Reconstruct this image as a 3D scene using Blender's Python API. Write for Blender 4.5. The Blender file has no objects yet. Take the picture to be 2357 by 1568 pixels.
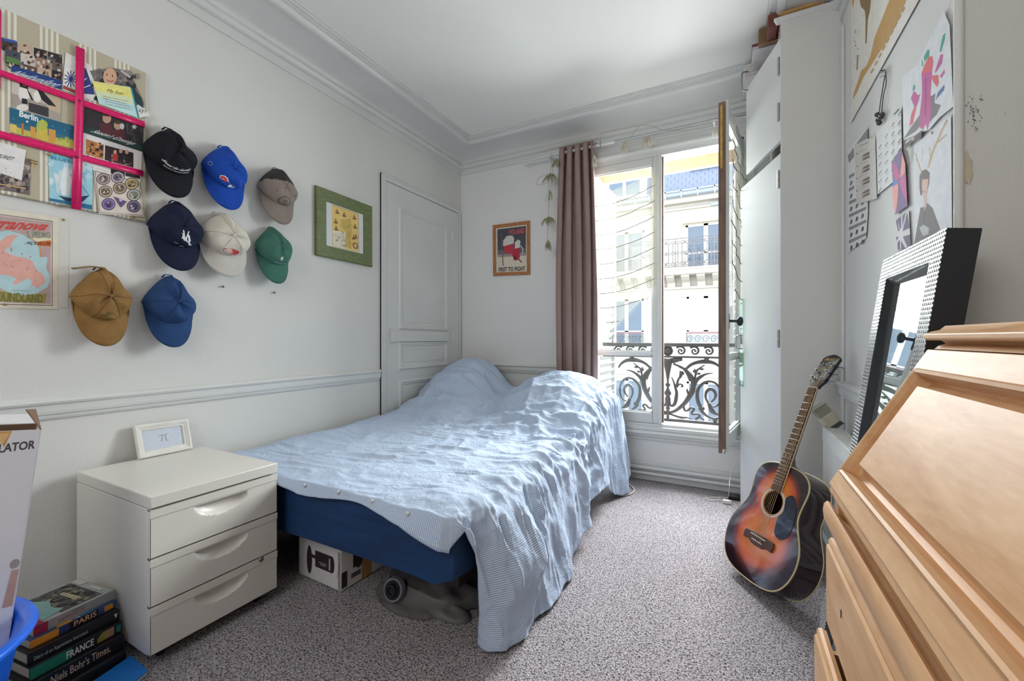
import bpy, bmesh, math, random
import numpy as np
from mathutils import Vector, Matrix
random.seed(7)
rng = np.random.default_rng(7)
SC = bpy.context.scene
COL = SC.collection

# ---------------------------------------------------------------- camera
CX, CH = 2.224, 1.05                      # camera stands at (CX, 0, CH); x = 0 is the hat wall, +y points to the window
YAW = math.radians(27.55)
FPX, U0, V0 = 969.0, 1178.5, 779.0
cam_d = bpy.data.cameras.new('camera')
cam_d.sensor_width = 36.0
cam_d.lens = FPX * 36.0 / 2357.0
cam_d.shift_y = -(784.0 - V0) / 2357.0
cam_d.clip_start = 0.02
cam = bpy.data.objects.new('camera', cam_d)
COL.objects.link(cam)
cam.location = (CX, 0.0, CH)
cam.rotation_euler = (math.pi / 2, 0.0, YAW)
SC.camera = cam

# ---------------------------------------------------------------- light
SC.view_settings.view_transform = 'Standard'
SC.view_settings.look = 'None'
SC.view_settings.exposure = 0.31
SC.view_settings.gamma = 1.0
SC.view_settings.use_curve_mapping = False
SC.cycles.max_bounces = 9
SC.cycles.diffuse_bounces = 5
SC.cycles.glossy_bounces = 4
SC.cycles.adaptive_threshold = 0.04
SC.cycles.transparent_max_bounces = 16
SC.cycles.sample_clamp_indirect = 6.0
W = bpy.data.worlds.new('sky'); SC.world = W
W.use_nodes = True
bg = W.node_tree.nodes['Background']
bg.inputs['Color'].default_value = (0.86, 0.93, 1.0, 1)
bg.inputs['Strength'].default_value = 2.9

def area_light(name, loc, target, sx, sy, power, col=(1, 1, 1)):
    ld = bpy.data.lights.new(name, 'AREA')
    ld.shape = 'RECTANGLE'; ld.size = sx; ld.size_y = sy; ld.energy = power; ld.color = col
    o = bpy.data.objects.new(name, ld); COL.objects.link(o)
    o.location = loc
    o.rotation_euler = (Vector(target) - Vector(loc)).to_track_quat('-Z', 'Y').to_euler()
    return o
# daylight that enters through the tall window, and an added fill behind the camera
area_light('window_daylight', (2.12, 4.25, 2.15), (1.62, 1.5, 0.55), 1.3, 1.8, 375, (0.95, 0.98, 1.0))
area_light('rear_fill', (1.25, -1.25, 2.25), (0.7, 3.2, 1.35), 1.3, 0.9, 16, (1.0, 0.975, 0.94))

# ---------------------------------------------------------------- pixel to place
_s, _c = math.sin(YAW), math.cos(YAW)
def ray(u, v):
    r = u - U0
    return Vector((-_s * FPX + _c * r, _c * FPX + _s * r, V0 - v))
def at(u, v, x=None, y=None, z=None):
    """the point of a plane x, y or z = const that the photograph shows at a pixel"""
    a = ray(u, v)
    t = (x - CX) / a.x if x is not None else (y / a.y if y is not None else (z - CH) / a.z)
    return Vector((CX + a.x * t, a.y * t, CH + a.z * t))

# ---------------------------------------------------------------- materials
MATS = {}
def lin(c):
    c = c / 255.0
    return c / 12.92 if c <= 0.04045 else ((c + 0.055) / 1.055) ** 2.4
def rgb(c):
    return (lin(c[0]), lin(c[1]), lin(c[2]), 1.0)
def mat(name, col, rough=0.6, metal=0.0, var=0.0, vscale=8.0, bump=0.0, bscale=60.0, coat=0.0, spec=0.5, stretch=None, col2=None, trans=0.0):
    if name in MATS: return MATS[name]
    m = bpy.data.materials.new(name); MATS[name] = m
    m.use_nodes = True
    nt = m.node_tree; b = nt.nodes['Principled BSDF']
    b.inputs['Base Color'].default_value = rgb(col)
    b.inputs['Roughness'].default_value = rough
    b.inputs['Metallic'].default_value = metal
    b.inputs['Coat Weight'].default_value = coat
    b.inputs['Specular IOR Level'].default_value = spec
    if trans: b.inputs['Transmission Weight'].default_value = trans
    co = nt.nodes.new('ShaderNodeTexCoord'); src = co.outputs['Object']
    if stretch:
        mp = nt.nodes.new('ShaderNodeMapping'); mp.inputs['Scale'].default_value = stretch
        nt.links.new(src, mp.inputs['Vector']); src = mp.outputs['Vector']
    if var or col2:
        n = nt.nodes.new('ShaderNodeTexNoise'); n.inputs['Scale'].default_value = vscale; n.inputs['Detail'].default_value = 5
        nt.links.new(src, n.inputs['Vector'])
        r = nt.nodes.new('ShaderNodeValToRGB'); c = rgb(col)
        c2 = rgb(col2) if col2 else tuple(max(0, k * (1 - var)) for k in c[:3]) + (1,)
        c1 = c if col2 else tuple(min(1, k * (1 + var)) for k in c[:3]) + (1,)
        r.color_ramp.elements[0].position = 0.3; r.color_ramp.elements[1].position = 0.7
        r.color_ramp.elements[0].color = c2; r.color_ramp.elements[1].color = c1
        nt.links.new(n.outputs['Fac'], r.inputs['Fac']); nt.links.new(r.outputs['Color'], b.inputs['Base Color'])
    if bump:
        n2 = nt.nodes.new('ShaderNodeTexNoise'); n2.inputs['Scale'].default_value = bscale; n2.inputs['Detail'].default_value = 4
        nt.links.new(src, n2.inputs['Vector'])
        bp = nt.nodes.new('ShaderNodeBump'); bp.inputs['Strength'].default_value = bump; bp.inputs['Distance'].default_value = 0.004
        nt.links.new(n2.outputs['Fac'], bp.inputs['Height']); nt.links.new(bp.outputs['Normal'], b.inputs['Normal'])
    return m
def ink(c, rough=0.7):
    """flat print colour"""
    return mat('print_%d_%d_%d' % tuple(c), c, rough, var=0.06, vscale=40)

# ---------------------------------------------------------------- objects
def link(name, me, m=None, parent=None):
    o = bpy.data.objects.new(name, me); COL.objects.link(o)
    if m is not None:
        for q in (m if isinstance(m, (list, tuple)) else [m]): me.materials.append(q)
    if parent is not None: o.parent = parent
    return o
def tag(o, label=None, cat=None, group=None, kind=None):
    if label: o['label'] = label
    if cat: o['category'] = cat
    if group: o['group'] = group
    if kind: o['kind'] = kind
    return o
def thing(name, label, cat, loc=(0, 0, 0), group=None):
    o = bpy.data.objects.new(name, None); COL.objects.link(o); o.location = loc; o.empty_display_size = 0.05
    return tag(o, label, cat, group)
def structure(o):
    o['kind'] = 'structure'; return o

class MB:
    """collects vertices and faces of ONE mesh, in the coordinates of its parent's origin `o`"""
    def __init__(s, o=(0, 0, 0), rot=None):
        s.v = []; s.f = []; s.mi = []; s.uv = None; s.o = Vector(o); s.rot = rot
    def add(s, vs, fs, mi=0):
        k = len(s.v); s.v += [Vector(q) for q in vs]
        s.f += [[i + k for i in f] for f in fs]; s.mi += [mi] * len(fs)
        return s
    def box(s, x0, x1, y0, y1, z0, z1, mi=0):
        v = [(x, y, z) for z in (z0, z1) for y in (y0, y1) for x in (x0, x1)]
        return s.add(v, [(0, 2, 3, 1), (4, 5, 7, 6), (0, 1, 5, 4), (2, 6, 7, 3), (0, 4, 6, 2), (1, 3, 7, 5)], mi)
    def hexa(s, a, b, mi=0):
        """two quads a, b (4 points each) joined into a block"""
        return s.add(list(a) + list(b), [(3, 2, 1, 0), (4, 5, 6, 7), (0, 1, 5, 4), (1, 2, 6, 5), (2, 3, 7, 6), (3, 0, 4, 7)], mi)
    def poly(s, pts, mi=0):
        return s.add(pts, [tuple(range(len(pts)))], mi)
    def slab(s, pts, n, mi=0, mi_side=None):
        """polygon with thickness along the vector n"""
        k = len(pts); n = Vector(n)
        s.add([Vector(p) for p in pts] + [Vector(p) + n for p in pts], [tuple(range(k))[::-1], tuple(range(k, 2 * k))], mi)
        b = len(s.v) - 2 * k
        for i in range(k):
            j = (i + 1) % k
            s.f.append([b + i, b + j, b + k + j, b + k + i]); s.mi.append(mi if mi_side is None else mi_side)
        return s
    def grid(s, P, mi=0, flip=False, closed=False):
        """P[i][j] points"""
        n, m = len(P), len(P[0]); k = len(s.v)
        for r in P: s.v += [Vector(q) for q in r]
        for i in range(n - 1):
            for j in range(m if closed else m - 1):
                j2 = (j + 1) % m
                q = [k + i * m + j, k + i * m + j2, k + (i + 1) * m + j2, k + (i + 1) * m + j]
                s.f.append(q[::-1] if flip else q); s.mi.append(mi)
        return s
    def tube(s, pts, r, seg=8, mi=0, cap=True, flat=None):
        """tube along points; r a number or one per point; flat=(vector, factor) squashes it along a direction"""
        pts = [Vector(p) for p in pts]; n = len(pts)
        R = r if isinstance(r, (list, tuple)) else [r] * n
        T = [(pts[min(i + 1, n - 1)] - pts[max(i - 1, 0)]).normalized() for i in range(n)]
        ref = Vector((0, 0, 1)) if abs(T[0].z) < 0.9 else Vector((1, 0, 0))
        U = (ref - T[0] * ref.dot(T[0])).normalized(); ring = []
        for i in range(n):
            U = (U - T[i] * U.dot(T[i])); U = U.normalized() if U.length > 1e-6 else T[i].orthogonal().normalized()
            Vv = T[i].cross(U); row = []
            for k in range(seg):
                a = 2 * math.pi * k / seg
                off = (U * math.cos(a) + Vv * math.sin(a)) * R[i]
                if flat: f = Vector(flat[0]).normalized(); off = off - f * off.dot(f) * (1 - flat[1])
                row.append(pts[i] + off)
            ring.append(row)
        k0 = len(s.v); s.grid(ring, mi, closed=True)
        if cap:
            s.f.append([k0 + k for k in range(seg)]); s.f.append([k0 + (n - 1) * seg + k for k in range(seg)][::-1]); s.mi += [mi, mi]
        return s
    def lathe(s, prof, axis_o, axis=(0, 0, 1), seg=20, mi=0, sx=1.0, sy=1.0):
        """profile [(radius, height)] turned round an axis"""
        a = Vector(axis).normalized(); u = a.orthogonal().normalized(); w = a.cross(u); o = Vector(axis_o)
        P = [[o + a * h + (u * math.cos(2 * math.pi * k / seg) * sx + w * math.sin(2 * math.pi * k / seg) * sy) * r for k in range(seg)] for r, h in prof]
        k0 = len(s.v); s.grid(P, mi, closed=True)
        n = len(prof)
        if prof[0][0] > 1e-5: s.f.append([k0 + k for k in range(seg)]); s.mi.append(mi)
        if prof[-1][0] > 1e-5: s.f.append([k0 + (n - 1) * seg + k for k in range(seg)][::-1]); s.mi.append(mi)
        return s
    def prism(s, prof, f, a, b, mi=0):
        """2-d profile swept from a to b; f(p, t) -> point"""
        k = len(prof); A = [f(p, a) for p in prof]; B = [f(p, b) for p in prof]
        s.add(A + B, [tuple(range(k)), tuple(range(2 * k - 1, k - 1, -1))], mi)
        q = len(s.v) - 2 * k
        for i in range(k):
            j = (i + 1) % k; s.f.append([q + i, q + k + i, q + k + j, q + j]); s.mi.append(mi)
        return s
    def build(s, name, m, parent=None, smooth=False, bevel=0.0, seg=2, fix=True, weld=False, angle=None):
        me = bpy.data.meshes.new(name)
        off = s.o
        vs = [(q - off) for q in s.v]
        if s.rot is not None: vs = [s.rot @ q for q in vs]
        me.from_pydata([tuple(q) for q in vs], [], s.f)
        me.polygons.foreach_set('material_index', s.mi)
        if fix or weld:
            bm = bmesh.new(); bm.from_mesh(me)
            if weld: bmesh.ops.remove_doubles(bm, verts=bm.verts, dist=1e-5)
            if fix: bmesh.ops.recalc_face_normals(bm, faces=bm.faces)
            bm.to_mesh(me); bm.free()
        if smooth:
            me.polygons.foreach_set('use_smooth', [True] * len(me.polygons))
            if angle: me.set_sharp_from_angle(angle=math.radians(angle))
        me.update()
        o = link(name, me, m, parent)
        if bevel:
            b = o.modifiers.new('bevel', 'BEVEL'); b.width = bevel; b.segments = seg; b.limit_method = 'ANGLE'; b.angle_limit = math.radians(40)
            me.polygons.foreach_set('use_smooth', [True] * len(me.polygons)); me.set_sharp_from_angle(angle=math.radians(40))
        return o

def cat(pts, n=6):
    """smooth (Catmull-Rom) polyline"""
    P = [Vector(p) for p in pts]; P = [P[0] * 2 - P[1]] + P + [P[-1] * 2 - P[-2]]; out = []
    for i in range(1, len(P) - 2):
        a, b, c, d = P[i - 1], P[i], P[i + 1], P[i + 2]
        for k in range(n):
            t = k / n
            out.append(0.5 * ((2 * b) + (c - a) * t + (2 * a - 5 * b + 4 * c - d) * t * t + (3 * b - a - 3 * c + d) * t ** 3))
    return out + [P[-2]]

def vnoise(x, y, seed=0):
    """smooth value noise for arrays, about -1..1"""
    xi, yi = np.floor(x).astype(int), np.floor(y).astype(int); xf, yf = x - xi, y - yi
    def h(a, b):
        n = (a * 374761393 + b * 668265263 + seed * 1442695041) & 0x7fffffff
        n = ((n ^ (n >> 13)) * 1274126177) & 0x7fffffff
        return ((n ^ (n >> 16)) & 0xffff) / 32767.5 - 1.0
    u, v = xf * xf * xf * (xf * (xf * 6 - 15) + 10), yf * yf * yf * (yf * (yf * 6 - 15) + 10)
    return (h(xi, yi) * (1 - u) + h(xi + 1, yi) * u) * (1 - v) + (h(xi, yi + 1) * (1 - u) + h(xi + 1, yi + 1) * u) * v

_TXT = {}
def text_mesh(s, bold=0.0):
    """outline of a line of writing, scaled to the unit square"""
    if (s, bold) in _TXT: return _TXT[(s, bold)]
    cu = bpy.data.curves.new('t', 'FONT'); cu.body = s; cu.size = 1.0; cu.resolution_u = 3; cu.offset = bold
    o = bpy.data.objects.new('t', cu); COL.objects.link(o)
    dg = bpy.context.evaluated_depsgraph_get(); me = bpy.data.meshes.new_from_object(o.evaluated_get(dg))
    v = [(q.co.x, q.co.y) for q in me.vertices]; f = [tuple(p.vertices) for p in me.polygons]
    bpy.data.objects.remove(o); bpy.data.curves.remove(cu); bpy.data.meshes.remove(me)
    x0, x1 = min(q[0] for q in v), max(q[0] for q in v); y0, y1 = min(q[1] for q in v), max(q[1] for q in v)
    v = [((a - x0) / (x1 - x0), (b - y0) / (y1 - y0)) for a, b in v]
    _TXT[(s, bold)] = (v, f); return v, f
def write(mb, s, quad, n, mi=0, bold=0.0, lift=0.0006, shear=0.0, wave=0.0):
    """writing laid into a quad of 3-d points: top-left, top-right, bottom-right, bottom-left; n = surface normal"""
    v, f = text_mesh(s, bold); a, b, c, d = [Vector(q) for q in quad]; n = Vector(n).normalized() * lift; out = []
    for x, y in v:
        y2 = y + wave * math.sin(x * math.pi); x2 = x + shear * (y - 0.5)
        out.append((d * (1 - x2) + c * x2) * (1 - y2) + (a * (1 - x2) + b * x2) * y2 + n)
    mb.add(out, f, mi)
    return mb
# ================================================================ the room
YB = 3.24          # window wall
XR = 2.687         # right wall
YR = 1.333         # the right wall steps back towards the camera here
ZC = 2.733         # ceiling
YN = -1.7          # wall behind the camera
XF = 3.25          # back of the recess

def wall_material(name, col, vertical=True, bump=0.5, stains=False):
    m = mat(name, col, 0.75, var=0.025, vscale=1.3)
    nt = m.node_tree; b = nt.nodes['Principled BSDF']
    co = nt.nodes.new('ShaderNodeTexCoord'); mp = nt.nodes.new('ShaderNodeMapping')
    mp.inputs['Scale'].default_value = (260, 260, 42) if vertical else (60, 60, 300)
    n = nt.nodes.new('ShaderNodeTexNoise'); n.inputs['Scale'].default_value = 1.0; n.inputs['Detail'].default_value = 3
    bp = nt.nodes.new('ShaderNodeBump'); bp.inputs['Strength'].default_value = bump; bp.inputs['Distance'].default_value = 0.0016
    nt.links.new(co.outputs['Object'], mp.inputs['Vector']); nt.links.new(mp.outputs['Vector'], n.inputs['Vector'])
    nt.links.new(n.outputs['Fac'], bp.inputs['Height']); nt.links.new(bp.outputs['Normal'], b.inputs['Normal'])
    return m
PAPER_WALL = wall_material('ribbed_wallpaper_paint', (214, 214, 211))
PLAIN_WALL = wall_material('painted_plaster', (226, 226, 225), False, 0.12)
GREY_WALL = wall_material('wallpaper_recess', (206, 204, 199), False, 0.45)
CEIL = mat('ceiling_paint', (234, 234, 230), 0.8, var=0.02, vscale=0.9, bump=0.05, bscale=30)
GLOSS = mat('white_gloss_paint', (212, 213, 211), 0.38, var=0.03, vscale=3, bump=0.06, bscale=25)
GLOSSY = mat('white_lacquer', (216, 217, 217), 0.55, var=0.015, vscale=2, spec=.25)

carpet = mat('cut_pile_carpet', (150, 139, 137), 0.95, spec=0.1)
nt = carpet.node_tree; b_ = nt.nodes['Principled BSDF']
co_ = nt.nodes.new('ShaderNodeTexCoord')
n1 = nt.nodes.new('ShaderNodeTexNoise'); n1.inputs['Scale'].default_value = 185; n1.inputs['Detail'].default_value = 3; n1.inputs['Distortion'].default_value = 0.8
n2 = nt.nodes.new('ShaderNodeTexNoise'); n2.inputs['Scale'].default_value = 5; n2.inputs['Detail'].default_value = 4
r1 = nt.nodes.new('ShaderNodeValToRGB')
r1.color_ramp.elements[0].position = 0.38; r1.color_ramp.elements[0].color = rgb((88, 81, 85))
r1.color_ramp.elements[1].position = 0.54; r1.color_ramp.elements[1].color = rgb((214, 206, 210))
mx = nt.nodes.new('ShaderNodeMixRGB'); mx.blend_type = 'MULTIPLY'; mx.inputs['Fac'].default_value = 0.22
bp_ = nt.nodes.new('ShaderNodeBump'); bp_.inputs['Strength'].default_value = 1.0; bp_.inputs['Distance'].default_value = 0.012
for n_ in (n1, n2): nt.links.new(co_.outputs['Object'], n_.inputs['Vector'])
nt.links.new(n1.outputs['Fac'], r1.inputs['Fac']); nt.links.new(r1.outputs['Color'], mx.inputs['Color1']); nt.links.new(n2.outputs['Fac'], mx.inputs['Color2'])
nt.links.new(mx.outputs['Color'], b_.inputs['Base Color']); nt.links.new(n1.outputs['Fac'], bp_.inputs['Height']); nt.links.new(bp_.outputs['Normal'], b_.inputs['Normal'])

structure(MB().box(-0.15, XF + .15, YN - .15, YB + .38, -0.12, 0).build('floor', carpet))
structure(MB().box(-0.15, XF + .15, YN - .15, YB + .38, ZC, ZC + 0.12).build('ceiling', CEIL))
structure(MB().box(-0.15, 0, YN - .15, YB, 0, ZC).build('wall_left', PAPER_WALL))
structure(MB().box(0, XF + .15, YN - .15, YN, 0, ZC).build('wall_front', PLAIN_WALL))
# right wall: the stepped mass and the recess wall nearer the camera
structure(MB().box(XR, XF + .15, YR, YB, 0, ZC).build('wall_right', wall_material('right_wall_paper', (212, 212, 209), True, 0.3)))
structure(MB().box(XF, XF + .15, YN, YR, 0, ZC).build('wall_recess', GREY_WALL))
# window wall with its opening
WX0, WX1, WZ0, WZ1 = 1.155, 2.30, 0.40, 2.41
bw = MB()
bw.box(-0.15, WX0, YB, YB + .36, 0, ZC); bw.box(WX1, XF, YB, YB + .36, 0, ZC)
bw.box(WX0, WX1, YB, YB + .36, 0, WZ0); bw.box(WX0, WX1, YB, YB + .09, WZ1, ZC); bw.box(WX0, WX1, YB + .09, YB + .36, 2.62, ZC)
structure(bw.build('wall_back', PLAIN_WALL))

# stains on the return of the right wall: thin blots of paint and old glue
st = MB()
def blot(cu, cv, ru, rv, n, seed, mi):
    r = random.Random(seed)
    pts = [at(cu + ru * math.cos(2 * math.pi * k / n) * r.uniform(.6, 1.15), cv + rv * math.sin(2 * math.pi * k / n) * r.uniform(.6, 1.15), y=YR - 0.0008) for k in range(n)]
    blot.k = getattr(blot, 'k', 0) + 1
    st.poly([p - Vector((0, .00006 * blot.k, 0)) for p in pts], mi)
rr = random.Random(3)
for k in range(34):
    blot(2241 + rr.gauss(0, 9), 262 + rr.gauss(0, 17), rr.uniform(1, 3.4), rr.uniform(1, 2.6), 7, k, 0)
for k in range(3): blot(2246 + rr.gauss(0, 2), 294 + 3 * k, 2, 2.2, 6, 100 + k, 0)
blot(2222, 385, 14, 40, 16, 5, 1); blot(2229, 402, 9, 22, 14, 6, 1); blot(2219, 360, 6, 14, 10, 8, 1)
blot(2313, 262, 2, 1, 6, 9, 0)
so = st.build('wall_stain', [mat('blue_grey_scuff', (120, 128, 138), .8), mat('old_glue_stain', (196, 188, 165), .6, var=.08, vscale=60)], fix=False); structure(so)

# plaster edge bead of the stepped corner
eb = MB(); eb.tube([(XR, YR, 0.0), (XR, YR, ZC)], 0.009, 10)
structure(eb.build('trim_corner', PAPER_WALL, smooth=True))

# ---- cornice
prof = [(0, 2.552), (.010, 2.552), (.012, 2.60), (.024, 2.601), (.035, 2.61), (.040, 2.624), (.036, 2.638), (.028, 2.648), (.030, 2.655)]
prof += [(.225 - .195 * math.cos(t * math.pi / 16), 2.655 + .04 * math.sin(t * math.pi / 16)) for t in range(1, 9)]
prof += [(.228, 2.688), (.245, 2.688), (.256, 2.695), (.262, 2.706), (.262, 2.712), (.274, 2.712), (.275, 2.719), (.291, 2.719), (.293, 2.727), (.303, 2.727), (.303, ZC)]
c1 = MB(); c1.grid([[(d, YN, z) for d, z in prof], [(d, YB - d, z) for d, z in prof]])
structure(c1.build('trim_cornice_left', GLOSS, smooth=True, angle=35, fix=False))
c2 = MB(); c2.grid([[(d, YB - d, z) for d, z in prof], [(XR - d, YB - d, z) for d, z in prof]])
structure(c2.build('trim_cornice_back', GLOSS, smooth=True, angle=35, fix=False))
c3 = MB(); c3.grid([[(XR - d, YB - d, z) for d, z in prof], [(XR - d, YR, z) for d, z in prof]])
structure(c3.build('trim_cornice_right', GLOSS, smooth=True, angle=35, fix=False))

# ---- dado rails
dado = [(0, -.048), (.006, -.048), (.010, -.040), (.010, -.030), (.016, -.028), (.018, -.018), (.018, .006), (.024, .010), (.027, .018), (.022, .027), (.012, .03), (.004, .034), (0, .034)]
ZD = 0.80
structure(MB().prism(dado, lambda p, t: Vector((p[0], t, ZD + p[1])), YN, 2.218).build('trim_dado_left', GLOSS))
structure(MB().prism(dado, lambda p, t: Vector((t, YB - p[0], ZD - .002 + p[1])), 0, WX0 - .08).build('trim_dado_back', GLOSS))
structure(MB().prism(dado, lambda p, t: Vector((XR - p[0], t, ZD + .02 + p[1])), YR, 2.47).build('trim_dado_right', GLOSS))
rv = MB(); rv.box(XR - .012, XR, 2.425, 2.455, 0, 2.5)
structure(rv.build('trim_right_strip', GLOSS, bevel=.004))
structure(MB().box(0, .014, YN, 2.2, 0, .11).build('baseboard_left', GLOSS, bevel=.004))
structure(MB().box(0, WX1 + .14, YB - .016, YB, 0, .135).build('baseboard_back', GLOSS, bevel=.005))
structure(MB().box(XR - .014, XR, YR + .01, 2.48, 0, .11).build('baseboard_right', GLOSS, bevel=.004))

# ---- heating pipes along the foot of the window wall
for i, (z, r) in enumerate(((.098, .0125), (.058, .0115))):
    p = MB(); p.tube([(0.9, YB - .036, z), (2.44, YB - .036, z)], r, 14)
    for x in (1.72, 2.1): p.box(x - .006, x + .006, YB - .036, YB - .014, z - .005, z + .005)
    tag(p.build('heating_pipe', GLOSSY, smooth=True, angle=40), ('upper' if i == 0 else 'lower') + ' white heating pipe running along the wall under the window', 'pipe')

# ---- closet door in the left wall
door = bpy.data.objects.new('door_1', None); COL.objects.link(door); structure(door)
def lw(u, v, x=0.012): return at(u, v, x=x)
dy0, dy1, dz1 = 2.226, 3.222, 2.232
cas = MB(); w_ = .05
for (a0, a1, b0, b1) in ((dy0, dy0 + w_, 0, dz1), (dy1 - .035, dy1, 0, dz1), (dy0 + w_, dy1 - .035, dz1 - .04, dz1)): cas.box(0, .016, a0, a1, b0, b1)
cas.box(0.0, .020, dy0, dy0 + .012, 0, dz1); cas.box(0, .020, dy0, dy1, dz1 - .011, dz1)
cas.build('casing', GLOSS, door, bevel=.003)
MB().box(0.0005, .011, dy0 + w_ + .004, dy1 - .038, 0.01, dz1 - .044).build('leaf', GLOSS, door, bevel=.002)
def panel(ya, yb, za, zb):
    p = MB()
    rings = [(0, .011), (.006, .022), (.016, .022), (.022, .017), (.030, .017), (.036, .010), (.052, .010), (.058, .014), (.064, .0125)]
    P = []
    for d, x in rings: P.append([(x, ya + d, za + d), (x, yb - d, za + d), (x, yb - d, zb - d), (x, ya + d, zb - d)])
    p.grid(P, closed=True); p.poly(P[-1])
    p.build('panel', GLOSS, door, fix=True)
ya, yb = lw(918, 600).y, lw(1029, 600).y
panel(ya, yb, lw(918, 758).z, lw(918, 476).z)
panel(ya, yb, lw(918, 852).z, lw(918, 787).z)
panel(ya, yb, 0.22, lw(918, 877).z)
lk = MB(); a = lw(895, 760, .02); b = lw(1028, 790, .02)
lk.box(.011, .026, ya - .075, yb + .01, lw(900, 787).z, lw(900, 761).z)
lk.build('lock_rail', GLOSS, door, bevel=.003)
MB().box(.011, .034, ya - .095, ya - .06, lw(900, 788).z, lw(900, 760).z).build('lock_case', GLOSS, door, bevel=.003)
q = lw(931, 772, .026); MB().lathe([(.013, 0), (.013, .003), (.008, .005), (0, .005)], (.026, q.y, q.z), (1, 0, 0), 14).build('keyhole_cover', GLOSS, door)
for v in (545, 775, 905):
    q = lw(1041, v); MB().tube([(.016, q.y, q.z - .045), (.016, q.y, q.z + .045)], .007, 10).build('hinge', GLOSS, door, smooth=True, angle=40)
hk = MB(); q = lw(1008, 461, .03); hk.tube([(.026, q.y, q.z + .008), (.034, q.y, q.z), (.033, q.y, q.z - .012), (.028, q.y, q.z - .02)], .003, 6); hk.build('hook', GLOSS, door)
# ================================================================ window
def glass_material(name, tint=(1, 1, 1), refl=0.06):
    if name in MATS: return MATS[name]
    m = bpy.data.materials.new(name); MATS[name] = m; m.use_nodes = True
    nt = m.node_tree; nt.nodes.remove(nt.nodes['Principled BSDF']); out = nt.nodes['Material Output']
    tr = nt.nodes.new('ShaderNodeBsdfTransparent'); tr.inputs['Color'].default_value = tint + (1,)
    gl = nt.nodes.new('ShaderNodeBsdfGlossy'); gl.inputs['Roughness'].default_value = 0.02
    fr = nt.nodes.new('ShaderNodeLayerWeight'); fr.inputs['Blend'].default_value = 0.5
    pw = nt.nodes.new('ShaderNodeMath'); pw.operation = 'POWER'; pw.inputs[1].default_value = 4.0
    sc_ = nt.nodes.new('ShaderNodeMath'); sc_.operation = 'MULTIPLY_ADD'; sc_.inputs[1].default_value = 0.75; sc_.inputs[2].default_value = refl * .5
    mx = nt.nodes.new('ShaderNodeMixShader')
    nt.links.new(fr.outputs['Facing'], pw.inputs[0]); nt.links.new(pw.outputs[0], sc_.inputs[0]); nt.links.new(sc_.outputs[0], mx.inputs['Fac'])
    nt.links.new(tr.outputs[0], mx.inputs[1]); nt.links.new(gl.outputs[0], mx.inputs[2])
    nt.links.new(mx.outputs[0], out.inputs['Surface'])
    return m
PANE = glass_material('window_glass', (.96, .985, .98))
PLEXI = glass_material('clear_acrylic', (.82, .93, .84), .1)
def sheer_material(name, col, clear):
    m = bpy.data.materials.new(name); MATS[name] = m; m.use_nodes = True
    nt = m.node_tree; nt.nodes.remove(nt.nodes['Principled BSDF']); out = nt.nodes['Material Output']
    tr = nt.nodes.new('ShaderNodeBsdfTransparent'); tl = nt.nodes.new('ShaderNodeBsdfTranslucent'); df = nt.nodes.new('ShaderNodeBsdfDiffuse')
    tl.inputs['Color'].default_value = rgb(col); df.inputs['Color'].default_value = rgb(col)
    a = nt.nodes.new('ShaderNodeMixShader'); b = nt.nodes.new('ShaderNodeMixShader'); a.inputs['Fac'].default_value = .88; b.inputs['Fac'].default_value = clear
    nt.links.new(tl.outputs[0], a.inputs[1]); nt.links.new(df.outputs[0], a.inputs[2]); nt.links.new(a.outputs[0], b.inputs[1]); nt.links.new(tr.outputs[0], b.inputs[2])
    nt.links.new(b.outputs[0], out.inputs['Surface']); return m
SHEER = sheer_material('sheer_voile', (206, 200, 180), .68)
BARE = mat('worn_bare_wood', (138, 108, 88), .7, var=.35, vscale=14, stretch=(3, 3, .5), col2=(104, 88, 82))
PALEWOOD = mat('pale_lintel_wood', (216, 180, 142), .7, var=.1, vscale=10)
DARKMETAL = mat('dark_iron', (48, 55, 66), .45, .4)
STEEL = mat('brushed_steel', (170, 172, 172), .35, .9)

win = bpy.data.objects.new('window_1', None); COL.objects.link(win); structure(win)
fr_ = MB(); Y0, Y1 = YB - .015, YB + .07
fr_.box(WX0, WX0 + .022, Y0, Y1, WZ0, WZ1); fr_.box(WX1 - .018, WX1, Y0, Y1, WZ0, WZ1)
fr_.box(WX0, WX1, Y0, Y1, WZ1 - .024, WZ1); fr_.box(WX0, WX1, Y0, Y1 + .03, WZ0, WZ0 + .022)
fr_.build('window_frame', GLOSS, win, bevel=.003)
# casing and head mouldings round the window, sill mouldings below it
hd = MB(); head = [(0, 2.405), (.018, 2.405), (.020, 2.425), (.034, 2.428), (.040, 2.440), (.036, 2.456), (.022, 2.462), (.018, 2.470), (.018, 2.50), (.026, 2.503), (.028, 2.512), (.0, 2.520)]
hd.prism(head, lambda p, t: Vector((t, YB - p[0], p[1])), WX0 - .07, 2.44); hd.build('head_moulding', GLOSS, win)
MB().box(WX0 - .07, WX0 + .005, YB - .022, YB, .36, 2.42).build('casing', GLOSS, win, bevel=.004)
MB().box(WX1 - .004, WX1 + .06, YB - .022, YB, .36, 2.42).build('casing', GLOSS, win, bevel=.004)
sl = MB(); sill = [(0, .402), (.030, .402), (.034, .398), (.034, .376), (.028, .372), (.040, .368), (.044, .350), (.032, .341), (.030, .330), (.018, .318), (.014, .300), (0, .298)]
sl.prism(sill, lambda p, t: Vector((t, YB - p[0], p[1])), WX0 - .08, WX1 + .09); sl.build('sill', GLOSS, win)

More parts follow.
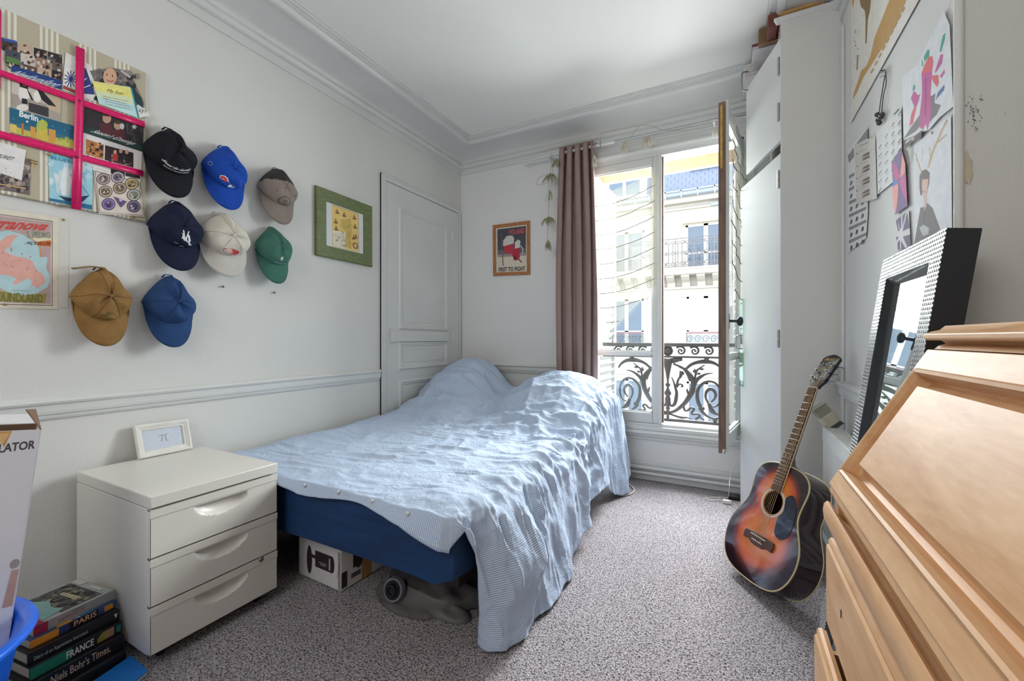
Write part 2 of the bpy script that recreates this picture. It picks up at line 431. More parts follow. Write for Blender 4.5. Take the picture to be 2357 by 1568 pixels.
CW, CZ0, CZ1 = .585, .425, 2.386
def casement(name, origin, ang, flip, handle):
    """hinge axis at origin; leaf runs along local +x (flip: towards -x), room side is local -y"""
    e = bpy.data.objects.new(name, None); COL.objects.link(e); e.parent = win
    e.location = (origin[0], origin[1], 0); e.rotation_euler = (0, 0, ang)
    sg = -1 if flip else 1
    def bx(mb, a, b, y0, y1, z0, z1): mb.box(min(sg * a, sg * b), max(sg * a, sg * b), y0, y1, z0, z1); return mb
    T0, T1 = -.004, .036
    bx(MB(), 0, .048, T0, T1, CZ0, CZ1).build('stile', GLOSS, e, bevel=.005)
    bx(MB(), CW - .052, CW, T0, T1, CZ0, CZ1).build('stile', GLOSS, e, bevel=.005)
    bx(MB(), .048, CW - .052, T0, T1, CZ1 - .062, CZ1).build('rail', GLOSS, e, bevel=.005)
    bx(MB(), .048, CW - .052, T0, T1, CZ0, CZ0 + .075).build('rail', GLOSS, e, bevel=.005)
    bx(MB(), .048, CW - .052, T0 + .004, T1, .925, .952).build('glazing_bar', GLOSS, e, bevel=.005)
    for za, zb in ((CZ0 + .075, .925), (.952, CZ1 - .062)):
        bx(MB(), .046, CW - .05, .018, .021, za - .002, zb + .002).build('pane', PANE, e)
        bd = MB()
        for (a, b, c, d) in ((.048, .056, za, zb), (CW - .06, CW - .052, za, zb), (.048, CW - .052, za, za + .008), (.048, CW - .052, zb - .008, zb)): bx(bd, a, b, .006, .016, c, d)
        bd.build('glazing_bead', GLOSS, e)
    return e, sg
cl, _ = casement('casement', (WX0 + .02, YB - .012), 0.0, False, False)
# meeting strip of the closed leaf with its bare wooden edge
MB().box(CW - .012, CW + .014, -.018, -.004, CZ0, CZ1).build('meeting_strip', GLOSS, cl, bevel=.004)
MB().box(CW, CW + .024, -.002, .034, CZ0 + .01, CZ1 - .01).build('bare_edge', BARE, cl)
hx, hy = 2.288, 3.224
ang = math.atan2(-(2.644 - hy), -(2.194 - hx))     # local -x points to the free edge
cr, _ = casement('casement', (hx, hy), ang, True, True)
MB().box(-CW - .016, -CW, .002, .034, CZ0 - .02, CZ1 - .012).build('bare_edge', BARE, cr)
MB().box(-CW - .020, -CW - .014, .012, .024, 2.0, CZ1 - .03).build('brass_strip', mat('aged_brass', (176, 142, 72), .4, .6, var=.3, vscale=30), cr)
MB().tube([(-CW + .006, -.006, CZ0 - .008), (-CW + .006, -.006, CZ1)], .011, 12).build('meeting_strip', GLOSS, cr, smooth=True, angle=40)
hd_ = bpy.data.objects.new('handle', None); COL.objects.link(hd_); hd_.parent = cr
zh = at(1686, 786, x=2.2).z
hp = MB(); hp.box(-CW + .012, -CW + .036, -.016, -.004, zh - .046, zh + .046); hp.build('plate', DARKMETAL, hd_, bevel=.006)
hk = MB(); hk.tube(cat([(-CW + .024, -.012, zh + .004), (-CW + .024, -.05, zh + .002), (-CW + .024, -.062, zh)], 4), .0085, 10)
hk.lathe([(0, -.028), (.011, -.022), (.016, -.006), (.016, .006), (.011, .022), (0, .028)], (-CW + .024, -.068, zh), (0.25, 0, 1), 14); hk.build('knob', DARKMETAL, hd_, smooth=True)
ck = MB(); ck.tube(cat([(-CW - .01, .004, CZ0 - .0), (-CW - .035, .004, CZ0 + .004), (-CW - .05, .004, CZ0 - .014)], 4), .006, 8); ck.build('catch', GLOSS, cr, smooth=True)

# ---- sheer voile pulled across each leaf, with its blind cords
def sheer(name, label, place, side):
    t_ = thing(name, label, 'curtain')
    NS, NT = 44, 84
    S = [i / (NS - 1) for i in range(NS)]
    topc = lambda s: 2.29 - .02 * s + (.17 * (s - 1) * (1 - s) * .0) - .28 * (1 - s) * (.45 + .55 * (1 - s)) * .42 - .05 * math.sin(s * math.pi)
    def botc(s):
        if s < .42: return 1.30 - (1.30 - 1.115) * (s / .42)
        return 1.115 + (1.44 - 1.115) * ((s - .42) / .58)
    def pt(s, t):
        z = topc(s) * (1 - t) + botc(s) * t
        fold = .008 * math.sin(9 * s + 5 * t) + .006 * math.sin(21 * (s - t * .4)) * (1 - .5 * t)
        diag = math.exp(-((s - (1 - .62 * t * 1.5)) / .03) ** 2) * .012 * (t < .5) + math.exp(-((s - (1 - .3 * t * 2)) / .03) ** 2) * .008 * (t < .5)
        return place(s, -.022 - abs(fold) - diag, z)
    cl_ = MB(); cl_.grid([[pt(s, j / (NT - 1)) for s in S] for j in range(NT)])
    cl_.build('voile', SHEER, t_, smooth=True, fix=False)
    cordm = mat('grey_blind_cord', (104, 100, 92), .8)
    for k in range(9):
        L_ = []
        for s in S[::2]:
            z = 2.085 - .113 * k + .085 * s ** 1.6 - .03 * math.sin(math.pi * s); t = (topc(s) - z) / (topc(s) - botc(s))
            if .02 < t < .99: L_.append(pt(s, t) + place.n * .003)
        if len(L_) > 2: c_ = MB(); c_.tube(L_, .0024, 5); c_.build('cord', cordm, t_)
    a = pt(.42, 1.0); c_ = MB(); c_.tube([a, a - Vector((0, 0, .055))], .0012, 5)
    c_.lathe([(.003, 0), (.006, -.012), (.005, -.022), (.009, -.05), (0, -.05)], a - Vector((0, 0, .05)), (0, 0, 1), 10); c_.build('tassel', mat('grey_tassel', (170, 168, 160), .9), t_)
    return t_
class Place:
    def __init__(s, o, ex, n): s.o, s.ex, s.n = Vector(o), Vector(ex), Vector(n)
    def __call__(s, a, d, z): q = s.o + s.ex * (a * .55) - s.n * d; return Vector((q.x, q.y, z))
sheer('sheer_curtain', 'white sheer voile with grey cords hung across the closed window leaf', Place((1.19, YB - .012, 0), (1, 0, 0), (0, -1, 0)), 0)
ev = Vector((2.194 - hx, 2.644 - hy, 0)).normalized(); nv = Vector((-ev.y, ev.x, 0))
sheer('sheer_curtain', 'yellowed sheer voile hanging on the opened window leaf beside the wardrobe', Place(Vector((hx, hy, 0)) + ev * .03, ev, nv), 1)

# ---- louvred shutters folded out beside the window
SHUT = mat('shutter_paint', (160, 160, 157), .5, var=.05, vscale=20)
def shutter(x, y0, dirv, label):
    t_ = thing('louvred_shutter', label, 'shutter', (x, y0, 0)); dirv = Vector(dirv).normalized(); nn = Vector((dirv.y, -dirv.x, 0))
    def blk(a, b, z0, z1, th=.016):
        mb = MB((x, y0, 0)); o = Vector((x, y0, 0))
        q = lambda s_, z, d: o + dirv * s_ + nn * d + Vector((0, 0, z))
        mb.hexa([q(a, z0, -th), q(b, z0, -th), q(b, z0, th), q(a, z0, th)], [q(a, z1, -th), q(b, z1, -th), q(b, z1, th), q(a, z1, th)]); return mb
    L = .53
    blk(0, .05, .38, 2.38).build('stile', SHUT, t_); blk(L - .05, L, .38, 2.38).build('stile', SHUT, t_)
    for za, zb in ((.38, .46), (2.30, 2.38), (1.36, 1.42)): blk(.05, L - .05, za, zb).build('rail', SHUT, t_)
    mb = MB((x, y0, 0)); o = Vector((x, y0, 0)); q = lambda s_, z, d: o + dirv * s_ + nn * d + Vector((0, 0, z))
    mb.hexa([q(.05, -.022, -.016), q(L - .05, -.022, -.016), q(L - .05, .014, .016), q(.05, .014, .016)], [q(.05, -.014, -.016), q(L - .05, -.014, -.016), q(L - .05, .022, .016), q(.05, .022, .016)])
    sl0 = None
    for k in range(28):
        z = .49 + k * .0655
        if abs(z - 1.39) < .045: continue
        if sl0 is None: sl0 = mb.build('slat', SHUT, t_); o_ = sl0
        else: o_ = sl0.copy(); COL.objects.link(o_)
        o_.location = (0, 0, z)
    return t_
shutter(1.232, YB + .16, (.04, 1, 0), 'white louvred shutter folded out behind the closed window leaf')
shutter(2.30, YB + .16, (-.09, 1, 0), 'white louvred shutter folded out behind the opened window leaf')

# ---- timber lintel board outside
lb = MB(); lb.box(WX0 + .002, WX1 - .002, YB + .31, YB + .35, 2.37, 2.60)
structure(lb.build('lintel_board', PALEWOOD))
lb2 = MB(); lb2.box(WX0, WX1, YB + .07, YB + .12, 2.386, 2.412); structure(lb2.build('lintel_soffit', GLOSS))

# ---- cast-iron window guard
YG = YB + .27
IRON = mat('cast_iron_paint', (66, 64, 63), .5, .2, var=.12, vscale=60)
guard = thing('balcony_guard', 'ornate grey cast-iron guard with scrolls across the window outside', 'railing', (1.75, YG, .45))
def g(cx, cy): return at(1400 + cx / 7.13, 770 + cy / 7.13, y=YG)
gc = g(978, 0).x
def gtube(name, pts, r, mirror=True, sm=True):
    for sgn in ((1, -1) if mirror else (1,)):
        P = [g(*p) for p in pts]
        if sgn < 0: P = [Vector((2 * gc - p.x, p.y, p.z)) for p in P]
        P = cat(P, 5) if sm else P
        n = len(P); R = r if not isinstance(r, tuple) else [r[0] + (r[1] - r[0]) * (i / (n - 1)) if len(r) == 2 else (r[0] + (r[1] - r[0]) * min(1, 2 * i / (n - 1)) if i < n / 2 else r[1] + (r[2] - r[1]) * (2 * i / (n - 1) - 1)) for i in range(n)]
        m_ = MB((1.75, YG, .45)); m_.tube(P, R if isinstance(R, list) else R, 8, flat=((0, 1, 0), .6)); m_.build(name, IRON, guard, smooth=True)
zt, zm, zb = at(1590, 794, y=YG).z, at(1590, 822, y=YG).z, at(1590, 970, y=YG).z
for z, h_ in ((zt, .014), (zm, .008), (zb, .009)):
    MB((1.75, YG, .45)).box(1.262, 2.268, YG - .014, YG + .014, z - h_, z + h_).build('rail', IRON, guard, bevel=.003)
rz = (zt + zm) / 2; rad = (zt - zm) / 2 - .012
MB((1.75, YG, .45)).lathe([(0, .022), (.008, .02), (.010, .012), (.022, .014), (.026, .008), (.034, .016), (rad + .004, .012), (rad + .006, 0), (rad, -.01)], (gc, YG, rz), (0, -1, 0), 24).build('rosette', IRON, guard, smooth=True, angle=50)
for k in range(8):
    for sgn in (1, -1):
        cxk = gc + sgn * (.095 + k * .0985)
        if not (1.262 + rad < cxk < 2.268 - rad): continue
        P = [Vector((cxk + sgn * (rad + .002) * (1 - .75 * t / 26.) * math.cos(math.pi * .8 - t * .30), YG, rz + (rad + .002) * (1 - .75 * t / 26.) * math.sin(math.pi * .8 - t * .30))) for t in range(30)]
        m_ = MB((1.75, YG, .45)); m_.tube(P, [.0085 - .00012 * i for i in range(30)], 6, flat=((0, 1, 0), .6)); m_.lathe([(0, .01), (.009, .006), (.009, -.006), (0, -.01)], P[-1], (0, -1, 0), 8); m_.build('scroll', IRON, guard, smooth=True)
gtube('acanthus', [(985, 1290), (1100, 1255), (1200, 1180), (1270, 1110), (1330, 1020), (1380, 920), (1395, 800), (1365, 690), (1290, 600), (1200, 535), (1070, 480)], (.010, .021, .008))
gtube('leaf_branch', [(1395, 850), (1450, 750), (1530, 685), (1620, 645), (1720, 635)], (.018, .012, .003))
gtube('leaf_branch', [(1330, 1000), (1300, 930), (1290, 890)], (.012, .004))
gtube('leaf_branch', [(1360, 760), (1310, 660), (1240, 570), (1165, 540)], (.016, .010, .004))
gtube('arch', [(1280, 560), (1370, 490), (1480, 452), (1600, 445), (1720, 462), (1820, 520), (1880, 600)], (.010, .017, .006))
gtube('volute', [(1540, 1230), (1480, 1120), (1460, 1000), (1480, 890), (1560, 800), (1660, 768), (1760, 800), (1825, 880), (1850, 990), (1835, 1100), (1780, 1175), (1720, 1190)], (.016, .009, .006))
gtube('volute', [(1640, 1130), (1600, 1040), (1610, 950), (1660, 898), (1720, 910), (1762, 975), (1748, 1050), (1690, 1110)], (.007, .014, .006))
gtube('leaf_tail', [(1650, 1130), (1690, 1230), (1740, 1290), (1830, 1325)], (.012, .020, .005))
gtube('lower_arch', [(1500, 1210), (1560, 1290), (1640, 1350), (1740, 1380), (1850, 1365), (1930, 1320)], (.014, .008, .008))
gtube('ribbon', [(1235, 1170), (1255, 1245), (1310, 1245), (1355, 1205), (1410, 1225), (1372, 1280), (1385, 1312), (1460, 1308), (1500, 1345), (1430, 1390)], .0085)
gtube('ribbon', [(1490, 1350), (1540, 1380), (1575, 1410)], .006)
gtube('arrow', [(1000, 1300), (1100, 1335), (1200, 1362), (1290, 1365), (1375, 1382)], (.008, .010, .003))
gtube('tulip', [(1040, 700), (1075, 780), (1100, 870), (1122, 950), (1112, 1060), (1090, 1140), (1050, 1170), (1010, 1150), (1005, 1090)], (.004, .014, .009))
gtube('tulip', [(1205, 600), (1185, 690), (1150, 740), (1120, 850)], (.016, .008, .009))
gtube('tulip_curl', [(1125, 870), (1160, 820), (1205, 820), (1220, 850), (1190, 855)], .007)
gtube('sprig', [(1420, 760), (1430, 680), (1450, 600), (1500, 555), (1585, 500)], (.006, .009, .004))
for a, b in (((1430, 630), (1385, 590)), ((1432, 620), (1410, 560)), ((1450, 650), (1520, 635)), ((1480, 565), (1580, 570))):
    gtube('leaf', [a, ((a[0] + b[0]) / 2 + 4, (a[1] + b[1]) / 2), b], (.003, .011, .002))
for p, r in (((1615, 405), .018), ((1545, 1215), .018), ((1755, 1405), .018), ((385, 395), .0), ((1215, 640), .016)):
    if r:
        for sgn in (1, -1):
            q = g(*p); q.x = q.x if sgn > 0 else 2 * gc - q.x
            MB((1.75, YG, .45)).lathe([(0, -r), (r * .8, -r * .6), (r, 0), (r * .8, r * .6), (0, r)], q, (0, 0, 1), 12).build('boss', IRON, guard, smooth=True)
stem = [(0, 480, ), ]
zz = lambda cy: g(978, cy).z
pr_ = [(.0, zz(395)), (.038, zz(400)), (.036, zz(440)), (.032, zz(470)), (.026, zz(540)), (.016, zz(640)), (.009, zz(740)), (.007, zz(790)), (.018, zz(815)), (.018, zz(840)), (.007, zz(865)), (.012, zz(900)), (.026, zz(950)), (.024, zz(985)), (.014, zz(1005)), (.022, zz(1060)), (.018, zz(1130)), (.010, zz(1180)), (.018, zz(1210)), (.010, zz(1235)), (.016, zz(1290)), (.010, zz(1330)), (.012, zz(1360)), (0, zz(1385))]
pr_ = [(r, z - pr_[-1][1]) for r, z in pr_]
MB((1.75, YG, .45)).lathe(pr_, (gc, YG, zz(1385)), (0, 0, 1), 16, sy=1, sx=1).build('stem', IRON, guard, smooth=True)
gtube('garland', [(1000, 440), (1080, 425), (1150, 410), (1215, 410)], (.020, .020, .012))

# ================================================================ house across the street
YF = 16.0
STONE = mat('pale_limestone', (198, 193, 184), .85, var=.05, vscale=.8)
STONE2 = mat('limestone_moulding', (190, 183, 172), .85, var=.05, vscale=2)
SLATE = mat('blue_grey_slate', (118, 128, 148), .6, var=.18, vscale=3)
ZINC = mat('zinc', (150, 158, 166), .5, .3)
HWHITE = mat('house_window_paint', (215, 214, 210), .5)
HGLASS = mat('dark_house_glass', (88, 104, 122), .08, spec=.9)
HCURT = mat('house_net_curtain', (186, 192, 196), .8)
house = thing('apartment_house', 'pale stone apartment house with balcony and slate roof across the street', 'building', (CX - 2, YF, 0))
HO = (CX - 2, YF, 0)
def hz(u, v, y=YF): return at(u, v, y=y).z
def hb(name, m, x0, x1, y0, y1, z0, z1, par=None, bevel=0):
    return MB(HO).box(x0, x1, y0, y1, z0, z1).build(name, m, par or house, bevel=bevel)
HX0, HX1 = CX - 9.5, CX + 6
zgut = hz(1590, 452); zbal = hz(1590, 622); zbt = hz(1625, 556)
hb('wall', STONE, HX0, HX1, YF, YF + .4, -7, zgut - .25)
hb('cornice', STONE2, HX0, HX1, YF - .30, YF, zgut - .26, zgut - .06)
hb('string_course', STONE2, HX0, HX1, YF - .12, YF, zgut - .46, zgut - .40)
gt = MB(HO); gt.tube([(HX0, YF - .38, zgut), (HX1, YF - .38, zgut)], .1, 12); gt.build('gutter', ZINC, house, smooth=True)
for k in range(14): hb('gutter_bracket', HWHITE, CX - 5.2 + k * .52, CX - 5.16 + k * .52, YF - .50, YF - .26, zgut - .1, zgut + .13)
hb('gutter_lip', ZINC, HX0, HX1, YF - .50, YF - .47, zgut + .07, zgut + .12)
rf = MB(HO); rf.hexa([(HX0, YF - .25, zgut), (HX1, YF - .25, zgut), (HX1, YF + .3, zgut), (HX0, YF + .3, zgut)], [(HX0, YF + .55, zgut + 2.6), (HX1, YF + .55, zgut + 2.6), (HX1, YF + 1.1, zgut + 2.6), (HX0, YF + 1.1, zgut + 2.6)])
roof = rf.build('roof', SLATE, house)
sm = MB(HO); sm.box(HO[0], HO[0] + .235, YF - .03, YF, 0, .145)
s0 = None; sln = (.80 / 2.6)
for r_ in range(9):
    for k in range(20):
        x = CX - 4.7 + k * .243 + (.12 if r_ % 2 else 0); z = zgut + .10 + r_ * .125
        if s0 is None: s0 = sm.build('slate', SLATE, roof); o_ = s0
        else: o_ = s0.copy(); COL.objects.link(o_)
        o_.location = (x - HO[0], -.25 + (z - zgut) * sln - .012, z); o_.rotation_euler = (-math.atan(sln) + .06 * random.random(), 0, 0)
rw = at(1625, 388, y=YF); hb('roof_window', ZINC, rw.x - .5, rw.x + .6, YF - .1, YF + .4, rw.z - .02, rw.z + .5)
bays = [CX - .785 + 2.70 * k for k in (-3, -2, -1, 0, 1, 2)]
def house_window(xc, z0, z1, w, gm, ybase=YF, rail=True):
    f_ = MB(HO); d = .05
    f_.box(xc - w / 2, xc - w / 2 + .07, ybase - d, ybase, z0, z1); f_.box(xc + w / 2 - .07, xc + w / 2, ybase - d, ybase, z0, z1)
    f_.box(xc - .07, xc + .07, ybase - d, ybase, z0, z1); f_.box(xc - w / 2, xc + w / 2, ybase - d, ybase, z1 - .07, z1); f_.box(xc - w / 2, xc + w / 2, ybase - d, ybase, z0 + .55, z0 + .60)
    wo = f_.build('window', HWHITE, house)
    for a, b in ((xc - w / 2 + .06, xc - .06), (xc + .06, xc + w / 2 - .06)):
        MB(HO).box(a, b, ybase - .025, ybase - .005, z0, z1 - .05).build('pane', gm, wo)
    s_ = MB(HO); s_.box(xc - w / 2 - .16, xc + w / 2 + .16, ybase - .07, ybase, z1, z1 + .14); s_.box(xc - w / 2 - .14, xc - w / 2, ybase - .03, ybase, z0, z1); s_.box(xc + w / 2, xc + w / 2 + .14, ybase - .03, ybase, z0, z1)
    s_.build('surround', STONE2, wo)
zu1 = hz(1625, 515); zl1, zl0 = hz(1625, 682), hz(1625, 800)
for i, xc in enumerate(bays):
    house_window(xc, zbal, zu1, 1.28, HGLASS)
    house_window(xc, zl0, zl1, 1.22, HCURT if i == 3 else HGLASS)
    house_window(xc, zl0 - 3.3, zl0 - 1.2, 1.22, HGLASS)
    # small iron guards of the lower windows
    for zg in (hz(1625, 792),):
        gd = MB(HO); gd.box(xc - .62, xc + .62, YF - .2, YF - .14, zg + .36, zg + .40, 1)
        for kk in range(5):
            cxx = xc - .5 + kk * .25; gd.tube([(cxx + .11 * (1 - t / 26) * math.cos(t * .45), YF - .17, zg + .17 + .14 * (1 - t / 26) * math.sin(t * .45)) for t in range(20)], .012, 4)
        gd.box(xc - .62, xc + .62, YF - .19, YF - .15, zg, zg + .025); gd.box(xc - .62, xc - .58, YF - .19, YF - .15, zg, zg + .4); gd.box(xc + .58, xc + .62, YF - .19, YF - .15, zg, zg + .4)
        gd.build('window_guard', [mat('house_iron', (120, 118, 118), .6), mat('red_handrail', (150, 96, 96), .6)], house)
aw = MB(HO); xa = bays[3]; aw.tube([(xa - .75, YF - .16, zu1 + .12), (xa + .75, YF - .16, zu1 + .12)], .09, 10); aw.build('awning_roll', mat('cream_awning', (214, 204, 180), .8), house, smooth=True)
hb('wall_lamp', ZINC, xa + .15, xa + .9, YF - .2, YF - .1, zu1 + .55, zu1 + .65)
# balcony
hb('balcony_slab', STONE, HX0, HX1, YF - .75, YF, zbal - .22, zbal - .06); hb('balcony_edge', STONE2, HX0, HX1, YF - .80, YF - .02, zbal - .06, zbal)
cb = MB(HO); cb.prism([(-.62, 0), (0, 0), (0, -.36), (-.16, -.36), (-.20, -.22), (-.44, -.16), (-.62, -.08)], lambda p, t: Vector((HO[0] + t, YF + p[0], p[1])), 0, .26); c0 = None
for k in range(16):
    x = CX - 5.9 + k * .485
    if c0 is None: c0 = cb.build('corbel', STONE2, house); o_ = c0
    else: o_ = c0.copy(); COL.objects.link(o_)
    o_.location = (x - HO[0], 0, zbal - .22)
hb('corbel_band', STONE2, HX0, HX1, YF - .14, YF, zbal - .66, zbal - .58)
hb('wall_groove', STONE2, HX0, HX1, YF - .03, YF, zl0 - .55, zl0 - .42); hb('wall_groove', STONE2, HX0, HX1, YF - .03, YF, zl0 - 1.05, zl0 - .98)
hi = MATS['house_iron']
r0 = None
rl = MB(HO)
for x0 in (0, .30):
    for t in (.08, .22): rl.tube([(HO[0] + x0 + t, YF - .72, .16), (HO[0] + x0 + t, YF - .72, .86)], .011, 4)
    for zc_ in (.14, .50, .86):
        for sg in (-1, 1):
            rl.tube([(HO[0] + x0 + .15 + sg * .075 + .055 * math.cos(a_ * .6), YF - .72, zc_ + .05 * math.sin(a_ * .6)) for a_ in range(11)], .010, 4)
        rl.lathe([(0, -.09), (.02, 0), (0, .09)], (HO[0] + x0, YF - .72, zc_), (0, 0, 1), 6)
rl.box(HO[0], HO[0] + .6, YF - .74, YF - .70, .98, 1.0); rl.box(HO[0], HO[0] + .6, YF - .735, YF - .705, .04, .055); rl.box(HO[0] - .012, HO[0] + .012, YF - .735, YF - .705, 0, 1.0)
for k in range(13):
    if r0 is None: r0 = rl.build('balcony_railing', hi, house); o_ = r0
    else: o_ = r0.copy(); COL.objects.link(o_)
    o_.location = (CX - 5.3 + k * .6 - HO[0], 0, zbal)
# dormer in the roof over the second bay
xd = at(1443, 440, y=YF).x
hb('dormer', HWHITE, xd - .75, xd + .75, YF - .42, YF + .6, zgut + .1, zgut + 1.15)
hb('dormer_pane', HGLASS, xd - .55, xd - .06, YF - .45, YF - .42, zgut + .25, zgut + 1.0); hb('dormer_pane', HGLASS, xd + .06, xd + .55, YF - .45, YF - .42, zgut + .25, zgut + 1.0)
structure(MB().box(-40, 40, YB + .36, 40, -7.2, -7).build('street', mat('asphalt', (120, 120, 118), .9)))
# ================================================================ bed
BLUE = mat('navy_fitted_sheet', (12, 52, 96), .75, var=.25, vscale=5, stretch=(1, 1, 6), bump=.25, bscale=9)
bed = thing('bed', 'double bed with navy blue fitted sheet standing in the corner', 'bed', (.8, 2.1, 0))
BO = (.8, 2.1, 0)
BX0, BX1, BY0, BY1, BZ0, BZ1 = .07, 1.445, 1.118, 3.08, .235, .462
# soft mattress block: superellipse section lofted along the bed
mt = MB(BO); P = []
for j in range(25):
    t = j / 24; y = BY0 + (BY1 - BY0) * t
    e = min(1, min(t, 1 - t) / .03); k = .975 + .025 * math.sqrt(max(0, 1 - (1 - e) ** 2)); row = []
    for i in range(48):
        a = 2 * math.pi * i / 48; c_, s_ = math.cos(a), math.sin(a)
        x = math.copysign(abs(c_) ** .16, c_); z = math.copysign(abs(s_) ** .28, s_)
        wv = .006 * math.sin(7 * a + t * 3) + .004 * math.sin(23 * t)
        row.append((((BX0 + BX1) / 2 + (BX1 - BX0) / 2 * x * k), y, (BZ0 + BZ1) / 2 + (BZ1 - BZ0) / 2 * z * k + wv * (s_ < 0)))
    P.append(row)
mt.grid(P, closed=True); mt.poly(P[0]); mt.poly(P[-1])
mt.build('mattress', BLUE, bed, smooth=True, angle=60)
MB(BO).box(BX0 + .06, BX1 - .06, BY0 + .09, BY1 - .05, .18, .235).build('slatted_base', mat('dark_bed_frame', (52, 46, 44), .6), bed, bevel=.004)
for x in (BX0 + .1, BX1 - .1):
    for y in (BY0 + .35, BY1 - .1): MB(BO).lathe([(.025, 0), (.03, .01), (.03, .19), (.0, .19)], (x, y, 0), (0, 0, 1), 14).build('leg', mat('dark_bed_frame', (52, 46, 44)), bed, smooth=True, angle=40)

# ---- pillows under the cover: their corners peep out at the head
def pillow(name, label, c, sx, sy, sz, rx, m):
    mb = MB(); n = 26; R = Matrix.Rotation(rx, 3, 'X'); top = []
    for sgn in (1, -1):
        P = []
        for i in range(n):
            row = []
            for j in range(n):
                a, b = -1 + 2 * i / (n - 1), -1 + 2 * j / (n - 1)
                h = (max(0, 1 - abs(a) ** 2.6) * max(0, 1 - abs(b) ** 2.6)) ** .55
                pin = 1 - .05 * (1 - a * a) * b * b - .05 * (1 - b * b) * a * a
                row.append(Vector(c) + R @ Vector((a * sx * pin, b * sy * pin, sgn * h * sz)))
            P.append(row)
        mb.grid(P, flip=sgn < 0)
    o = mb.build(name, m, None, smooth=True, weld=True)
    return tag(o, label, 'pillow')
pillow('pillow', 'grey pillow under the blue cover by the closet door', (.25, 2.93, .63), .19, .22, .085, math.radians(38), mat('grey_pillowcase', (120, 122, 126), .9, var=.1, vscale=20))
pillow('pillow', 'pillow bulging under the blue cover beside the curtain', (1.12, 2.84, .59), .27, .21, .09, math.radians(30), mat('pale_pillowcase', (190, 196, 204), .9))

# ---- duvet cover
DUV = mat('blue_striped_cotton', (168, 192, 222), .9, spec=.15)
nt = DUV.node_tree; b_ = nt.nodes['Principled BSDF']
uvn = nt.nodes.new('ShaderNodeUVMap'); sep = nt.nodes.new('ShaderNodeSeparateXYZ'); nt.links.new(uvn.outputs[0], sep.inputs[0])
mu = nt.nodes.new('ShaderNodeMath'); mu.operation = 'MULTIPLY'; mu.inputs[1].default_value = 2 * math.pi / .0068; nt.links.new(sep.outputs['X'], mu.inputs[0])
sn = nt.nodes.new('ShaderNodeMath'); sn.operation = 'SINE'; nt.links.new(mu.outputs[0], sn.inputs[0])
rp = nt.nodes.new('ShaderNodeValToRGB'); rp.color_ramp.elements[0].position = .15; rp.color_ramp.elements[1].position = .75
rp.color_ramp.elements[0].color = rgb((146, 172, 208)); rp.color_ramp.elements[1].color = rgb((212, 221, 234))
mr = nt.nodes.new('ShaderNodeMapRange'); mr.inputs['From Min'].default_value = -1; nt.links.new(sn.outputs[0], mr.inputs['Value'])
nt.links.new(mr.outputs[0], rp.inputs['Fac']); nt.links.new(rp.outputs['Color'], b_.inputs['Base Color'])
tc = nt.nodes.new('ShaderNodeTexCoord'); nz = nt.nodes.new('ShaderNodeTexNoise'); nz.inputs['Scale'].default_value = 26; nz.inputs['Detail'].default_value = 6; nz.inputs['Roughness'].default_value = .6; nz.inputs['Distortion'].default_value = 1.2
bp = nt.nodes.new('ShaderNodeBump'); bp.inputs['Strength'].default_value = .55; bp.inputs['Distance'].default_value = .014
nt.links.new(tc.outputs['Object'], nz.inputs['Vector']); nt.links.new(nz.outputs['Fac'], bp.inputs['Height']); nt.links.new(bp.outputs['Normal'], b_.inputs['Normal'])

NA, NB = 300, 330
A_TOP, A_SIDE = 1.36, .60
sa = np.linspace(0, A_TOP + A_SIDE, NA)[None, :]
yb_ = np.linspace(3.083, 1.04, NB)[:, None]
S_ = np.broadcast_to(sa, (NB, NA)).copy(); Y_ = np.broadcast_to(yb_, (NB, NA)).copy()
def G(x, y, cx, cy, sx, sy, p=2.0): return np.exp(-(np.abs((x - cx) / sx) ** p) - (np.abs((y - cy) / sy) ** p))
def top_h(x, y):
    h = .482 + 0 * x
    h = h + .38 * G(x, y, .28, 3.0, .30, .50, 2.4) + .32 * G(x, y, 1.14, 2.84, .38, .38, 2.8) + .06 * G(x, y, .70, 3.08, .26, .22)
    h = h + .05 * G(x, y, 1.28, 2.42, .2, .16) + .028 * G(x, y, .15, 2.1, .12, .8) + .018 * G(x, y, .8, 2.1, .5, .5)
    return h
X_ = .045 + S_
Ytop = np.maximum(Y_, 1.09)
T_ = top_h(np.minimum(X_, .045 + A_TOP), Ytop)
q = np.clip((S_ - A_TOP) / A_SIDE, 0, 1)
def interp(y, ys, vs): return np.interp(y, ys, vs)
ysk = [1.04, 1.20, 1.35, 1.60, 1.85, 2.10, 2.35, 2.60, 2.72, 2.85, 3.0, 3.15]
xh = interp(Y_, ysk, [1.47, 1.555, 1.60, 1.61, 1.585, 1.565, 1.545, 1.545, 1.56, 1.60, 1.575, 1.55])
zh = interp(Y_, ysk, [.012, .012, .012, .014, .03, .10, .17, .15, .03, .014, .05, .12])
zh = zh + .012 * np.sin(Y_ * 17) * (zh > .02)
x0 = .045 + A_TOP
TE = T_
b0x, b1x, b2x, b3x = x0, x0 + .125, np.maximum(xh - .02, 1.50) , xh
b0z, b1z, b2z, b3z = TE, TE - .004 - .05 * np.maximum(TE - .5, 0), .55 * TE * .5 + .5 * zh + .03, zh
om = 1 - q
bx_ = om ** 3 * b0x + 3 * om * om * q * b1x + 3 * om * q * q * b2x + q ** 3 * b3x
bz_ = om ** 3 * b0z + 3 * om * om * q * b1z + 3 * om * q * q * b2z + q ** 3 * b3z
PX = np.where(q > 0, bx_, X_); PZ = np.where(q > 0, bz_, T_); PY = Y_.copy()
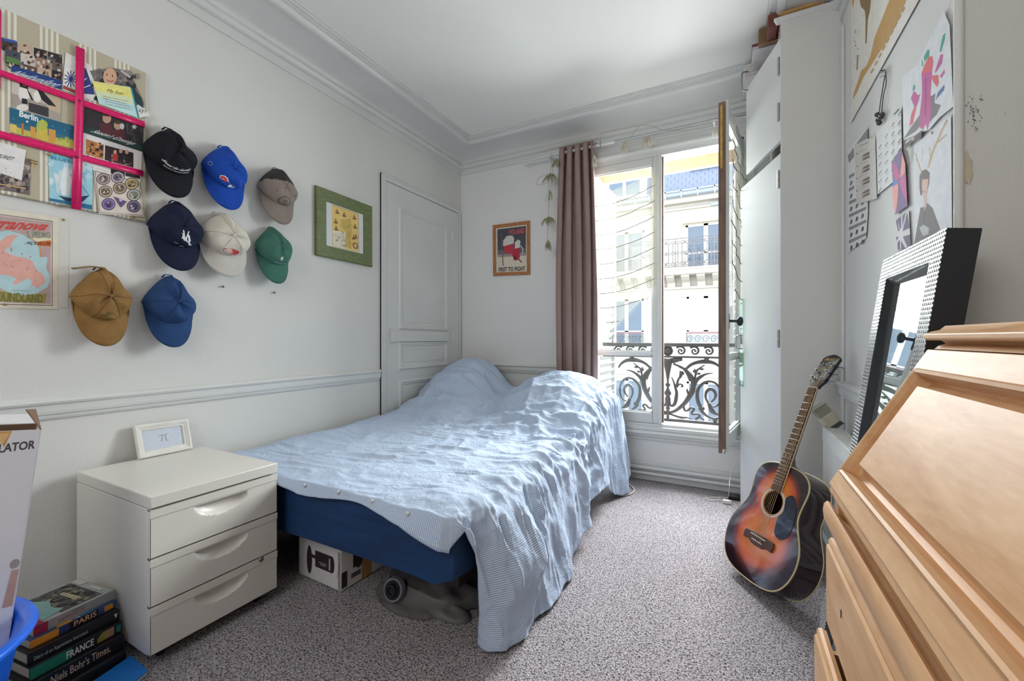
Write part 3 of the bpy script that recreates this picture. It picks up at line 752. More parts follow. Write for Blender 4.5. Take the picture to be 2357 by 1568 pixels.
# hanging folds on the side, radiating creases on the top
side = np.clip(q * 1.6, 0, 1)
ph = Y_ * 15 + 1.3 * vnoise(Y_ * 3, q * 2, 4) + q * 2.2
PX += side * (.020 * np.sin(ph) + .012 * np.sin(ph * 2.3 + 1)) * (1 - .35 * q)
PX += .05 * np.exp(-((Y_ - 1.42) / .16) ** 2 - ((q - .62) / .22) ** 2)          # big bulging fold near the corner
PX -= .035 * np.exp(-((Y_ - 1.62) / .12) ** 2 - ((q - .7) / .25) ** 2)
# creases: ridged noise stretched along the bed width, sheared
def ridge(a): return 1 - 2 * np.abs(a)
cx_ = S_ * 3.2 + .8 * Y_; cy_ = Y_ * 9 - 1.5 * S_
wr = .0115 * ridge(vnoise(cx_ + .5 * vnoise(cx_ * .7, cy_ * .5, 9), cy_, 1)) + .0075 * ridge(vnoise(cx_ * 2.6, cy_ * 2.1 + 1.2 * vnoise(cx_, cy_, 3), 2)) + .0024 * vnoise(S_ * 34, Y_ * 40, 5)
rough_zone = .55 + 1.3 * G(X_, Y_, 1.2, 2.35, .55, .30) + .7 * G(X_, Y_, .45, 2.45, .5, .35) + .5 * np.exp(-((S_ - 1.42) / .22) ** 2) + .9 * G(X_, Y_, .35, 2.82, .45, .4)
vert = .010 * ridge(vnoise(Y_ * 30 + 5 * S_, S_ * 5, 11)) * np.exp(-((S_ - 1.50) / .16) ** 2)
mid = .016 * ridge(vnoise(S_ * 5 + 2 * Y_, Y_ * 6 - 3 * S_, 21)) * G(X_, Y_, 1.2, 2.30, .35, .22) + .012 * ridge(vnoise((S_ + Y_) * 4, (Y_ - S_) * 1.6, 31)) * G(X_, Y_, 1.1, 2.75, .5, .3)
D = (wr * rough_zone + vert + mid) * np.clip((Y_ - 1.06) / .08 + .25, .25, 1)
# surface normal for the displacement
dPx = np.gradient(PX, axis=1); dPz = np.gradient(PZ, axis=1); ln = np.sqrt(dPx ** 2 + dPz ** 2) + 1e-9
PX += -dPz / ln * D; PZ += dPx / ln * D
PX = np.maximum(PX, .032); 
lim = np.where(q > 0, .006 + .006 * (1 + np.sin(Y_ * 40)), 0); PZ = np.maximum(PZ, lim)
# the hem rolls over the foot of the bed
hem = np.interp(S_, [0, .5, .80, 1.0, 1.20, 1.33, 1.40, 1.48, 2.0], [.006, .020, .020, .020, .035, .08, .10, .02, .0])
under = np.clip((1.10 - Y_) / .06, 0, 1)
PZ -= np.where(S_ < 1.50, hem * under ** 1.3, 0) + .012 * under * (S_ < 1.4) * (1 + np.sin(S_ * 11))
PY = np.where(Y_ < 1.10, 1.10 - (1.10 - Y_) * .42 + .012 * np.sin(S_ * 9) * under, Y_)
PY += np.where(q > 0, .15 * np.clip(q * 1.25, 0, 1) ** .8 * np.exp(-np.maximum(Y_ - 1.04, 0) / .13), 0)
PY += .012 * side * np.sin(q * 7) * under
PY = np.where(S_ < .66, np.maximum(PY, 1.0745), PY)
P3 = np.stack([PX, PY, PZ], -1).reshape(-1, 3)
me = bpy.data.meshes.new('duvet_cover')
idx = np.arange(NA * NB).reshape(NB, NA)
F = np.stack([idx[:-1, :-1], idx[1:, :-1], idx[1:, 1:], idx[:-1, 1:]], -1).reshape(-1, 4)
me.from_pydata(P3.tolist(), [], F.tolist())
uvl = me.uv_layers.new(name='UVMap'); li = np.empty(len(me.loops), dtype=np.int64); me.loops.foreach_get('vertex_index', li)
UV = np.stack([S_.reshape(-1)[li], Y_.reshape(-1)[li]], -1); uvl.data.foreach_set('uv', UV.reshape(-1))
me.polygons.foreach_set('use_smooth', [True] * len(me.polygons)); me.update()
duvet = thing('duvet_cover', 'rumpled light blue striped duvet cover hanging to the floor', 'duvet', (0, 0, 0))
dc = link('cover', me, DUV, duvet)
sd = dc.modifiers.new('thick', 'SOLIDIFY'); sd.thickness = .004; sd.offset = -1
# button band along the foot hem
btn = mat('pale_button', (206, 210, 214), .4)
jr = NB - 8
for s_ in (.52, .70, .88, 1.06, 1.22):
    i = int(s_ / (A_TOP + A_SIDE) * (NA - 1)); p = Vector((PX[jr, i], PY[jr, i] - .006, PZ[jr, i]))
    MB().lathe([(0, .003), (.006, .003), (.008, 0), (.006, -.002)], p, (0, -1, .25), 12).build('button', btn, duvet, smooth=True)

# ---- things pushed under the bed
ib = thing('pump_box', 'white printed cardboard box for an air pump under the bed', 'box', (.7, 1.36, 0))
IO = (.7, 1.36, 0); wcard = mat('white_carton', (214, 212, 210), .6, var=.03)
pa, pb_, pc = at(688, 1320, z=.005), at(785, 1363, z=.005), at(828, 1363, z=.005)
ex = (pb_ - pa).normalized(); ey = Vector((-ex.y, ex.x, 0)); Lx = (pb_ - pa).length; Ly = .30; Hh = .17
qq = lambda a, b, z: pa + ex * a + ey * b + Vector((0, 0, z))
MB(IO).hexa([qq(0, 0, 0), qq(Lx, 0, 0), qq(Lx, Ly, 0), qq(0, Ly, 0)], [qq(0, 0, Hh), qq(Lx, 0, Hh), qq(Lx, Ly, Hh), qq(0, Ly, Hh)]).build('carton', wcard, ib, bevel=.002)
pm = MB(IO); nrm = -ey
def rect(mb, a0, a1, z0, z1, mi, lift=.001, fn=lambda a, z, l: qq(a, -l, z)): mb.poly([fn(a0, z0, lift), fn(a1, z0, lift), fn(a1, z1, lift), fn(a0, z1, lift)], mi)
pd, ps, pg = ink((52, 36, 48)), ink((90, 86, 92)), ink((180, 176, 176))
def ell(mb, ca, cz, ra, rz_, mi, lift, fn, n=18): mb.poly([fn(ca + ra * math.cos(2 * math.pi * k / n), cz + rz_ * math.sin(2 * math.pi * k / n), lift) for k in range(n)], mi)
fnf = lambda a, z, l: qq(a, -l, z)
ell(pm, .075, .082, .018, .062, 0, .001, fnf); rect(pm, .085, .12, .095, .110, 0, .0012); rect(pm, .115, .225, .062, .132, 0, .0014); ell(pm, .225, .097, .014, .035, 0, .0014, fnf)
rect(pm, .205, .215, .070, .120, 2, .0018); rect(pm, .138, .19, .086, .089, 2, .0018); rect(pm, .15, .185, .078, .081, 2, .0018); rect(pm, Lx - .018, Lx - .002, 0.004, Hh - .01, 3, .001)
for k in range(5): rect(pm, .255 + .004 * k, .257 + .004 * k, .05 + .006 * k, .055 + .02 * k, 1, .001)
pm.build('print', [pd, ps, pg, ink((150, 146, 146))], ib, fix=False)
fns = lambda a, z, l: qq(Lx + l, a, z)
pm2 = MB(IO)
rect(pm2, .002, .03, .01, .075, 0, .001, fns); write(pm2, 'INTEX', [fns(.026, .012, 0), fns(.026, .074, 0), fns(.006, .074, 0), fns(.006, .012, 0)], ex, 1, .03)
rect(pm2, .06, .085, .07, .16, 0, .001, fns); ell(pm2, .09, .09, .02, .03, 0, .0012, fns); rect(pm2, .05, .1, .03, .05, 2, .001, fns); rect(pm2, .105, .16, .0, Hh, 3, .0009, fns)
pm2.build('print', [pd, ink((220, 218, 216)), ps, ink((176, 132, 84))], ib, fix=False)

bag = thing('folded_airbed', 'crumpled grey folded airbed with black valve under the bed', 'airbed', (1.12, 1.33, 0))
GV = mat('grey_flocked_vinyl', (92, 88, 88), .5, var=.12, vscale=9, bump=.2, bscale=20)
n_, m_ = 56, 30; u_ = np.linspace(0, 2 * np.pi, n_, endpoint=False)[None, :]; v_ = np.linspace(0, 1, m_)[:, None]
rad_ = np.sin(v_ * np.pi / 2 * .98 + .02) * (1 + .10 * np.sin(3 * u_ + 1) + .07 * np.sin(5 * u_))
hx_ = .095 * np.cos(v_ * np.pi / 2) ** .7 + .014 * ridge(vnoise(3 * np.cos(u_) * rad_ + 5, 3 * np.sin(u_) * rad_ + 5, 2)) * (v_ > .05)
bx_, by_ = 1.12 + .25 * rad_ * np.cos(u_), 1.42 + .17 * rad_ * np.sin(u_)
bm_ = MB((1.12, 1.33, 0)); bm_.grid([[(bx_[i, j], by_[i, j], max(.002, hx_[i, j])) for j in range(n_)] for i in range(m_)], closed=True)
bm_.build('folded_vinyl', GV, bag, smooth=True)
for k, (c, r, h) in enumerate((((1.0, 1.285, .02), .06, .075), ((1.25, 1.31, .02), .09, .035), ((1.10, 1.275, .012), .11, .03))):
    f_ = MB((1.12, 1.33, 0)); f_.grid([[(c[0] + r * math.sin(a) * math.cos(b) * 1.3, c[1] + r * .55 * math.sin(a) * math.sin(b), max(.001, c[2] - .02 + h * math.cos(a) * (1 + .25 * math.sin(3 * b + k)))) for b in [2 * math.pi * i / 22 for i in range(22)]] for a in [math.pi * i / 28 for i in range(15)]], closed=True)
    f_.build('fold', GV, bag, smooth=True)
vp = at(905, 1358, y=1.235); blackp = mat('black_rubber', (26, 24, 30), .35)
MB((1.12, 1.33, 0)).lathe([(.0, .012), (.012, .012), (.014, .018), (.022, .018), (.026, .008), (.034, .008), (.036, 0), (.036, -.02)], vp, (.1, -1, .25), 24).build('valve', blackp, bag, smooth=True, angle=40)
MB((1.12, 1.33, 0)).lathe([(.036, .004), (.042, .004), (.044, -.004), (.044, -.02), (.036, -.02)], vp, (.1, -1, .25), 24).build('valve_ring', mat('grey_plastic', (120, 120, 128), .4), bag, smooth=True, angle=40)

# ================================================================ drawer cabinet
CAB = mat('beige_powder_coat', (222, 219, 211), .38, var=.012, vscale=3)
cx0, cx1, cy0, cy1, cz0, cz1 = .035, .60, .648, 1.068, .042, .548
cabn = thing('drawer_cabinet', 'low white metal drawer cabinet on castors beside the bed', 'cabinet', ((cx0 + cx1) / 2, (cy0 + cy1) / 2, 0))
KO = ((cx0 + cx1) / 2, (cy0 + cy1) / 2, 0)
bd = MB(KO); bd.box(cx0, cx1 - .02, cy0, cy0 + .012, cz0, cz1 - .04); bd.box(cx0, cx1 - .02, cy1 - .012, cy1, cz0, cz1 - .04); bd.box(cx0, cx0 + .012, cy0 + .012, cy1 - .012, cz0, cz1 - .04); bd.box(cx0, cx1 - .02, cy0 + .012, cy1 - .012, cz0, cz0 + .012)
bd.build('body', CAB, cabn, bevel=.002)
MB(KO).box(cx0, cx1, cy0, cy1, cz1 - .038, cz1).build('top', CAB, cabn, bevel=.003)
zs = [cz0 + .002, cz0 + .002 + .153, cz0 + .002 + .306, cz1 - .042]
for k in range(3):
    z0, z1 = zs[k] + .002, zs[k + 1] - .002
    # front with a half-moon finger pull: a grid bent inward under the top lip
    dr = MB(KO); ny, nz = 61, 31; P = []
    yc, rw_, zt_ = (cy0 + cy1) / 2 + .005, .088, z1 - .028
    for i in range(nz + 1):
        z = z0 + (z1 - z0) * i / nz; row = []
        for j in range(ny + 1):
            y = cy0 + .001 + (cy1 - cy0 - .002) * j / ny
            rr_ = math.hypot((y - yc) / rw_, (z - zt_) / .052); dpt = 0
            if z <= zt_ and rr_ < 1: dpt = .028 * (1 - rr_ ** 2.2) ** .6 * min(1, (zt_ - z) / .001 + .0 if z == zt_ else 1)
            row.append((cx1 - .001 - dpt, y, z))
        P.append(row)
    # sharpen the upper edge of the pull
    zi = [i for i in range(nz + 1) if z0 + (z1 - z0) * i / nz <= zt_][-1]
    row = [Vector((cx1 - .001, p[1], p[2] + .0006)) for p in P[zi]]
    P.insert(zi + 1, row)
    dr.grid(P)
    dr.box(cx1 - .04, cx1 - .034, cy0 + .003, cy1 - .003, z0, z1); dr.box(cx1 - .038, cx1 - .001, cy0 + .001, cy1 - .001, z1 - .0015, z1); dr.box(cx1 - .038, cx1 - .001, cy0 + .001, cy1 - .001, z0, z0 + .0015)
    dr.box(cx1 - .038, cx1 - .001, cy0 + .001, cy0 + .0025, z0, z1); dr.box(cx1 - .038, cx1 - .001, cy1 - .0025, cy1 - .001, z0, z1)
    d_ = dr.build('drawer', CAB, cabn, smooth=True, angle=35)
    MB(KO).box(cx1 - .0012, cx1 + .0012, cy0 + .001, cy1 - .001, z1 - .0235, z1).build('lip', CAB, d_)
    if k == 0:
        q_ = at(601, 1288, x=cx1); MB(KO).lathe([(0, .004), (.006, .004), (.0065, .003), (.010, .003), (.011, 0)], (cx1 - .001, q_.y, q_.z), (1, 0, 0), 20).build('lock', mat('chrome', (200, 200, 204), .15, 1.0), d_, smooth=True, angle=40)
        MB(KO).box(cx1 + .0025, cx1 + .0042, q_.y - .0008, q_.y + .0008, q_.z - .0045, q_.z + .0045).build('key_slot', blackp, d_)
for x in (cx0 + .05, cx1 - .06):
    for y in (cy0 + .05, cy1 - .05):
        w = MB(KO); w.tube([(x, y - .008, .0165), (x, y + .008, .0165)], .0165, 18); w.box(x - .014, x + .014, y - .014, y + .014, .031, cz0 + .001); w.build('castor', blackp, cabn, smooth=True, angle=40)

# ---- small white photo frame on the cabinet
WF = mat('white_painted_wood', (224, 222, 216), .5, var=.04, vscale=30)
zb_ = cz1 + .001
def fcor(u, v, x, z=None): q = at(u, v, x=x); return Vector((x, q.y, q.z if z is None else z))
bl, br, tl, tr_ = fcor(317, 1056, .052, zb_), fcor(441, 1030, .052, zb_), fcor(304, 981, .016), fcor(430, 965, .016)
def framed(name, label, cat_, quad, depth, rings, mats_, names=('frame', 'picture')):
    """frame round a quad (tl, tr, br, bl): rings = [(inset fraction in metres, height)], the last ring carries the picture"""
    a, b, c, d = [Vector(q) for q in quad]; cen = (a + b + c + d) / 4
    n = (b - a).cross(d - a).normalized() * -1
    if n.dot(Vector((CX, 0, CH)) - cen) < 0: n = -n
    t_ = thing(name, label, cat_, tuple(d))
    ux, uy = (b - a).normalized(), (a - d).normalized()
    def inset(m, h): return [a + (ux - uy) * m + n * h, b + (-ux - uy) * m + n * h, c + (-ux + uy) * m + n * h, d + (ux + uy) * m + n * h]
    mb = MB(d); P = [inset(0, 0)] + [inset(m, h) for m, h in rings]
    mb.grid(P, closed=True); mb.poly(P[0]); fo = mb.build(names[0], mats_[0], t_)
    p = MB(d); p.poly(inset(rings[-1][0] - .001, rings[-1][1] + .0004)); p.build(names[1], mats_[1], t_, fix=False)
    return t_, n, inset(rings[-1][0], rings[-1][1] + .0008)
fr, n_f, q_f = framed('picture_stand', 'small white photo frame leaning on the wall atop the drawer cabinet', 'frame', (tl, tr_, br, bl), .012,
    [(0, .012), (.004, .016), (.010, .016), (.012, .013), (.016, .013), (.020, .009), (.025, .009), (.027, .003)], (WF, mat('pale_blue_card', (196, 204, 216), .5, var=.04, vscale=60)))
w_ = MB(bl); g_ = mat('faint_pencil', (158, 164, 178), .8)
fb2 = lambda i, j: q_f[3] * (1 - i) * (1 - j) + q_f[2] * i * (1 - j) + q_f[0] * (1 - i) * j + q_f[1] * i * j
for st_ in (((.40, .62), (.43, .68), (.52, .67), (.62, .70)), ((.47, .67), (.46, .50), (.43, .34)), ((.56, .68), (.55, .48), (.57, .36), (.60, .36))):
    P_ = cat([fb2(*p) + n_f * .0004 for p in st_], 4); w_.tube(P_, .0011, 5)
w_.build('lettering', g_, fr, fix=False)
# ================================================================ hat wall
class Art:
    """flat print on a plane: f(u, v, lift) -> point; every patch is laid a hair above the one before"""
    def __init__(s, f, step=.00002, base=.0004): s.f, s.step, s.k, s.base = f, step, 0, base; s.mb = MB(); s.mats = []
    def mi(s, c):
        m = ink(c) if not isinstance(c, bpy.types.Material) else c
        if m not in s.mats: s.mats.append(m)
        return s.mats.index(m)
    def h(s): s.k += 1; return s.base + s.k * s.step
    def p(s, c, pts): h = s.h(); s.mb.poly([s.f(u, v, h) for u, v in pts], s.mi(c)); return s
    def r(s, c, u0, v0, u1, v1): return s.p(c, [(u0, v0), (u1, v0), (u1, v1), (u0, v1)])
    def e(s, c, u, v, ru, rv, n=16, a=0): return s.p(c, [(u + ru * math.cos(2 * math.pi * k / n + a), v + rv * math.sin(2 * math.pi * k / n + a)) for k in range(n)])
    def l(s, c, pts, w):
        """line as a strip of width w (pixels)"""
        h = s.h(); P = [Vector(q).to_3d() for q in pts]; n = len(P); a, b = [], []
        for i in range(n):
            t = (P[min(i + 1, n - 1)] - P[max(i - 1, 0)]); t = Vector((-t.y, t.x, 0)).normalized() * (w / 2); a.append(P[i] + t); b.append(P[i] - t)
        for i in range(n - 1): s.mb.poly([s.f(q.x, q.y, h) for q in (a[i], a[i + 1], b[i + 1], b[i])], s.mi(c))
        return s
    def t(s, c, txt, quad, **k):
        h = s.h(); q = [s.f(u, v, h) for u, v in quad]; nn = (q[1] - q[0]).cross(q[3] - q[0]).normalized()
        if nn.dot(Vector((CX, 0, CH)) - q[0]) < 0: nn = -nn
        write(s.mb, txt, q, nn, s.mi(c), lift=.0001, **k); return s
    def spatter(s, cols, u0, v0, u1, v1, n, r, seed, inside=None):
        g_ = random.Random(seed)
        for k in range(n):
            u, v = g_.uniform(u0, u1), g_.uniform(v0, v1)
            if inside and not inside(u, v): continue
            m = g_.randint(5, 7); rr = [(r * g_.uniform(.5, 1.3), r * g_.uniform(.5, 1.3)) for _ in range(m)]
            s.p(g_.choice(cols), [(u + rr[i][0] * math.cos(2 * math.pi * i / m), v + rr[i][1] * math.sin(2 * math.pi * i / m)) for i in range(m)])
        return s
    def done(s, parent, name='print'):
        s.mb.o = Vector(parent.location)
        if s.mb.f: s.mb.build(name, s.mats, parent, fix=False)
def paper(name, label, cat_, poly, f, col, th=.0005, group=None):
    """a sheet of paper or card cut to a pixel polygon on the plane f"""
    t_ = thing(name, label, cat_, (0, 0, 0), group)
    P = [f(u, v, 0) for u, v in poly]; n = (P[1] - P[0]).cross(P[2] - P[0]).normalized()
    if n.dot(Vector((CX, 0, CH)) - P[0]) < 0: n = -n
    mb = MB(); mb.slab(P, n * th); mb.build('sheet', ink(col) if not isinstance(col, bpy.types.Material) else col, t_)
    return t_

# ---- ribbon notice board
BXF = .014
brd = thing('notice_board', 'striped beige fabric notice board criss-crossed with pink ribbons', 'notice board')
FAB = mat('striped_board_fabric', (186, 178, 156), .9, bump=.2, bscale=300)
nt = FAB.node_tree; b_ = nt.nodes['Principled BSDF']; tc = nt.nodes.new('ShaderNodeTexCoord'); sp = nt.nodes.new('ShaderNodeSeparateXYZ'); nt.links.new(tc.outputs['Object'], sp.inputs[0])
def mth(op, a, b=None):
    n = nt.nodes.new('ShaderNodeMath'); n.operation = op
    for i, q in enumerate((a, b)):
        if q is None: continue
        if isinstance(q, (int, float)): n.inputs[i].default_value = q
        else: nt.links.new(q, n.inputs[i])
    return n.outputs[0]
ph = mth('FRACT', mth('MULTIPLY', mth('SUBTRACT', sp.outputs['Y'], .4545), 1 / .1035))
grp = mth('LESS_THAN', ph, .53); sub = mth('LESS_THAN', mth('FRACT', mth('MULTIPLY', ph, 4 / .53)), .5)
mk = mth('MULTIPLY', grp, sub); mxx = nt.nodes.new('ShaderNodeMixRGB'); nt.links.new(mk, mxx.inputs['Fac'])
mxx.inputs['Color1'].default_value = rgb((184, 176, 154)); mxx.inputs['Color2'].default_value = rgb((226, 222, 210)); nt.links.new(mxx.outputs[0], b_.inputs['Base Color'])
MB().box(.0005, BXF, .28, .870, 1.545, 2.181).build('padded_panel', FAB, brd, bevel=.004)
PINK = mat('pink_satin_ribbon', (222, 24, 104), .35, var=.12, vscale=30, stretch=(1, 4, 4))
def bp_(u, v, l=0): return at(u, v, x=BXF + l)
def ribbon(pts_a, pts_b, lift):
    mb = MB(); n = len(pts_a); P = []
    for k in range(n):
        for _ in (0,): P.append([bp_(*pts_a[k], lift + .0025 * (k % 2)), bp_(*pts_b[k], lift + .0025 * (k % 2))])
    mb.grid(P); o = mb.build('ribbon', PINK, brd, smooth=True, fix=False); s_ = o.modifiers.new('t', 'SOLIDIFY'); s_.thickness = .0008; s_.offset = 1
ribbon([(175, 105), (173, 240), (168, 360), (164, 480)], [(195, 114), (193, 246), (190, 365), (187, 484)], .0085)
ribbon([(-40, 143), (0, 160), (80, 188), (175, 222), (195, 231), (270, 258), (333, 280)], [(-40, 158), (0, 174), (80, 204), (175, 236), (193, 245), (270, 272), (333, 294)], .0065)
ribbon([(-40, 290), (0, 301), (80, 322), (168, 347), (190, 356), (260, 375), (330, 393)], [(-40, 306), (0, 318), (80, 340), (168, 363), (190, 370), (260, 388), (329, 406)], .0065)
ribbon([(-12, 15), (-12, 100), (-12, 200)], [(3, 25), (2, 110), (1, 205)], .0085)
for u, v in ((183, 232), (178, 361)):
    q = bp_(u, v, .010); MB().lathe([(0, .004), (.004, .0035), (.006, 0)], q, (1, 0, 0), 12).build('stud', mat('ribbon_stud', (150, 20, 70), .4), brd, smooth=True)
# cards tucked behind the ribbons
def card(name, label, cat_, poly, col, lift, draw=None, group='cards tucked behind the board ribbons'):
    f = lambda u, v, l: at(u, v, x=BXF + lift + l)
    t_ = paper(name, label, cat_, poly, f, col, .0004, group)
    if draw: a = Art(f); a.p(col, poly); draw(a); a.done(t_)
    return t_
browns = [(92, 70, 62), (48, 40, 42), (150, 116, 98), (196, 168, 148), (70, 78, 96), (112, 96, 90), (34, 30, 36), (206, 196, 188)]
def d1(a):
    for i, (u0, v0, u1, v1) in enumerate(((4, 87, 40, 112), (42, 96, 75, 121), (78, 109, 108, 133), (110, 118, 143, 143), (13, 112, 46, 145), (48, 121, 80, 148), (84, 130, 116, 155), (120, 141, 144, 170), (54, 147, 84, 168), (86, 153, 118, 178), (120, 160, 142, 186), (18, 138, 46, 155))):
        dv = (u1 - u0) * .28; a.p(browns[(i * 3) % 8], [(u0, v0), (u1, v0 + dv), (u1, v1 + dv), (u0, v1)])
        a.spatter(browns, u0 + 3, v0 + 8, u1 - 3, v1 + 2, 9, 4.2, i)
    a.p((90, 130, 70), [(15, 128), (44, 138), (45, 150), (14, 142)]); a.p((60, 90, 170), [(5, 87), (38, 94), (38, 100), (5, 94)])
    a.p((28, 62, 128), [(28, 150), (143, 186), (141, 206), (26, 164)])
    a.t((236, 240, 246), 'Newfoundland', [(36, 160), (137, 190), (135, 203), (33, 172)], shear=.25)
card('collage_postcard', 'photo collage postcard reading Newfoundland with blue band on the board', 'postcard', [(3, 84), (148, 128), (141, 207), (26, 167)], (196, 188, 182), .001, d1)
def d2(a):
    for k in range(6):
        an = k * math.pi / 6; a.l((40, 60, 130), [(163 - 16 * math.cos(an), 182 - 20 * math.sin(an)), (163 + 16 * math.cos(an), 182 + 20 * math.sin(an))], 2.2)
    a.p((46, 66, 132), [(176, 150), (198, 158), (216, 208), (218, 218), (176, 214)]); a.l((230, 234, 244), [(178, 196), (200, 180)], 2); a.l((230, 234, 244), [(182, 206), (208, 196)], 2)
    a.p((150, 76, 70), [(146, 196), (174, 208), (174, 216), (144, 204)])
card('snowflake_card', 'white greeting card with blue snowflakes behind the vertical pink ribbon', 'card', [(151, 121), (176, 132), (212, 152), (222, 236), (143, 206)], (226, 224, 222), .0018, d2)
def d3(a):
    a.spatter([(70, 66, 70), (104, 98, 98), (44, 42, 48), (140, 132, 128)], 214, 164, 318, 236, 60, 7, 4); a.e((214, 168, 140), 253, 177, 16, 20); a.e((60, 52, 52), 246, 172, 1.6, 2); a.e((60, 52, 52), 259, 175, 1.6, 2); a.l((150, 60, 60), [(246, 184), (254, 188), (262, 186)], 2)
    a.l((190, 186, 182), [(278, 162), (300, 178)], 5); a.p((36, 58, 66), [(298, 190), (326, 226), (331, 250), (305, 230)])
card('portrait_photo', 'photograph of a smiling child in a grey knitted hood', 'photo', [(207, 163), (264, 157), (298, 164), (332, 238), (322, 262), (230, 215)], (120, 112, 110), .0024, d3)
def d4(a):
    a.p((232, 226, 132), [(213, 187), (299, 202), (306, 226), (219, 208)]); a.p((214, 226, 190), [(219, 208), (306, 226), (310, 242), (223, 222)]); a.p((190, 222, 226), [(223, 222), (310, 242), (317, 271), (229, 238)])
    a.p((40, 140, 160), [(300, 202), (304, 203), (321, 272), (317, 271)]); a.t((60, 58, 60), 'My Son', [(246, 204), (282, 211), (284, 222), (247, 214)], shear=.2)
    for k in range(4): a.t((96, 100, 96), ('You didn t grow up all at once', 'although sometimes it seems', 'I was only yesterday that I called you', 'as you grow up just and')[k], [(234 + 3 * k, 219 + 6 * k), (294 + 3 * k - 4 * (k % 2), 232 + 6 * k), (294 + 3 * k - 4 * (k % 2), 235.5 + 6 * k), (234 + 3 * k, 222.5 + 6 * k)], shear=.2)
card('poem_card', 'yellow and pale blue verse card headed My Son', 'card', [(212, 186), (300, 201), (321, 273), (228, 239)], (222, 226, 200), .0050, d4)
card('torn_note', 'white paper corner with letters peeping out beside the verse card', 'note', [(313, 233), (324, 238), (347, 266), (318, 272)], (228, 226, 224), .0028, lambda a: a.t((70, 66, 66), 'ays', [(318, 250), (336, 253), (338, 262), (320, 261)], shear=.2))
def d5(a):
    a.p((206, 196, 186), [(27, 187), (140, 226), (138, 250), (26, 214)]); a.p((196, 176, 150), [(100, 215), (140, 226), (139, 262), (110, 250)])
    a.e((232, 228, 222), 55, 215, 13, 19); a.p((36, 34, 40), [(44, 190), (64, 198), (66, 206), (46, 200)]); a.p((36, 34, 40), [(60, 200), (70, 216), (78, 232), (72, 230), (66, 216)])
    a.e((234, 230, 224), 86, 222, 9, 14); a.p((34, 32, 38), [(86, 206), (100, 212), (116, 230), (130, 246), (112, 242), (96, 230)]); a.p((34, 32, 38), [(50, 226), (62, 228), (64, 240), (50, 238)]); a.e((226, 222, 216), 52, 248, 14, 8)
    a.p((60, 56, 62), [(66, 236), (112, 248), (112, 270), (66, 256)]); a.p((220, 120, 60), [(52, 192), (60, 195), (60, 199), (53, 197)])
card('puffin_postcard', 'postcard of black and white puffins behind the top ribbon', 'postcard', [(27, 186), (141, 226), (139, 281), (26, 249)], (168, 158, 150), .001, d5)
def d6(a):
    a.p((30, 98, 130), [(22, 248), (171, 291), (171, 318), (22, 280)]); a.t((236, 240, 240), 'Berlin', [(45, 254), (88, 266), (88, 281), (44, 268)], bold=.03); a.spatter([(210, 226, 232), (70, 130, 158)], 30, 256, 166, 300, 16, 3, 3, lambda u, v: v > 262 + (u - 22) * .2)
    a.p((198, 190, 96), [(22, 286), (60, 300), (110, 312), (171, 326), (171, 346), (22, 304)]); a.p((222, 196, 110), [(23, 284), (38, 288), (38, 306), (23, 302)]); a.l((190, 120, 70), [(52, 284), (52, 310)], 5)
    a.p((206, 186, 80), [(84, 288), (110, 296), (110, 326), (84, 318)]); a.e((176, 186, 84), 97, 288, 13, 12); a.l((214, 200, 90), [(97, 274), (97, 282)], 3); a.p((214, 156, 76), [(112, 296), (128, 300), (128, 330), (112, 326)]); a.p((214, 156, 76), [(70, 290), (82, 294), (82, 318), (70, 314)])
    a.spatter([(188, 196, 90), (214, 176, 90), (150, 168, 76)], 132, 318, 170, 340, 16, 4, 8); a.l((176, 96, 90), [(60, 314), (120, 332), (168, 344)], 4)
card('berlin_postcard', 'painted postcard reading Berlin with yellow domes on teal sky', 'postcard', [(22, 247), (171, 290), (171, 348), (22, 305)], (60, 110, 130), .0018, d6)
def d7(a):
    a.p((30, 62, 60), [(193, 290), (329, 336), (328, 347), (192, 304)]); a.e((190, 148, 128), 246, 272, 10, 12); a.e((190, 148, 128), 271, 288, 9, 11); a.p((86, 36, 46), [(228, 284), (256, 286), (260, 312), (232, 306)]); a.p((86, 36, 46), [(256, 300), (286, 298), (290, 324), (254, 314)])
    a.e((92, 58, 40), 246, 263, 10, 5); a.e((70, 50, 40), 272, 281, 9, 5); a.e((196, 196, 196), 281, 291, 5, 7); a.l((60, 60, 66), [(266, 270), (330, 296)], 2); a.l((90, 92, 96), [(293, 284), (294, 310)], 2); a.spatter([(50, 48, 54), (70, 66, 70)], 296, 296, 326, 322, 10, 5, 3)
    for k in range(3): an = k * math.pi / 3; a.l((232, 232, 236), [(309 - 6 * math.cos(an), 292 - 6 * math.sin(an)), (309 + 6 * math.cos(an), 292 + 6 * math.sin(an))], 1.8)
    a.t((240, 240, 236), "Season's Greetings", [(215, 296), (310, 326), (309, 338), (214, 308)], shear=.25)
card('greetings_card', "dark christmas photo card reading Season's Greetings", 'card', [(194, 245), (330, 293), (328, 349), (192, 305)], (44, 40, 46), .0026, d7)
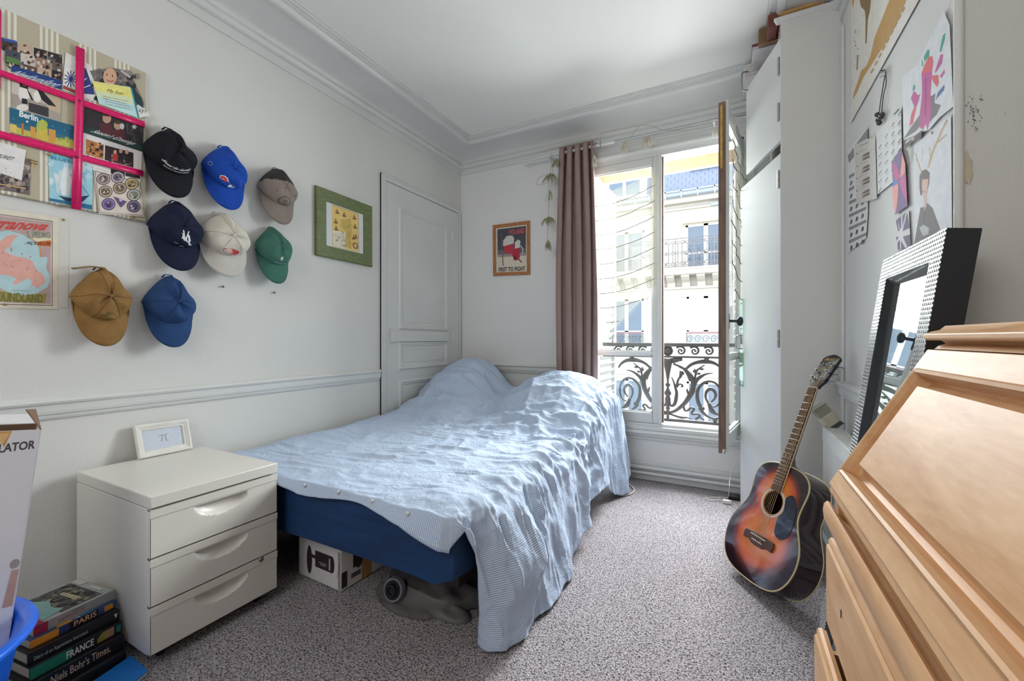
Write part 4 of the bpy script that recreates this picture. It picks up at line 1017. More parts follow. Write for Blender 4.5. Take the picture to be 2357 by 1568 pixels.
def d8(a):
    a.p((176, 118, 66), [(198, 320), (239, 333), (238, 367), (198, 355)]); a.spatter([(90, 50, 40), (60, 34, 34), (206, 150, 90)], 201, 330, 236, 362, 26, 4, 2); a.p((48, 26, 34), [(242, 334), (307, 352), (307, 386), (241, 368)]); a.spatter([(140, 116, 110), (80, 52, 56)], 244, 356, 304, 380, 18, 4, 4)
    a.p((190, 40, 46), [(260, 352), (271, 356), (271, 372), (260, 369)]); a.p((30, 26, 34), [(274, 350), (284, 353), (284, 376), (274, 373)]); a.p((34, 30, 34), [(288, 352), (299, 356), (299, 378), (288, 376)])
    for u, v in ((265, 350), (278, 348), (292, 350)): a.e((206, 160, 136), u, v, 4, 5)
    a.p((44, 28, 36), [(255, 388), (287, 396), (287, 407), (255, 399)]); a.p((44, 28, 36), [(289, 397), (322, 405), (322, 412), (289, 405)])
card('photo_strip_card', 'white card with two warm family snapshots below the greetings card', 'card', [(192, 305), (328, 350), (323, 420), (286, 410), (254, 402), (190, 374)], (224, 220, 220), .0014, d8)
def d9(a):
    a.p((120, 190, 212), [(112, 353), (214, 376), (213, 388), (112, 364)]); a.t((50, 110, 140), 'BLUENOSE II', [(117, 358), (210, 379), (210, 387), (117, 366)]); a.spatter([(190, 222, 234), (210, 232, 240)], 116, 370, 210, 430, 20, 8, 5)
    a.p((226, 234, 238), [(148, 380), (154, 392), (166, 414), (160, 452), (142, 448), (136, 420)]); a.p((200, 216, 226), [(130, 400), (140, 404), (138, 446), (128, 442)]); a.p((214, 226, 232), [(122, 396), (136, 402), (146, 384), (140, 404), (128, 424)])
    a.p((190, 208, 220), [(166, 410), (176, 448), (164, 452)]); a.p((34, 58, 84), [(134, 450), (160, 456), (206, 450), (188, 466), (150, 462)]); a.l((70, 110, 130), [(168, 400), (206, 450)], .9); a.p((40, 110, 150), [(113, 456), (212, 472), (212, 483), (114, 462)]); a.l((190, 216, 226), [(118, 464), (160, 472)], 1.2)
card('ship_postcard', 'light blue postcard of a white-sailed schooner headed BLUENOSE II', 'postcard', [(111, 352), (214, 376), (212, 484), (114, 463)], (158, 208, 226), .001, d9)
def d10(a):
    a.l((70, 66, 76), [(219, 394), (318, 420), (330, 496), (230, 489), (219, 394)], 1.2)
    for u, v, c, c2 in ((238, 412, (120, 104, 108), (176, 160, 158)), (271, 408, (106, 92, 120), (190, 180, 176)), (303, 423, (150, 126, 84), (196, 176, 130)), (243, 441, (110, 92, 78), (190, 172, 150)), (276, 433, (120, 100, 84), (176, 156, 136)), (308, 449, (120, 124, 112), (178, 180, 168)), (250, 470, (104, 84, 140), (140, 122, 176)), (308, 475, (70, 62, 96), (120, 112, 140))):
        a.e((60, 52, 60), u, v, 16, 14); a.e(c2, u, v, 14.4, 12.4); a.e(c, u, v, 11, 9); a.spatter([(60, 50, 56), (200, 186, 170)], u - 6, v - 5, u + 6, v + 5, 5, 3, int(u))
    a.p((96, 80, 130), [(261, 452), (292, 464), (278, 478)]); a.e((196, 186, 196), 278, 460, 4, 4)
card('sticker_sheet', 'cream sheet of round badge stickers at the lower corner of the board', 'stickers', [(216, 391), (320, 418), (332, 499), (228, 492)], (218, 206, 196), .0034, d10)
card('small_note', 'narrow white note between ship postcard and sticker sheet', 'note', [(214, 380), (256, 391), (256, 402), (214, 392)], (226, 226, 222), .0022, lambda a: a.l((180, 180, 178), [(218, 387), (252, 396)], .8))
card('handwritten_note', 'white handwritten note at the edge of the board over a rocky photo', 'note', [(-30, 318), (60, 346), (50, 416), (-30, 387)], (228, 226, 226), .0024, lambda a: a.t((60, 58, 60), 'ouwen', [(-6, 353), (30, 361), (30, 371), (-6, 363)], shear=.3).spatter([(80, 78, 78)], 4, 384, 46, 408, 10, .9, 3))
card('rock_photo', 'photograph of grey sea rocks half hidden by the handwritten note', 'photo', [(-30, 362), (71, 367), (68, 449), (-30, 430)], (116, 104, 104), .001, lambda a: a.spatter([(80, 70, 74), (150, 136, 130), (60, 50, 56), (176, 160, 150)], 0, 374, 66, 440, 50, 6, 6).l((196, 160, 110), [(0, 424), (60, 434)], 3))
kb = thing('brass_charm', 'small brass charm pinned beside the rocky photo', 'charm'); m_ = MB()
q = bp_(76, 371, .002); brass = MATS['aged_brass']
m_.tube([q + Vector((.001, -.012, .004)), q + Vector((.001, .012, .002)), q + Vector((.001, .010, -.008)), q + Vector((.001, -.010, -.006)), q + Vector((.001, -.012, .004))], .0014, 6); m_.tube([q + Vector((.001, 0, -.006)), q + Vector((.001, -.003, -.03))], .0009, 5); m_.build('charm_plate', brass, kb)
for u, v in ((112, 356), (306, 499)):
    q = bp_(u, v, .0036); tag(MB().lathe([(0, .004), (.004, .003), (.005, 0)], q, (1, 0, 0), 12).build('drawing_pin', brass, None, smooth=True), 'round brass drawing pin at the top corner of the ship postcard' if u < 200 else 'round brass drawing pin under the sticker sheet', 'pin')

# ---- old map in a clear sleeve
fm = lambda u, v, l: at(u, v, x=.0012 + l)
mp_ = paper('map_poster', 'old Terranova map of Newfoundland in a clear sleeve', 'map', [(-60, 471), (134, 501), (133, 712), (-60, 708)], fm, (222, 214, 198), .0006)
sv = MB(); P = [fm(u, v, -.0004) for u, v in ((-60, 466), (159, 502), (157, 709), (-60, 712))]; sv.slab(P, (.0003, 0, 0)); sv.build('sleeve', mat('clear_sleeve', (214, 212, 206), .25, spec=.6), mp_)
a = Art(fm, base=.0008); MAUVE = (186, 160, 158)
a.p((120, 112, 108), [(-60, 485), (121, 509), (121, 704), (-60, 700)]); a.p((226, 218, 204), [(-60, 487), (119, 511), (119, 702), (-60, 698)]); a.p(MAUVE, [(-60, 489), (117, 512), (117, 700), (-60, 694)])
a.p((160, 150, 90), [(-60, 664), (60, 676), (108, 676), (104, 698), (-60, 692)]); a.p((204, 150, 110), [(70, 552), (92, 560), (98, 592), (92, 596)]); a.p((206, 110, 50), [(82, 556), (117, 552), (117, 568), (92, 566)]); a.p((222, 214, 180), [(74, 548), (117, 546), (117, 553), (84, 557)])
a.p((178, 208, 214), [(-60, 540), (20, 531), (52, 540), (78, 556), (90, 570), (92, 592), (109, 592), (106, 618), (114, 632), (116, 648), (108, 662), (84, 676), (50, 680), (20, 674), (0, 662), (-60, 640)])
a.p((222, 168, 156), [(-60, 570), (0, 556), (14, 544), (30, 540), (42, 542), (32, 552), (24, 566), (10, 578), (22, 584), (36, 590), (60, 594), (76, 602), (80, 616), (88, 620), (78, 624), (92, 626), (102, 636), (104, 650), (92, 660), (84, 664), (78, 656), (70, 660), (74, 648), (66, 640), (50, 648), (36, 656), (28, 652), (38, 642), (20, 634), (0, 632), (-60, 640)])
a.spatter([(204, 140, 130), (190, 150, 142)], 4, 560, 98, 656, 26, 2.4, 3, lambda u, v: abs(v - 606 - (u - 50) * .5) < 26)
a.t((206, 70, 66), 'Terranova', [(-58, 494), (114, 512), (110, 531), (-62, 526)], bold=.025, shear=.12); a.t((110, 150, 116), 'S. PEDRO', [(62, 532), (116, 535), (117, 549), (62, 547)]); a.t((60, 54, 50), 'MIQUELON', [(60, 556), (116, 557), (116, 567), (60, 564)], shear=.2)
a.t((120, 118, 50), 'NEWFOUNDLAND', [(-66, 666), (99, 679), (98, 697), (-66, 692)], bold=.01); a.l((140, 150, 150), [(26, 668), (70, 670)], .8)
a.done(mp_)
for u, v in ((146, 506), (11, 701)):
    q = fm(u, v, .001); tag(MB().lathe([(0, .004), (.0035, .003), (.0045, 0)], q, (1, 0, 0), 12).build('drawing_pin', brass, None, smooth=True), 'brass drawing pin holding the map sleeve at its upper corner' if u > 100 else 'brass drawing pin at the lower edge of the old map', 'pin')

# ---- green framed chart and bare pins
GREEN = mat('green_stained_wood', (98, 112, 66), .55, var=.2, vscale=20, stretch=(1, 1, 4), bump=.15, bscale=40)
x_ = .002; yl, yr_ = at(728, 500, x=.02).y, at(857, 500, x=.02).y; ztp, zbt_ = at(728, 426, x=.02).z, at(857, 614, x=.02).z
gq = [(x_, yl, ztp), (x_, yr_, ztp - .006), (x_, yr_ + .002, zbt_), (x_, yl + .002, zbt_ + .004)]
gf, gn, gi = framed('framed_chart', 'small yellow ship chart in a broad green wooden frame', 'picture', gq, .02, [(0, .016), (.004, .020), (.072, .015), (.074, .008)], (GREEN, mat('white_mount', (216, 218, 222), .6)))
def bil(q4, i, j): return q4[3] * (1 - i) * (1 - j) + q4[2] * i * (1 - j) + q4[0] * (1 - i) * j + q4[1] * i * j
ga = Art(lambda i, j, l: bil(gi, i, 1 - j) + gn * l, base=.0003)
ga.r((228, 198, 120), .15, .02, .87, .98); ga.r((226, 220, 200), .17, .60, .52, .97); ga.l((120, 92, 50), [(.16, .03), (.86, .03), (.86, .97)], .008)
ga.p((204, 178, 96), [(.55, .25), (.64, .20), (.66, .40), (.70, .55), (.64, .72), (.66, .95), (.50, .92), (.50, .55), (.36, .46), (.40, .32)]); ga.spatter([(150, 128, 60), (176, 150, 84), (126, 108, 60)], .36, .22, .68, .92, 46, .012, 4)
for u, v in ((.28, .12), (.46, .14), (.24, .36), (.25, .52), (.74, .12), (.76, .34), (.78, .58), (.72, .62)): ga.p((118, 82, 56), [(u - .05, v + .05), (u + .06, v + .04), (u + .05, v + .07), (u - .04, v + .08)]); ga.p((150, 112, 76), [(u, v - .05), (u + .04, v + .04), (u - .03, v + .04)])
ga.e((140, 100, 66), .77, .84, .08, .08); ga.e((214, 186, 130), .77, .84, .045, .05); ga.spatter([(170, 160, 140), (150, 130, 110)], .2, .7, .5, .94, 12, .02, 2); ga.l((150, 140, 120), [(.17, .72), (.5, .70)], .006)
ga.done(gf)
for u, v in ((512, 660), (630, 674)):
    q = at(u, v, x=.003); tag(MB().lathe([(.0015, -.004), (.0015, .004), (.005, .004), (.0055, .007), (0, .009)], q, (1, 0, 0), 12).build('wall_pin', mat('grey_pin', (110, 110, 106), .4, .5), None, smooth=True), 'bare metal pin in the wall below the ' + ('cream' if u < 600 else 'green') + ' cap', 'pin')

# ---- framed red and white poster on the window wall
OAK = mat('oak_frame', (170, 112, 62), .5, var=.2, vscale=20, stretch=(3, 1, 1))
yy = YB - .002; q4 = [at(1134.5, 519, y=yy - .01), at(1219, 508, y=yy - .01), at(1219.5, 632, y=yy - .01), at(1135.5, 635, y=yy - .01)]
for q in q4: q.y = yy
pf, pn, pi_ = framed('framed_poster', 'POLAND FIRST TO FIGHT poster in an oak frame on the window wall', 'picture', q4, .01, [(0, .014), (.002, .016), (.026, .014), (.028, .006)], (OAK, ink((216, 206, 188))))
pa_ = Art(lambda i, j, l: bil(pi_, i, 1 - j) + pn * l, base=.0003)
pa_.r((78, 76, 88), .05, .03, .97, .50); pa_.r((112, 102, 108), .05, .50, .97, .60); pa_.r((160, 146, 142), .05, .60, .97, .66)
pa_.t((206, 88, 84), 'POLAND', [(.44, .07), (.93, .07), (.93, .18), (.44, .18)], bold=.03); pa_.t((52, 50, 54), 'FIRST TO FIGHT', [(.08, .89), (.95, .89), (.95, .985), (.08, .985)], bold=.03)
pa_.p((206, 206, 196), [(.24, .30), (.36, .20), (.54, .20), (.60, .27), (.58, .40), (.24, .42)]); pa_.p((190, 56, 74), [(.26, .42), (.58, .38), (.60, .56), (.46, .62), (.28, .54)]); pa_.p((204, 204, 194), [(.62, .36), (.72, .30), (.80, .34), (.78, .48), (.62, .50)]); pa_.p((176, 46, 62), [(.60, .50), (.76, .48), (.78, .70), (.66, .76), (.52, .64)])
pa_.l((120, 100, 96), [(.18, .12), (.20, .5), (.24, .86)], .03); pa_.e((120, 36, 50), .62, .70, .05, .05); pa_.l((216, 212, 204), [(.80, .44), (.88, .52), (.86, .62)], .025); pa_.l((140, 70, 60), [(.72, .72), (.84, .80)], .03)
pa_.done(pf)

# ---- caps
def cap(label, top, left, bottom, right, colr, m2=None, tilt=0.0, depth=.112, noise=.004, seed=1, brim_m=None, strap=True, seam=None, button=True, taper=.55, deco=None):
    zt = at(*top, x=.02).z; zb = at(*bottom, x=.06).z; yl = at(*left, x=.03).y; yr = at(*right, x=.075).y
    hw = (yr - yl) / 2 * 1.02; yc = (yl + yr) / 2 - .004; Ht = zt - zb
    brim = Ht * .335; hup, hdn = Ht * .385, Ht * .30; zc = zt - hup
    O = Vector((.004, yc, zt)); t_ = thing('baseball_cap', label, 'cap', tuple(O), 'caps hung on the wall')
    g_ = random.Random(seed); ph_ = [g_.uniform(0, 6) for _ in range(6)]
    ct, sn_ = math.cos(tilt), math.sin(tilt)
    def W(x, y, z):
        dy, dz = y, z - hup
        return Vector((.004 + x, yc + dy * ct + dz * sn_, zc + hup + (-dy * sn_ + dz * ct)))
    def C(th, ph, lift=0.0):
        s_, c_ = math.sin(th), math.cos(th)
        w = hw * (1 - taper * max(0, s_) ** 1.25) * (1 - .10 * max(0, -s_))
        k = math.cos(ph * math.pi / 2) ** .72; d = math.sin(ph * math.pi / 2) ** .9
        rz = (hup if s_ > 0 else hdn) * s_
        wob = noise * (math.sin(5 * th + ph_[0] + 3 * ph) + .8 * math.sin(9 * th + ph_[1]) * (1 - ph) + .9 * math.sin(3 * th + 9 * ph + ph_[2])) * (1 - .4 * ph)
        dep = depth * (1 - .35 * max(0, s_) ** 1.1 * (1 - ph))
        base = (.012 + .050 * max(0, -s_) ** .8)
        x = base * (1 - d) + dep * d + wob + lift
        return W(x, c_ * w * k * (1 + lift * 4), rz * k + .004 * ph + (wob * .5 if s_ > 0 else 0))
    NTH, NPH = 64, 20
    cr_ = MB(O); P = [[C(2 * math.pi * i / NTH, j / NPH * .985) for i in range(NTH)] for j in range(NPH + 1)]
    # split the crown in two where the back is mesh
    cr_.grid(P, closed=True); cr_.poly(P[-1]);
    co_ = cr_.build('crown', [colr] + ([m2] if m2 else []), t_, smooth=True)
    if m2:
        for p in co_.data.polygons:
            if p.center.z + O.z > zc + .035 * 0 + hup * .18 + (p.center.x) * .12: p.material_index = 1
    def B(a, r):
        th = math.pi * (1.02 + .96 * a); s_, c_ = math.sin(th), math.cos(th)
        side = abs(c_)
        tk = max(0, 1 - r * 5); y = hw * .985 * c_ * (1 - .04 * r) * (1 - .10 * tk); z = hdn * s_ * (.88 - .26 * tk) - r * brim * (max(0, -s_) ** .62) - .010 * r
        x = .016 + .050 * (1 - side ** 2) * (1 - .20 * r) + .012 * r
        return W(x, y, z)
    br_ = MB(O); br_.grid([[B(i / 40, j / 8) for i in range(41)] for j in range(9)])
    bo = br_.build('brim', brim_m or colr, t_, smooth=True, fix=False); sm_ = bo.modifiers.new('t', 'SOLIDIFY'); sm_.thickness = .0045; sm_.offset = 0
    if button:
        q = C(math.pi / 2, .985); MB(O).lathe([(.007, -.003), (.007, .002), (.004, .0045), (0, .005)], C(0, .999) * .5 + C(math.pi, .999) * .5, (1, 0, .15), 14).build('button', colr, t_, smooth=True)
    for k in range(6):
        th = math.pi / 2 + math.pi / 6 + k * math.pi / 3
        if seam is None: continue
        s_ = MB(O); s_.tube([C(th, .02 + .95 * i / 14, .0006) for i in range(15)], .0010, 5); s_.build('seam', seam, t_, smooth=True)
    if strap:
        s_ = MB(O); s_.tube([W(.010, -.022, hup * .93), W(.012, -.012, hup + .006), W(.012, .012, hup + .006), W(.010, .022, hup * .93)], .004, 8, flat=((0, 0, 1), .5)); s_.build('strap', colr, t_, smooth=True)
    def front(i, j, l=.0012):
        """point on the front panels: i across -1..1, j up 0..1 from the brim seam to the button"""
        th = 1.5 * math.pi + i * 1.30; return C(th, min(.93, .08 + 1.22 * j), l)
    if deco: deco(t_, O, front, B, C, W)
    return t_
def cloth(n, c, **k): return mat(n, c, .85, bump=.25, bscale=k.pop('bscale', 500), var=k.pop('var', .08), vscale=12, spec=.2)
WHITE_THREAD = mat('white_embroidery', (226, 226, 226), .7); 
def put_text(parent, O, fr, s, i0, i1, j0, j1, m, bold=.02, shear=0, name='lettering'):
    v, f = text_mesh(s, bold); mb = MB(O); mb.add([fr(i0 + (i1 - i0) * (x + shear * (y - .5)), j0 + (j1 - j0) * y) for x, y in v], f); mb.build(name, m, parent, fix=False)
def put_poly(parent, O, fr, polys, m, name='emblem', lift=.0014):
    mb = MB(O)
    for P in polys: mb.poly([fr(i, j, lift) for i, j in P])
    mb.build(name, m, parent, fix=False)
def ring(ci, cj, r0, r1, n=24, rj=1.0): return [[(ci + r0 * math.cos(2 * math.pi * k / n), cj + rj * r0 * math.sin(2 * math.pi * k / n)), (ci + r1 * math.cos(2 * math.pi * k / n), cj + rj * r1 * math.sin(2 * math.pi * k / n)), (ci + r1 * math.cos(2 * math.pi * (k + 1) / n), cj + rj * r1 * math.sin(2 * math.pi * (k + 1) / n)), (ci + r0 * math.cos(2 * math.pi * (k + 1) / n), cj + rj * r0 * math.sin(2 * math.pi * (k + 1) / n))] for k in range(n)]
def disc(ci, cj, r, n=20, rj=1.0): return [[(ci + r * math.cos(2 * math.pi * k / n), cj + rj * r * math.sin(2 * math.pi * k / n)) for k in range(n)]]
def dk1(t, O, fr, B, C, W):
    put_text(t, O, fr, 'Speed for Success', -.62, .58, .22, .34, WHITE_THREAD, .02, .15); put_text(t, O, fr, 'SPORTS MANAGEMENT', -.46, .50, .13, .18, WHITE_THREAD, .01)
cap('black cap with two lines of white lettering beside the notice board', (393, 300), (333, 400), (420, 458), (461, 372), cloth('black_cap_cotton', (28, 28, 36)), seed=1, deco=dk1, noise=.005)
def dk2(t, O, fr, B, C, W):
    red, wh, bl = ink((204, 40, 60)), WHITE_THREAD, ink((60, 110, 210))
    put_poly(t, O, fr, [[(-.62, .30), (-.50, .42), (-.30, .42), (-.18, .32), (-.02, .24), (.20, .36), (.42, .40), (.40, .20), (.16, .10), (-.10, .06), (-.34, .14), (-.56, .20)]], wh, lift=.0012)
    put_poly(t, O, fr, [[(-.58, .28), (-.50, .38), (-.34, .38), (-.25, .30), (-.30, .22), (-.38, .24), (-.36, .30), (-.44, .32), (-.48, .26), (-.42, .20), (-.52, .21)]], red, lift=.0018)
    put_poly(t, O, fr, [[(.0, .12), (.16, .15), (.36, .22), (.37, .34), (.22, .32), (.10, .26)]], bl, lift=.0018)
    put_text(t, O, lambda i, j, l=.0012: C(math.pi * .40 + .45 * (1 - i) - .2, .50 - .16 * j, l), 'EXPOS', 0, 1, 0, 1, WHITE_THREAD, .02)
    put_text(t, O, lambda i, j, l=.0012: C(math.pi * .40 + .45 * (1 - i) - .2, .32 - .10 * j, l), 'MONTREAL', 0, 1, 0, 1, WHITE_THREAD, .01)
    put_poly(t, O, lambda i, j, l: C(math.pi * 1.02 + i, .36 + j, l), ring(0, 0, .09, .11, 20, .7), ink((170, 190, 220)))
cap('royal blue cap with red, white and blue swoosh emblem', (510, 338), (468, 440), (545, 486), (577, 425), cloth('royal_blue_cotton', (28, 72, 168)), seed=2, deco=dk2, noise=.004)
def dk3(t, O, fr, B, C, W):
    d = ink((70, 62, 60)); put_poly(t, O, fr, ring(-.02, .30, .30, .34, 26, .62) + ring(-.02, .30, .05, .08, 12, .7), d); put_poly(t, O, fr, [[(-.04, .14), (0, .14), (0, .46), (-.04, .46)], [(-.30, .28), (.26, .28), (.26, .31), (-.30, .31)]], d)
    for th in (1.18, 1.62, 1.82): put_poly(t, O, lambda i, j, l: C(math.pi * th + i, .62 + j, l), disc(0, 0, .045, 10, .5), ink((30, 28, 30)), 'eyelet')
cap('grey and black mesh cap with a round dark emblem', (632, 388), (599, 478), (655, 517), (690, 450), cloth('taupe_cotton', (138, 126, 118)), m2=mat('black_mesh', (44, 42, 44), .8, bump=.6, bscale=400), seed=3, deco=dk3, taper=.5)
def dk4(t, O, fr, B, C, W):
    put_text(t, O, fr, 'N', -.32, .26, .20, .58, WHITE_THREAD, .03); put_text(t, O, lambda i, j, l=.002: fr(i, j, .0022), 'Y', -.40, .34, .10, .66, WHITE_THREAD, .0)
cap('navy blue cap with white interlaced NY letters', (407, 467), (346, 580), (420, 622), (477, 530), cloth('navy_cotton', (28, 34, 58)), seed=4, deco=dk4)
def dk5(t, O, fr, B, C, W):
    put_poly(t, O, fr, disc(-.02, .26, .34, 26, .46), ink((176, 56, 50)), lift=.0012); put_poly(t, O, fr, ring(-.02, .26, .18, .22, 22, .46) + disc(-.02, .26, .10, 14, .46), ink((206, 150, 140)), lift=.0018)
cap('cream canvas cap with an oval red patch', (527, 496), (459, 585), (520, 635), (584, 560), cloth('cream_canvas', (206, 200, 188), bscale=300), seed=5, deco=dk5, seam=mat('cream_seam', (180, 172, 158), .9), brim_m=cloth('grey_cream_brim', (196, 192, 184)))
def dk6(t, O, fr, B, C, W):
    put_poly(t, O, fr, [[(-.08, .44), (.0, .52), (.10, .50), (.12, .38), (.06, .42), (.04, .32), (.0, .40), (-.06, .34)]], ink((214, 206, 176))); put_text(t, O, fr, 'saint james', -.30, .34, .12, .19, WHITE_THREAD, .01)
cap('green corduroy cap with small white emblem', (633, 527), (591, 610), (643, 652), (678, 600), cloth('green_corduroy', (66, 112, 100), var=.15), seed=6, deco=dk6, taper=.5)
def dk7(t, O, fr, B, C, W):
    put_poly(t, O, fr, [[(-.42, .12), (-.30, .26), (-.16, .30), (-.10, .42), (.10, .40), (.26, .22), (.44, .16), (.20, .10), (-.10, .06)]], mat('olive_embroidery', (96, 86, 44), .8))
    q0 = C(math.pi / 2, .05); s_ = MB(O); s_.tube(cat([q0 + Vector((.004, .01, 0)), q0 + Vector((.006, -.03, .002)), q0 + Vector((.012, -.085, -.014))], 5), .009, 8, flat=((0, 0, 1), .35)); s_.build('loose_strap', cloth('khaki_strap', (150, 134, 104)), t, smooth=True)
cap('tan waxed cap with olive emblem and loose strap', (245, 620), (168, 740), (240, 794), (313, 690), cloth('tan_suede', (142, 108, 64), var=.2), seed=7, deco=dk7, seam=mat('tan_seam', (112, 82, 46), .9), noise=.006)
cap('plain faded navy cap at the bottom of the group', (390, 636), (334, 745), (405, 797), (459, 700), cloth('faded_navy', (42, 70, 116), var=.15), seed=8, seam=mat('navy_seam', (34, 54, 92), .9), noise=.005)
# ================================================================ curtain, rod, garland
YRD = 3.135
zr0, zr1 = at(1205, 364, y=YRD).z, at(1640, 287, y=YRD).z; zrod = (zr0 + zr1) / 2
rod = thing('curtain_rod', 'white telescopic curtain rod above the window', 'curtain rod', (.62, YRD, zrod))
RO = (.62, YRD, zrod); xr0 = at(1208, 364, y=YRD).x
MB(RO).tube([(xr0, YRD, zrod), (1.45, YRD, zrod)], .011, 14).build('outer_tube', GLOSSY, rod, smooth=True, angle=40)
MB(RO).tube([(1.45, YRD, zrod), (2.36, YRD, zrod)], .0085, 14).build('inner_tube', STEEL, rod, smooth=True, angle=40)
MB(RO).lathe([(0, 0), (.014, .002), (.017, .014), (.012, .03), (.011, .036)], (xr0 - .03, YRD, zrod), (1, 0, 0), 16).build('finial', GLOSSY, rod, smooth=True, angle=50)
for x in (at(1265, 350, y=YRD).x, 2.12):
    m_ = MB(RO); m_.box(x - .007, x + .007, YRD - .004, YB, zrod - .016, zrod - .010); m_.tube([(x + .013 * math.cos(t), YRD, zrod + .015 * math.sin(t)) if False else (x, YRD + .015 * math.cos(t), zrod + .015 * math.sin(t)) for t in [math.pi + k * math.pi / 8 for k in range(9)]], .004, 6); m_.box(x - .012, x + .012, YB - .006, YB - .0005, zrod - .04, zrod + .02); m_.build('bracket', GLOSSY, rod)
CURT = mat('mauve_brown_curtain', (154, 132, 126), .9, var=.06, vscale=8, spec=.15, bump=.15, bscale=350)
cur = thing('curtain', 'mauve brown eyelet curtain gathered beside the window', 'curtain', (1.1, YRD, 0)); CO = (1.1, YRD, 0)
xa, xb = at(1284, 500, y=YRD).x + .012, at(1368, 500, y=YRD).x
NP = 4.5; P = []; nz_, nx_ = 60, 150
for j in range(nz_ + 1):
    t = j / nz_; z = (zrod + .045) * (1 - t) + .025 * t; row = []
    for i in range(nx_ + 1):
        s_ = i / nx_; amp = .042 * (1 - .35 * math.sin(math.pi * t)) * (1 - .2 * t)
        ph = 2 * math.pi * NP * (s_ + .035 * math.sin(5 * s_ + 1) * min(1, 3 * t) + .03 * math.sin(4 * t + 5 * s_) * t) + .4 * math.sin(3 * t)
        sw = .018 * math.sin(math.pi * t) * (s_ - .5) * 2 + .012 * t * s_
        row.append((xa + (xb - xa) * s_ + .010 * math.sin(2 * ph) + sw, YRD + amp * math.cos(ph) + .006 * math.sin(13 * t + 9 * s_) * t, z + (.018 * math.cos(ph) * math.exp(-t * 25) if j < 4 else 0)))
    P.append(row)
mb = MB(CO); mb.grid(P); co_ = mb.build('cloth', CURT, cur, smooth=True, fix=False); sd = co_.modifiers.new('t', 'SOLIDIFY'); sd.thickness = .002
for k in range(11):
    s_ = (k + .5) / (2 * NP); x = xa + (xb - xa) * s_
    MB(CO).tube([(x + .004 * (1 if k % 2 else -1) * math.cos(a), YRD + .021 * math.cos(a), zrod + .021 * math.sin(a)) for a in [2 * math.pi * i / 20 for i in range(21)]], .0042, 8, cap=False).build('eyelet', STEEL, cur, smooth=True)

gar = thing('flower_garland', 'pale dried flower garland on wire draped over the curtain rod', 'garland')
wire = mat('pale_wire', (150, 146, 130), .6); DRY = mat('dried_petals', (160, 158, 128), .9, var=.25, vscale=30); DRY2 = mat('bleached_petals', (206, 200, 184), .9, var=.15, vscale=30)
def gl(u, v, y=YRD - .05): return at(u, v, y=y)
def strand(pts, r=.0014, y=YRD - .05): MB().tube(cat([gl(u, v, y) for u, v in pts], 5), r, 5).build('wire', wire, gar, smooth=True)
strand([(1270, 352), (1268, 390), (1262, 400), (1240, 410), (1236, 425), (1250, 425), (1262, 420), (1262, 440), (1255, 462), (1262, 470), (1262, 500), (1261, 530), (1260, 555)])
strand([(1272, 355), (1272, 400), (1266, 440), (1264, 480)])
strand([(1366, 330), (1375, 318), (1387, 307), (1470, 290), (1490, 288), (1525, 299)]); strand([(1387, 308), (1378, 330)]); strand([(1470, 291), (1452, 316)]); strand([(1525, 299), (1580, 300), (1630, 294), (1650, 280)])
def tassel(u, v, r, n, m, spread, seed, y=YRD - .055):
    g_ = random.Random(seed); o = gl(u, v, y); t_ = MB()
    for k in range(n):
        a = g_.uniform(0, 2 * math.pi); sp_ = g_.uniform(.15, 1) * spread; L = r * g_.uniform(.7, 1.1); d = Vector((math.cos(a) * sp_, math.sin(a) * sp_ * .6, 0))
        t_.tube([o, o + d * L * .45 + Vector((0, 0, -L * .16)), o + d * L * .8 + Vector((0, 0, -L * .55)), o + d * L * .95 + Vector((0, 0, -L))], [.002, .0032, .0028, .0008], 5)
    t_.lathe([(0, -.006), (.005, -.003), (.005, .004), (0, .008)], o, (0, 0, 1), 8); t_.build('petal_tassel', m, gar, smooth=True)
for i, (u, v, r, n, m, sp_) in enumerate(((1283, 366, .07, 26, DRY, .8), (1268, 400, .075, 34, DRY, 1.1), (1266, 440, .075, 22, DRY, .35), (1263, 500, .065, 34, DRY, 1.25), (1262, 554, .085, 24, DRY, .5), (1368, 358, .085, 22, DRY2, .3), (1437, 325, .09, 24, DRY2, .4), (1490, 315, .075, 36, DRY2, 1.0), (1646, 296, .05, 14, DRY2, .6))): tassel(u, v, r, n, m, sp_, i)

# ================================================================ wardrobe
wx0, wx1, wy0, wy1, wzt = CX + .219, XR - .001, 2.483, YB - .002, 2.641
ward = thing('wardrobe', 'tall shallow white wardrobe with ajar doors in the window corner', 'wardrobe', (wx1, wy1, 0)); WO = (wx1, wy1, 0)
WSIDE = mat('white_melamine', (212, 211, 207), .5, var=.01)
MB(WO).box(wx0, wx1, wy0, wy0 + .018, 0, wzt).build('side_panel', WSIDE, ward, bevel=.002)
MB(WO).box(wx0, wx1, wy1 - .018, wy1, 0, wzt).build('side_panel', WSIDE, ward)
MB(WO).box(wx1 - .01, wx1, wy0 + .018, wy1 - .018, 0, wzt).build('back_panel', WSIDE, ward)
MB(WO).box(wx0, wx1 - .01, wy0 + .018, wy1 - .018, wzt - .018, wzt).build('top_panel', WSIDE, ward)
for z in (.06, .55, 1.02, 1.52, 1.99): MB(WO).box(wx0 + .012, wx1 - .01, wy0 + .018, wy1 - .018, z - .016, z).build('shelf', WSIDE, ward)
MB(WO).box(wx0, wx0 + .016, 3.02, wy1 - .018, 0, wzt).build('front_strip', WSIDE, ward)
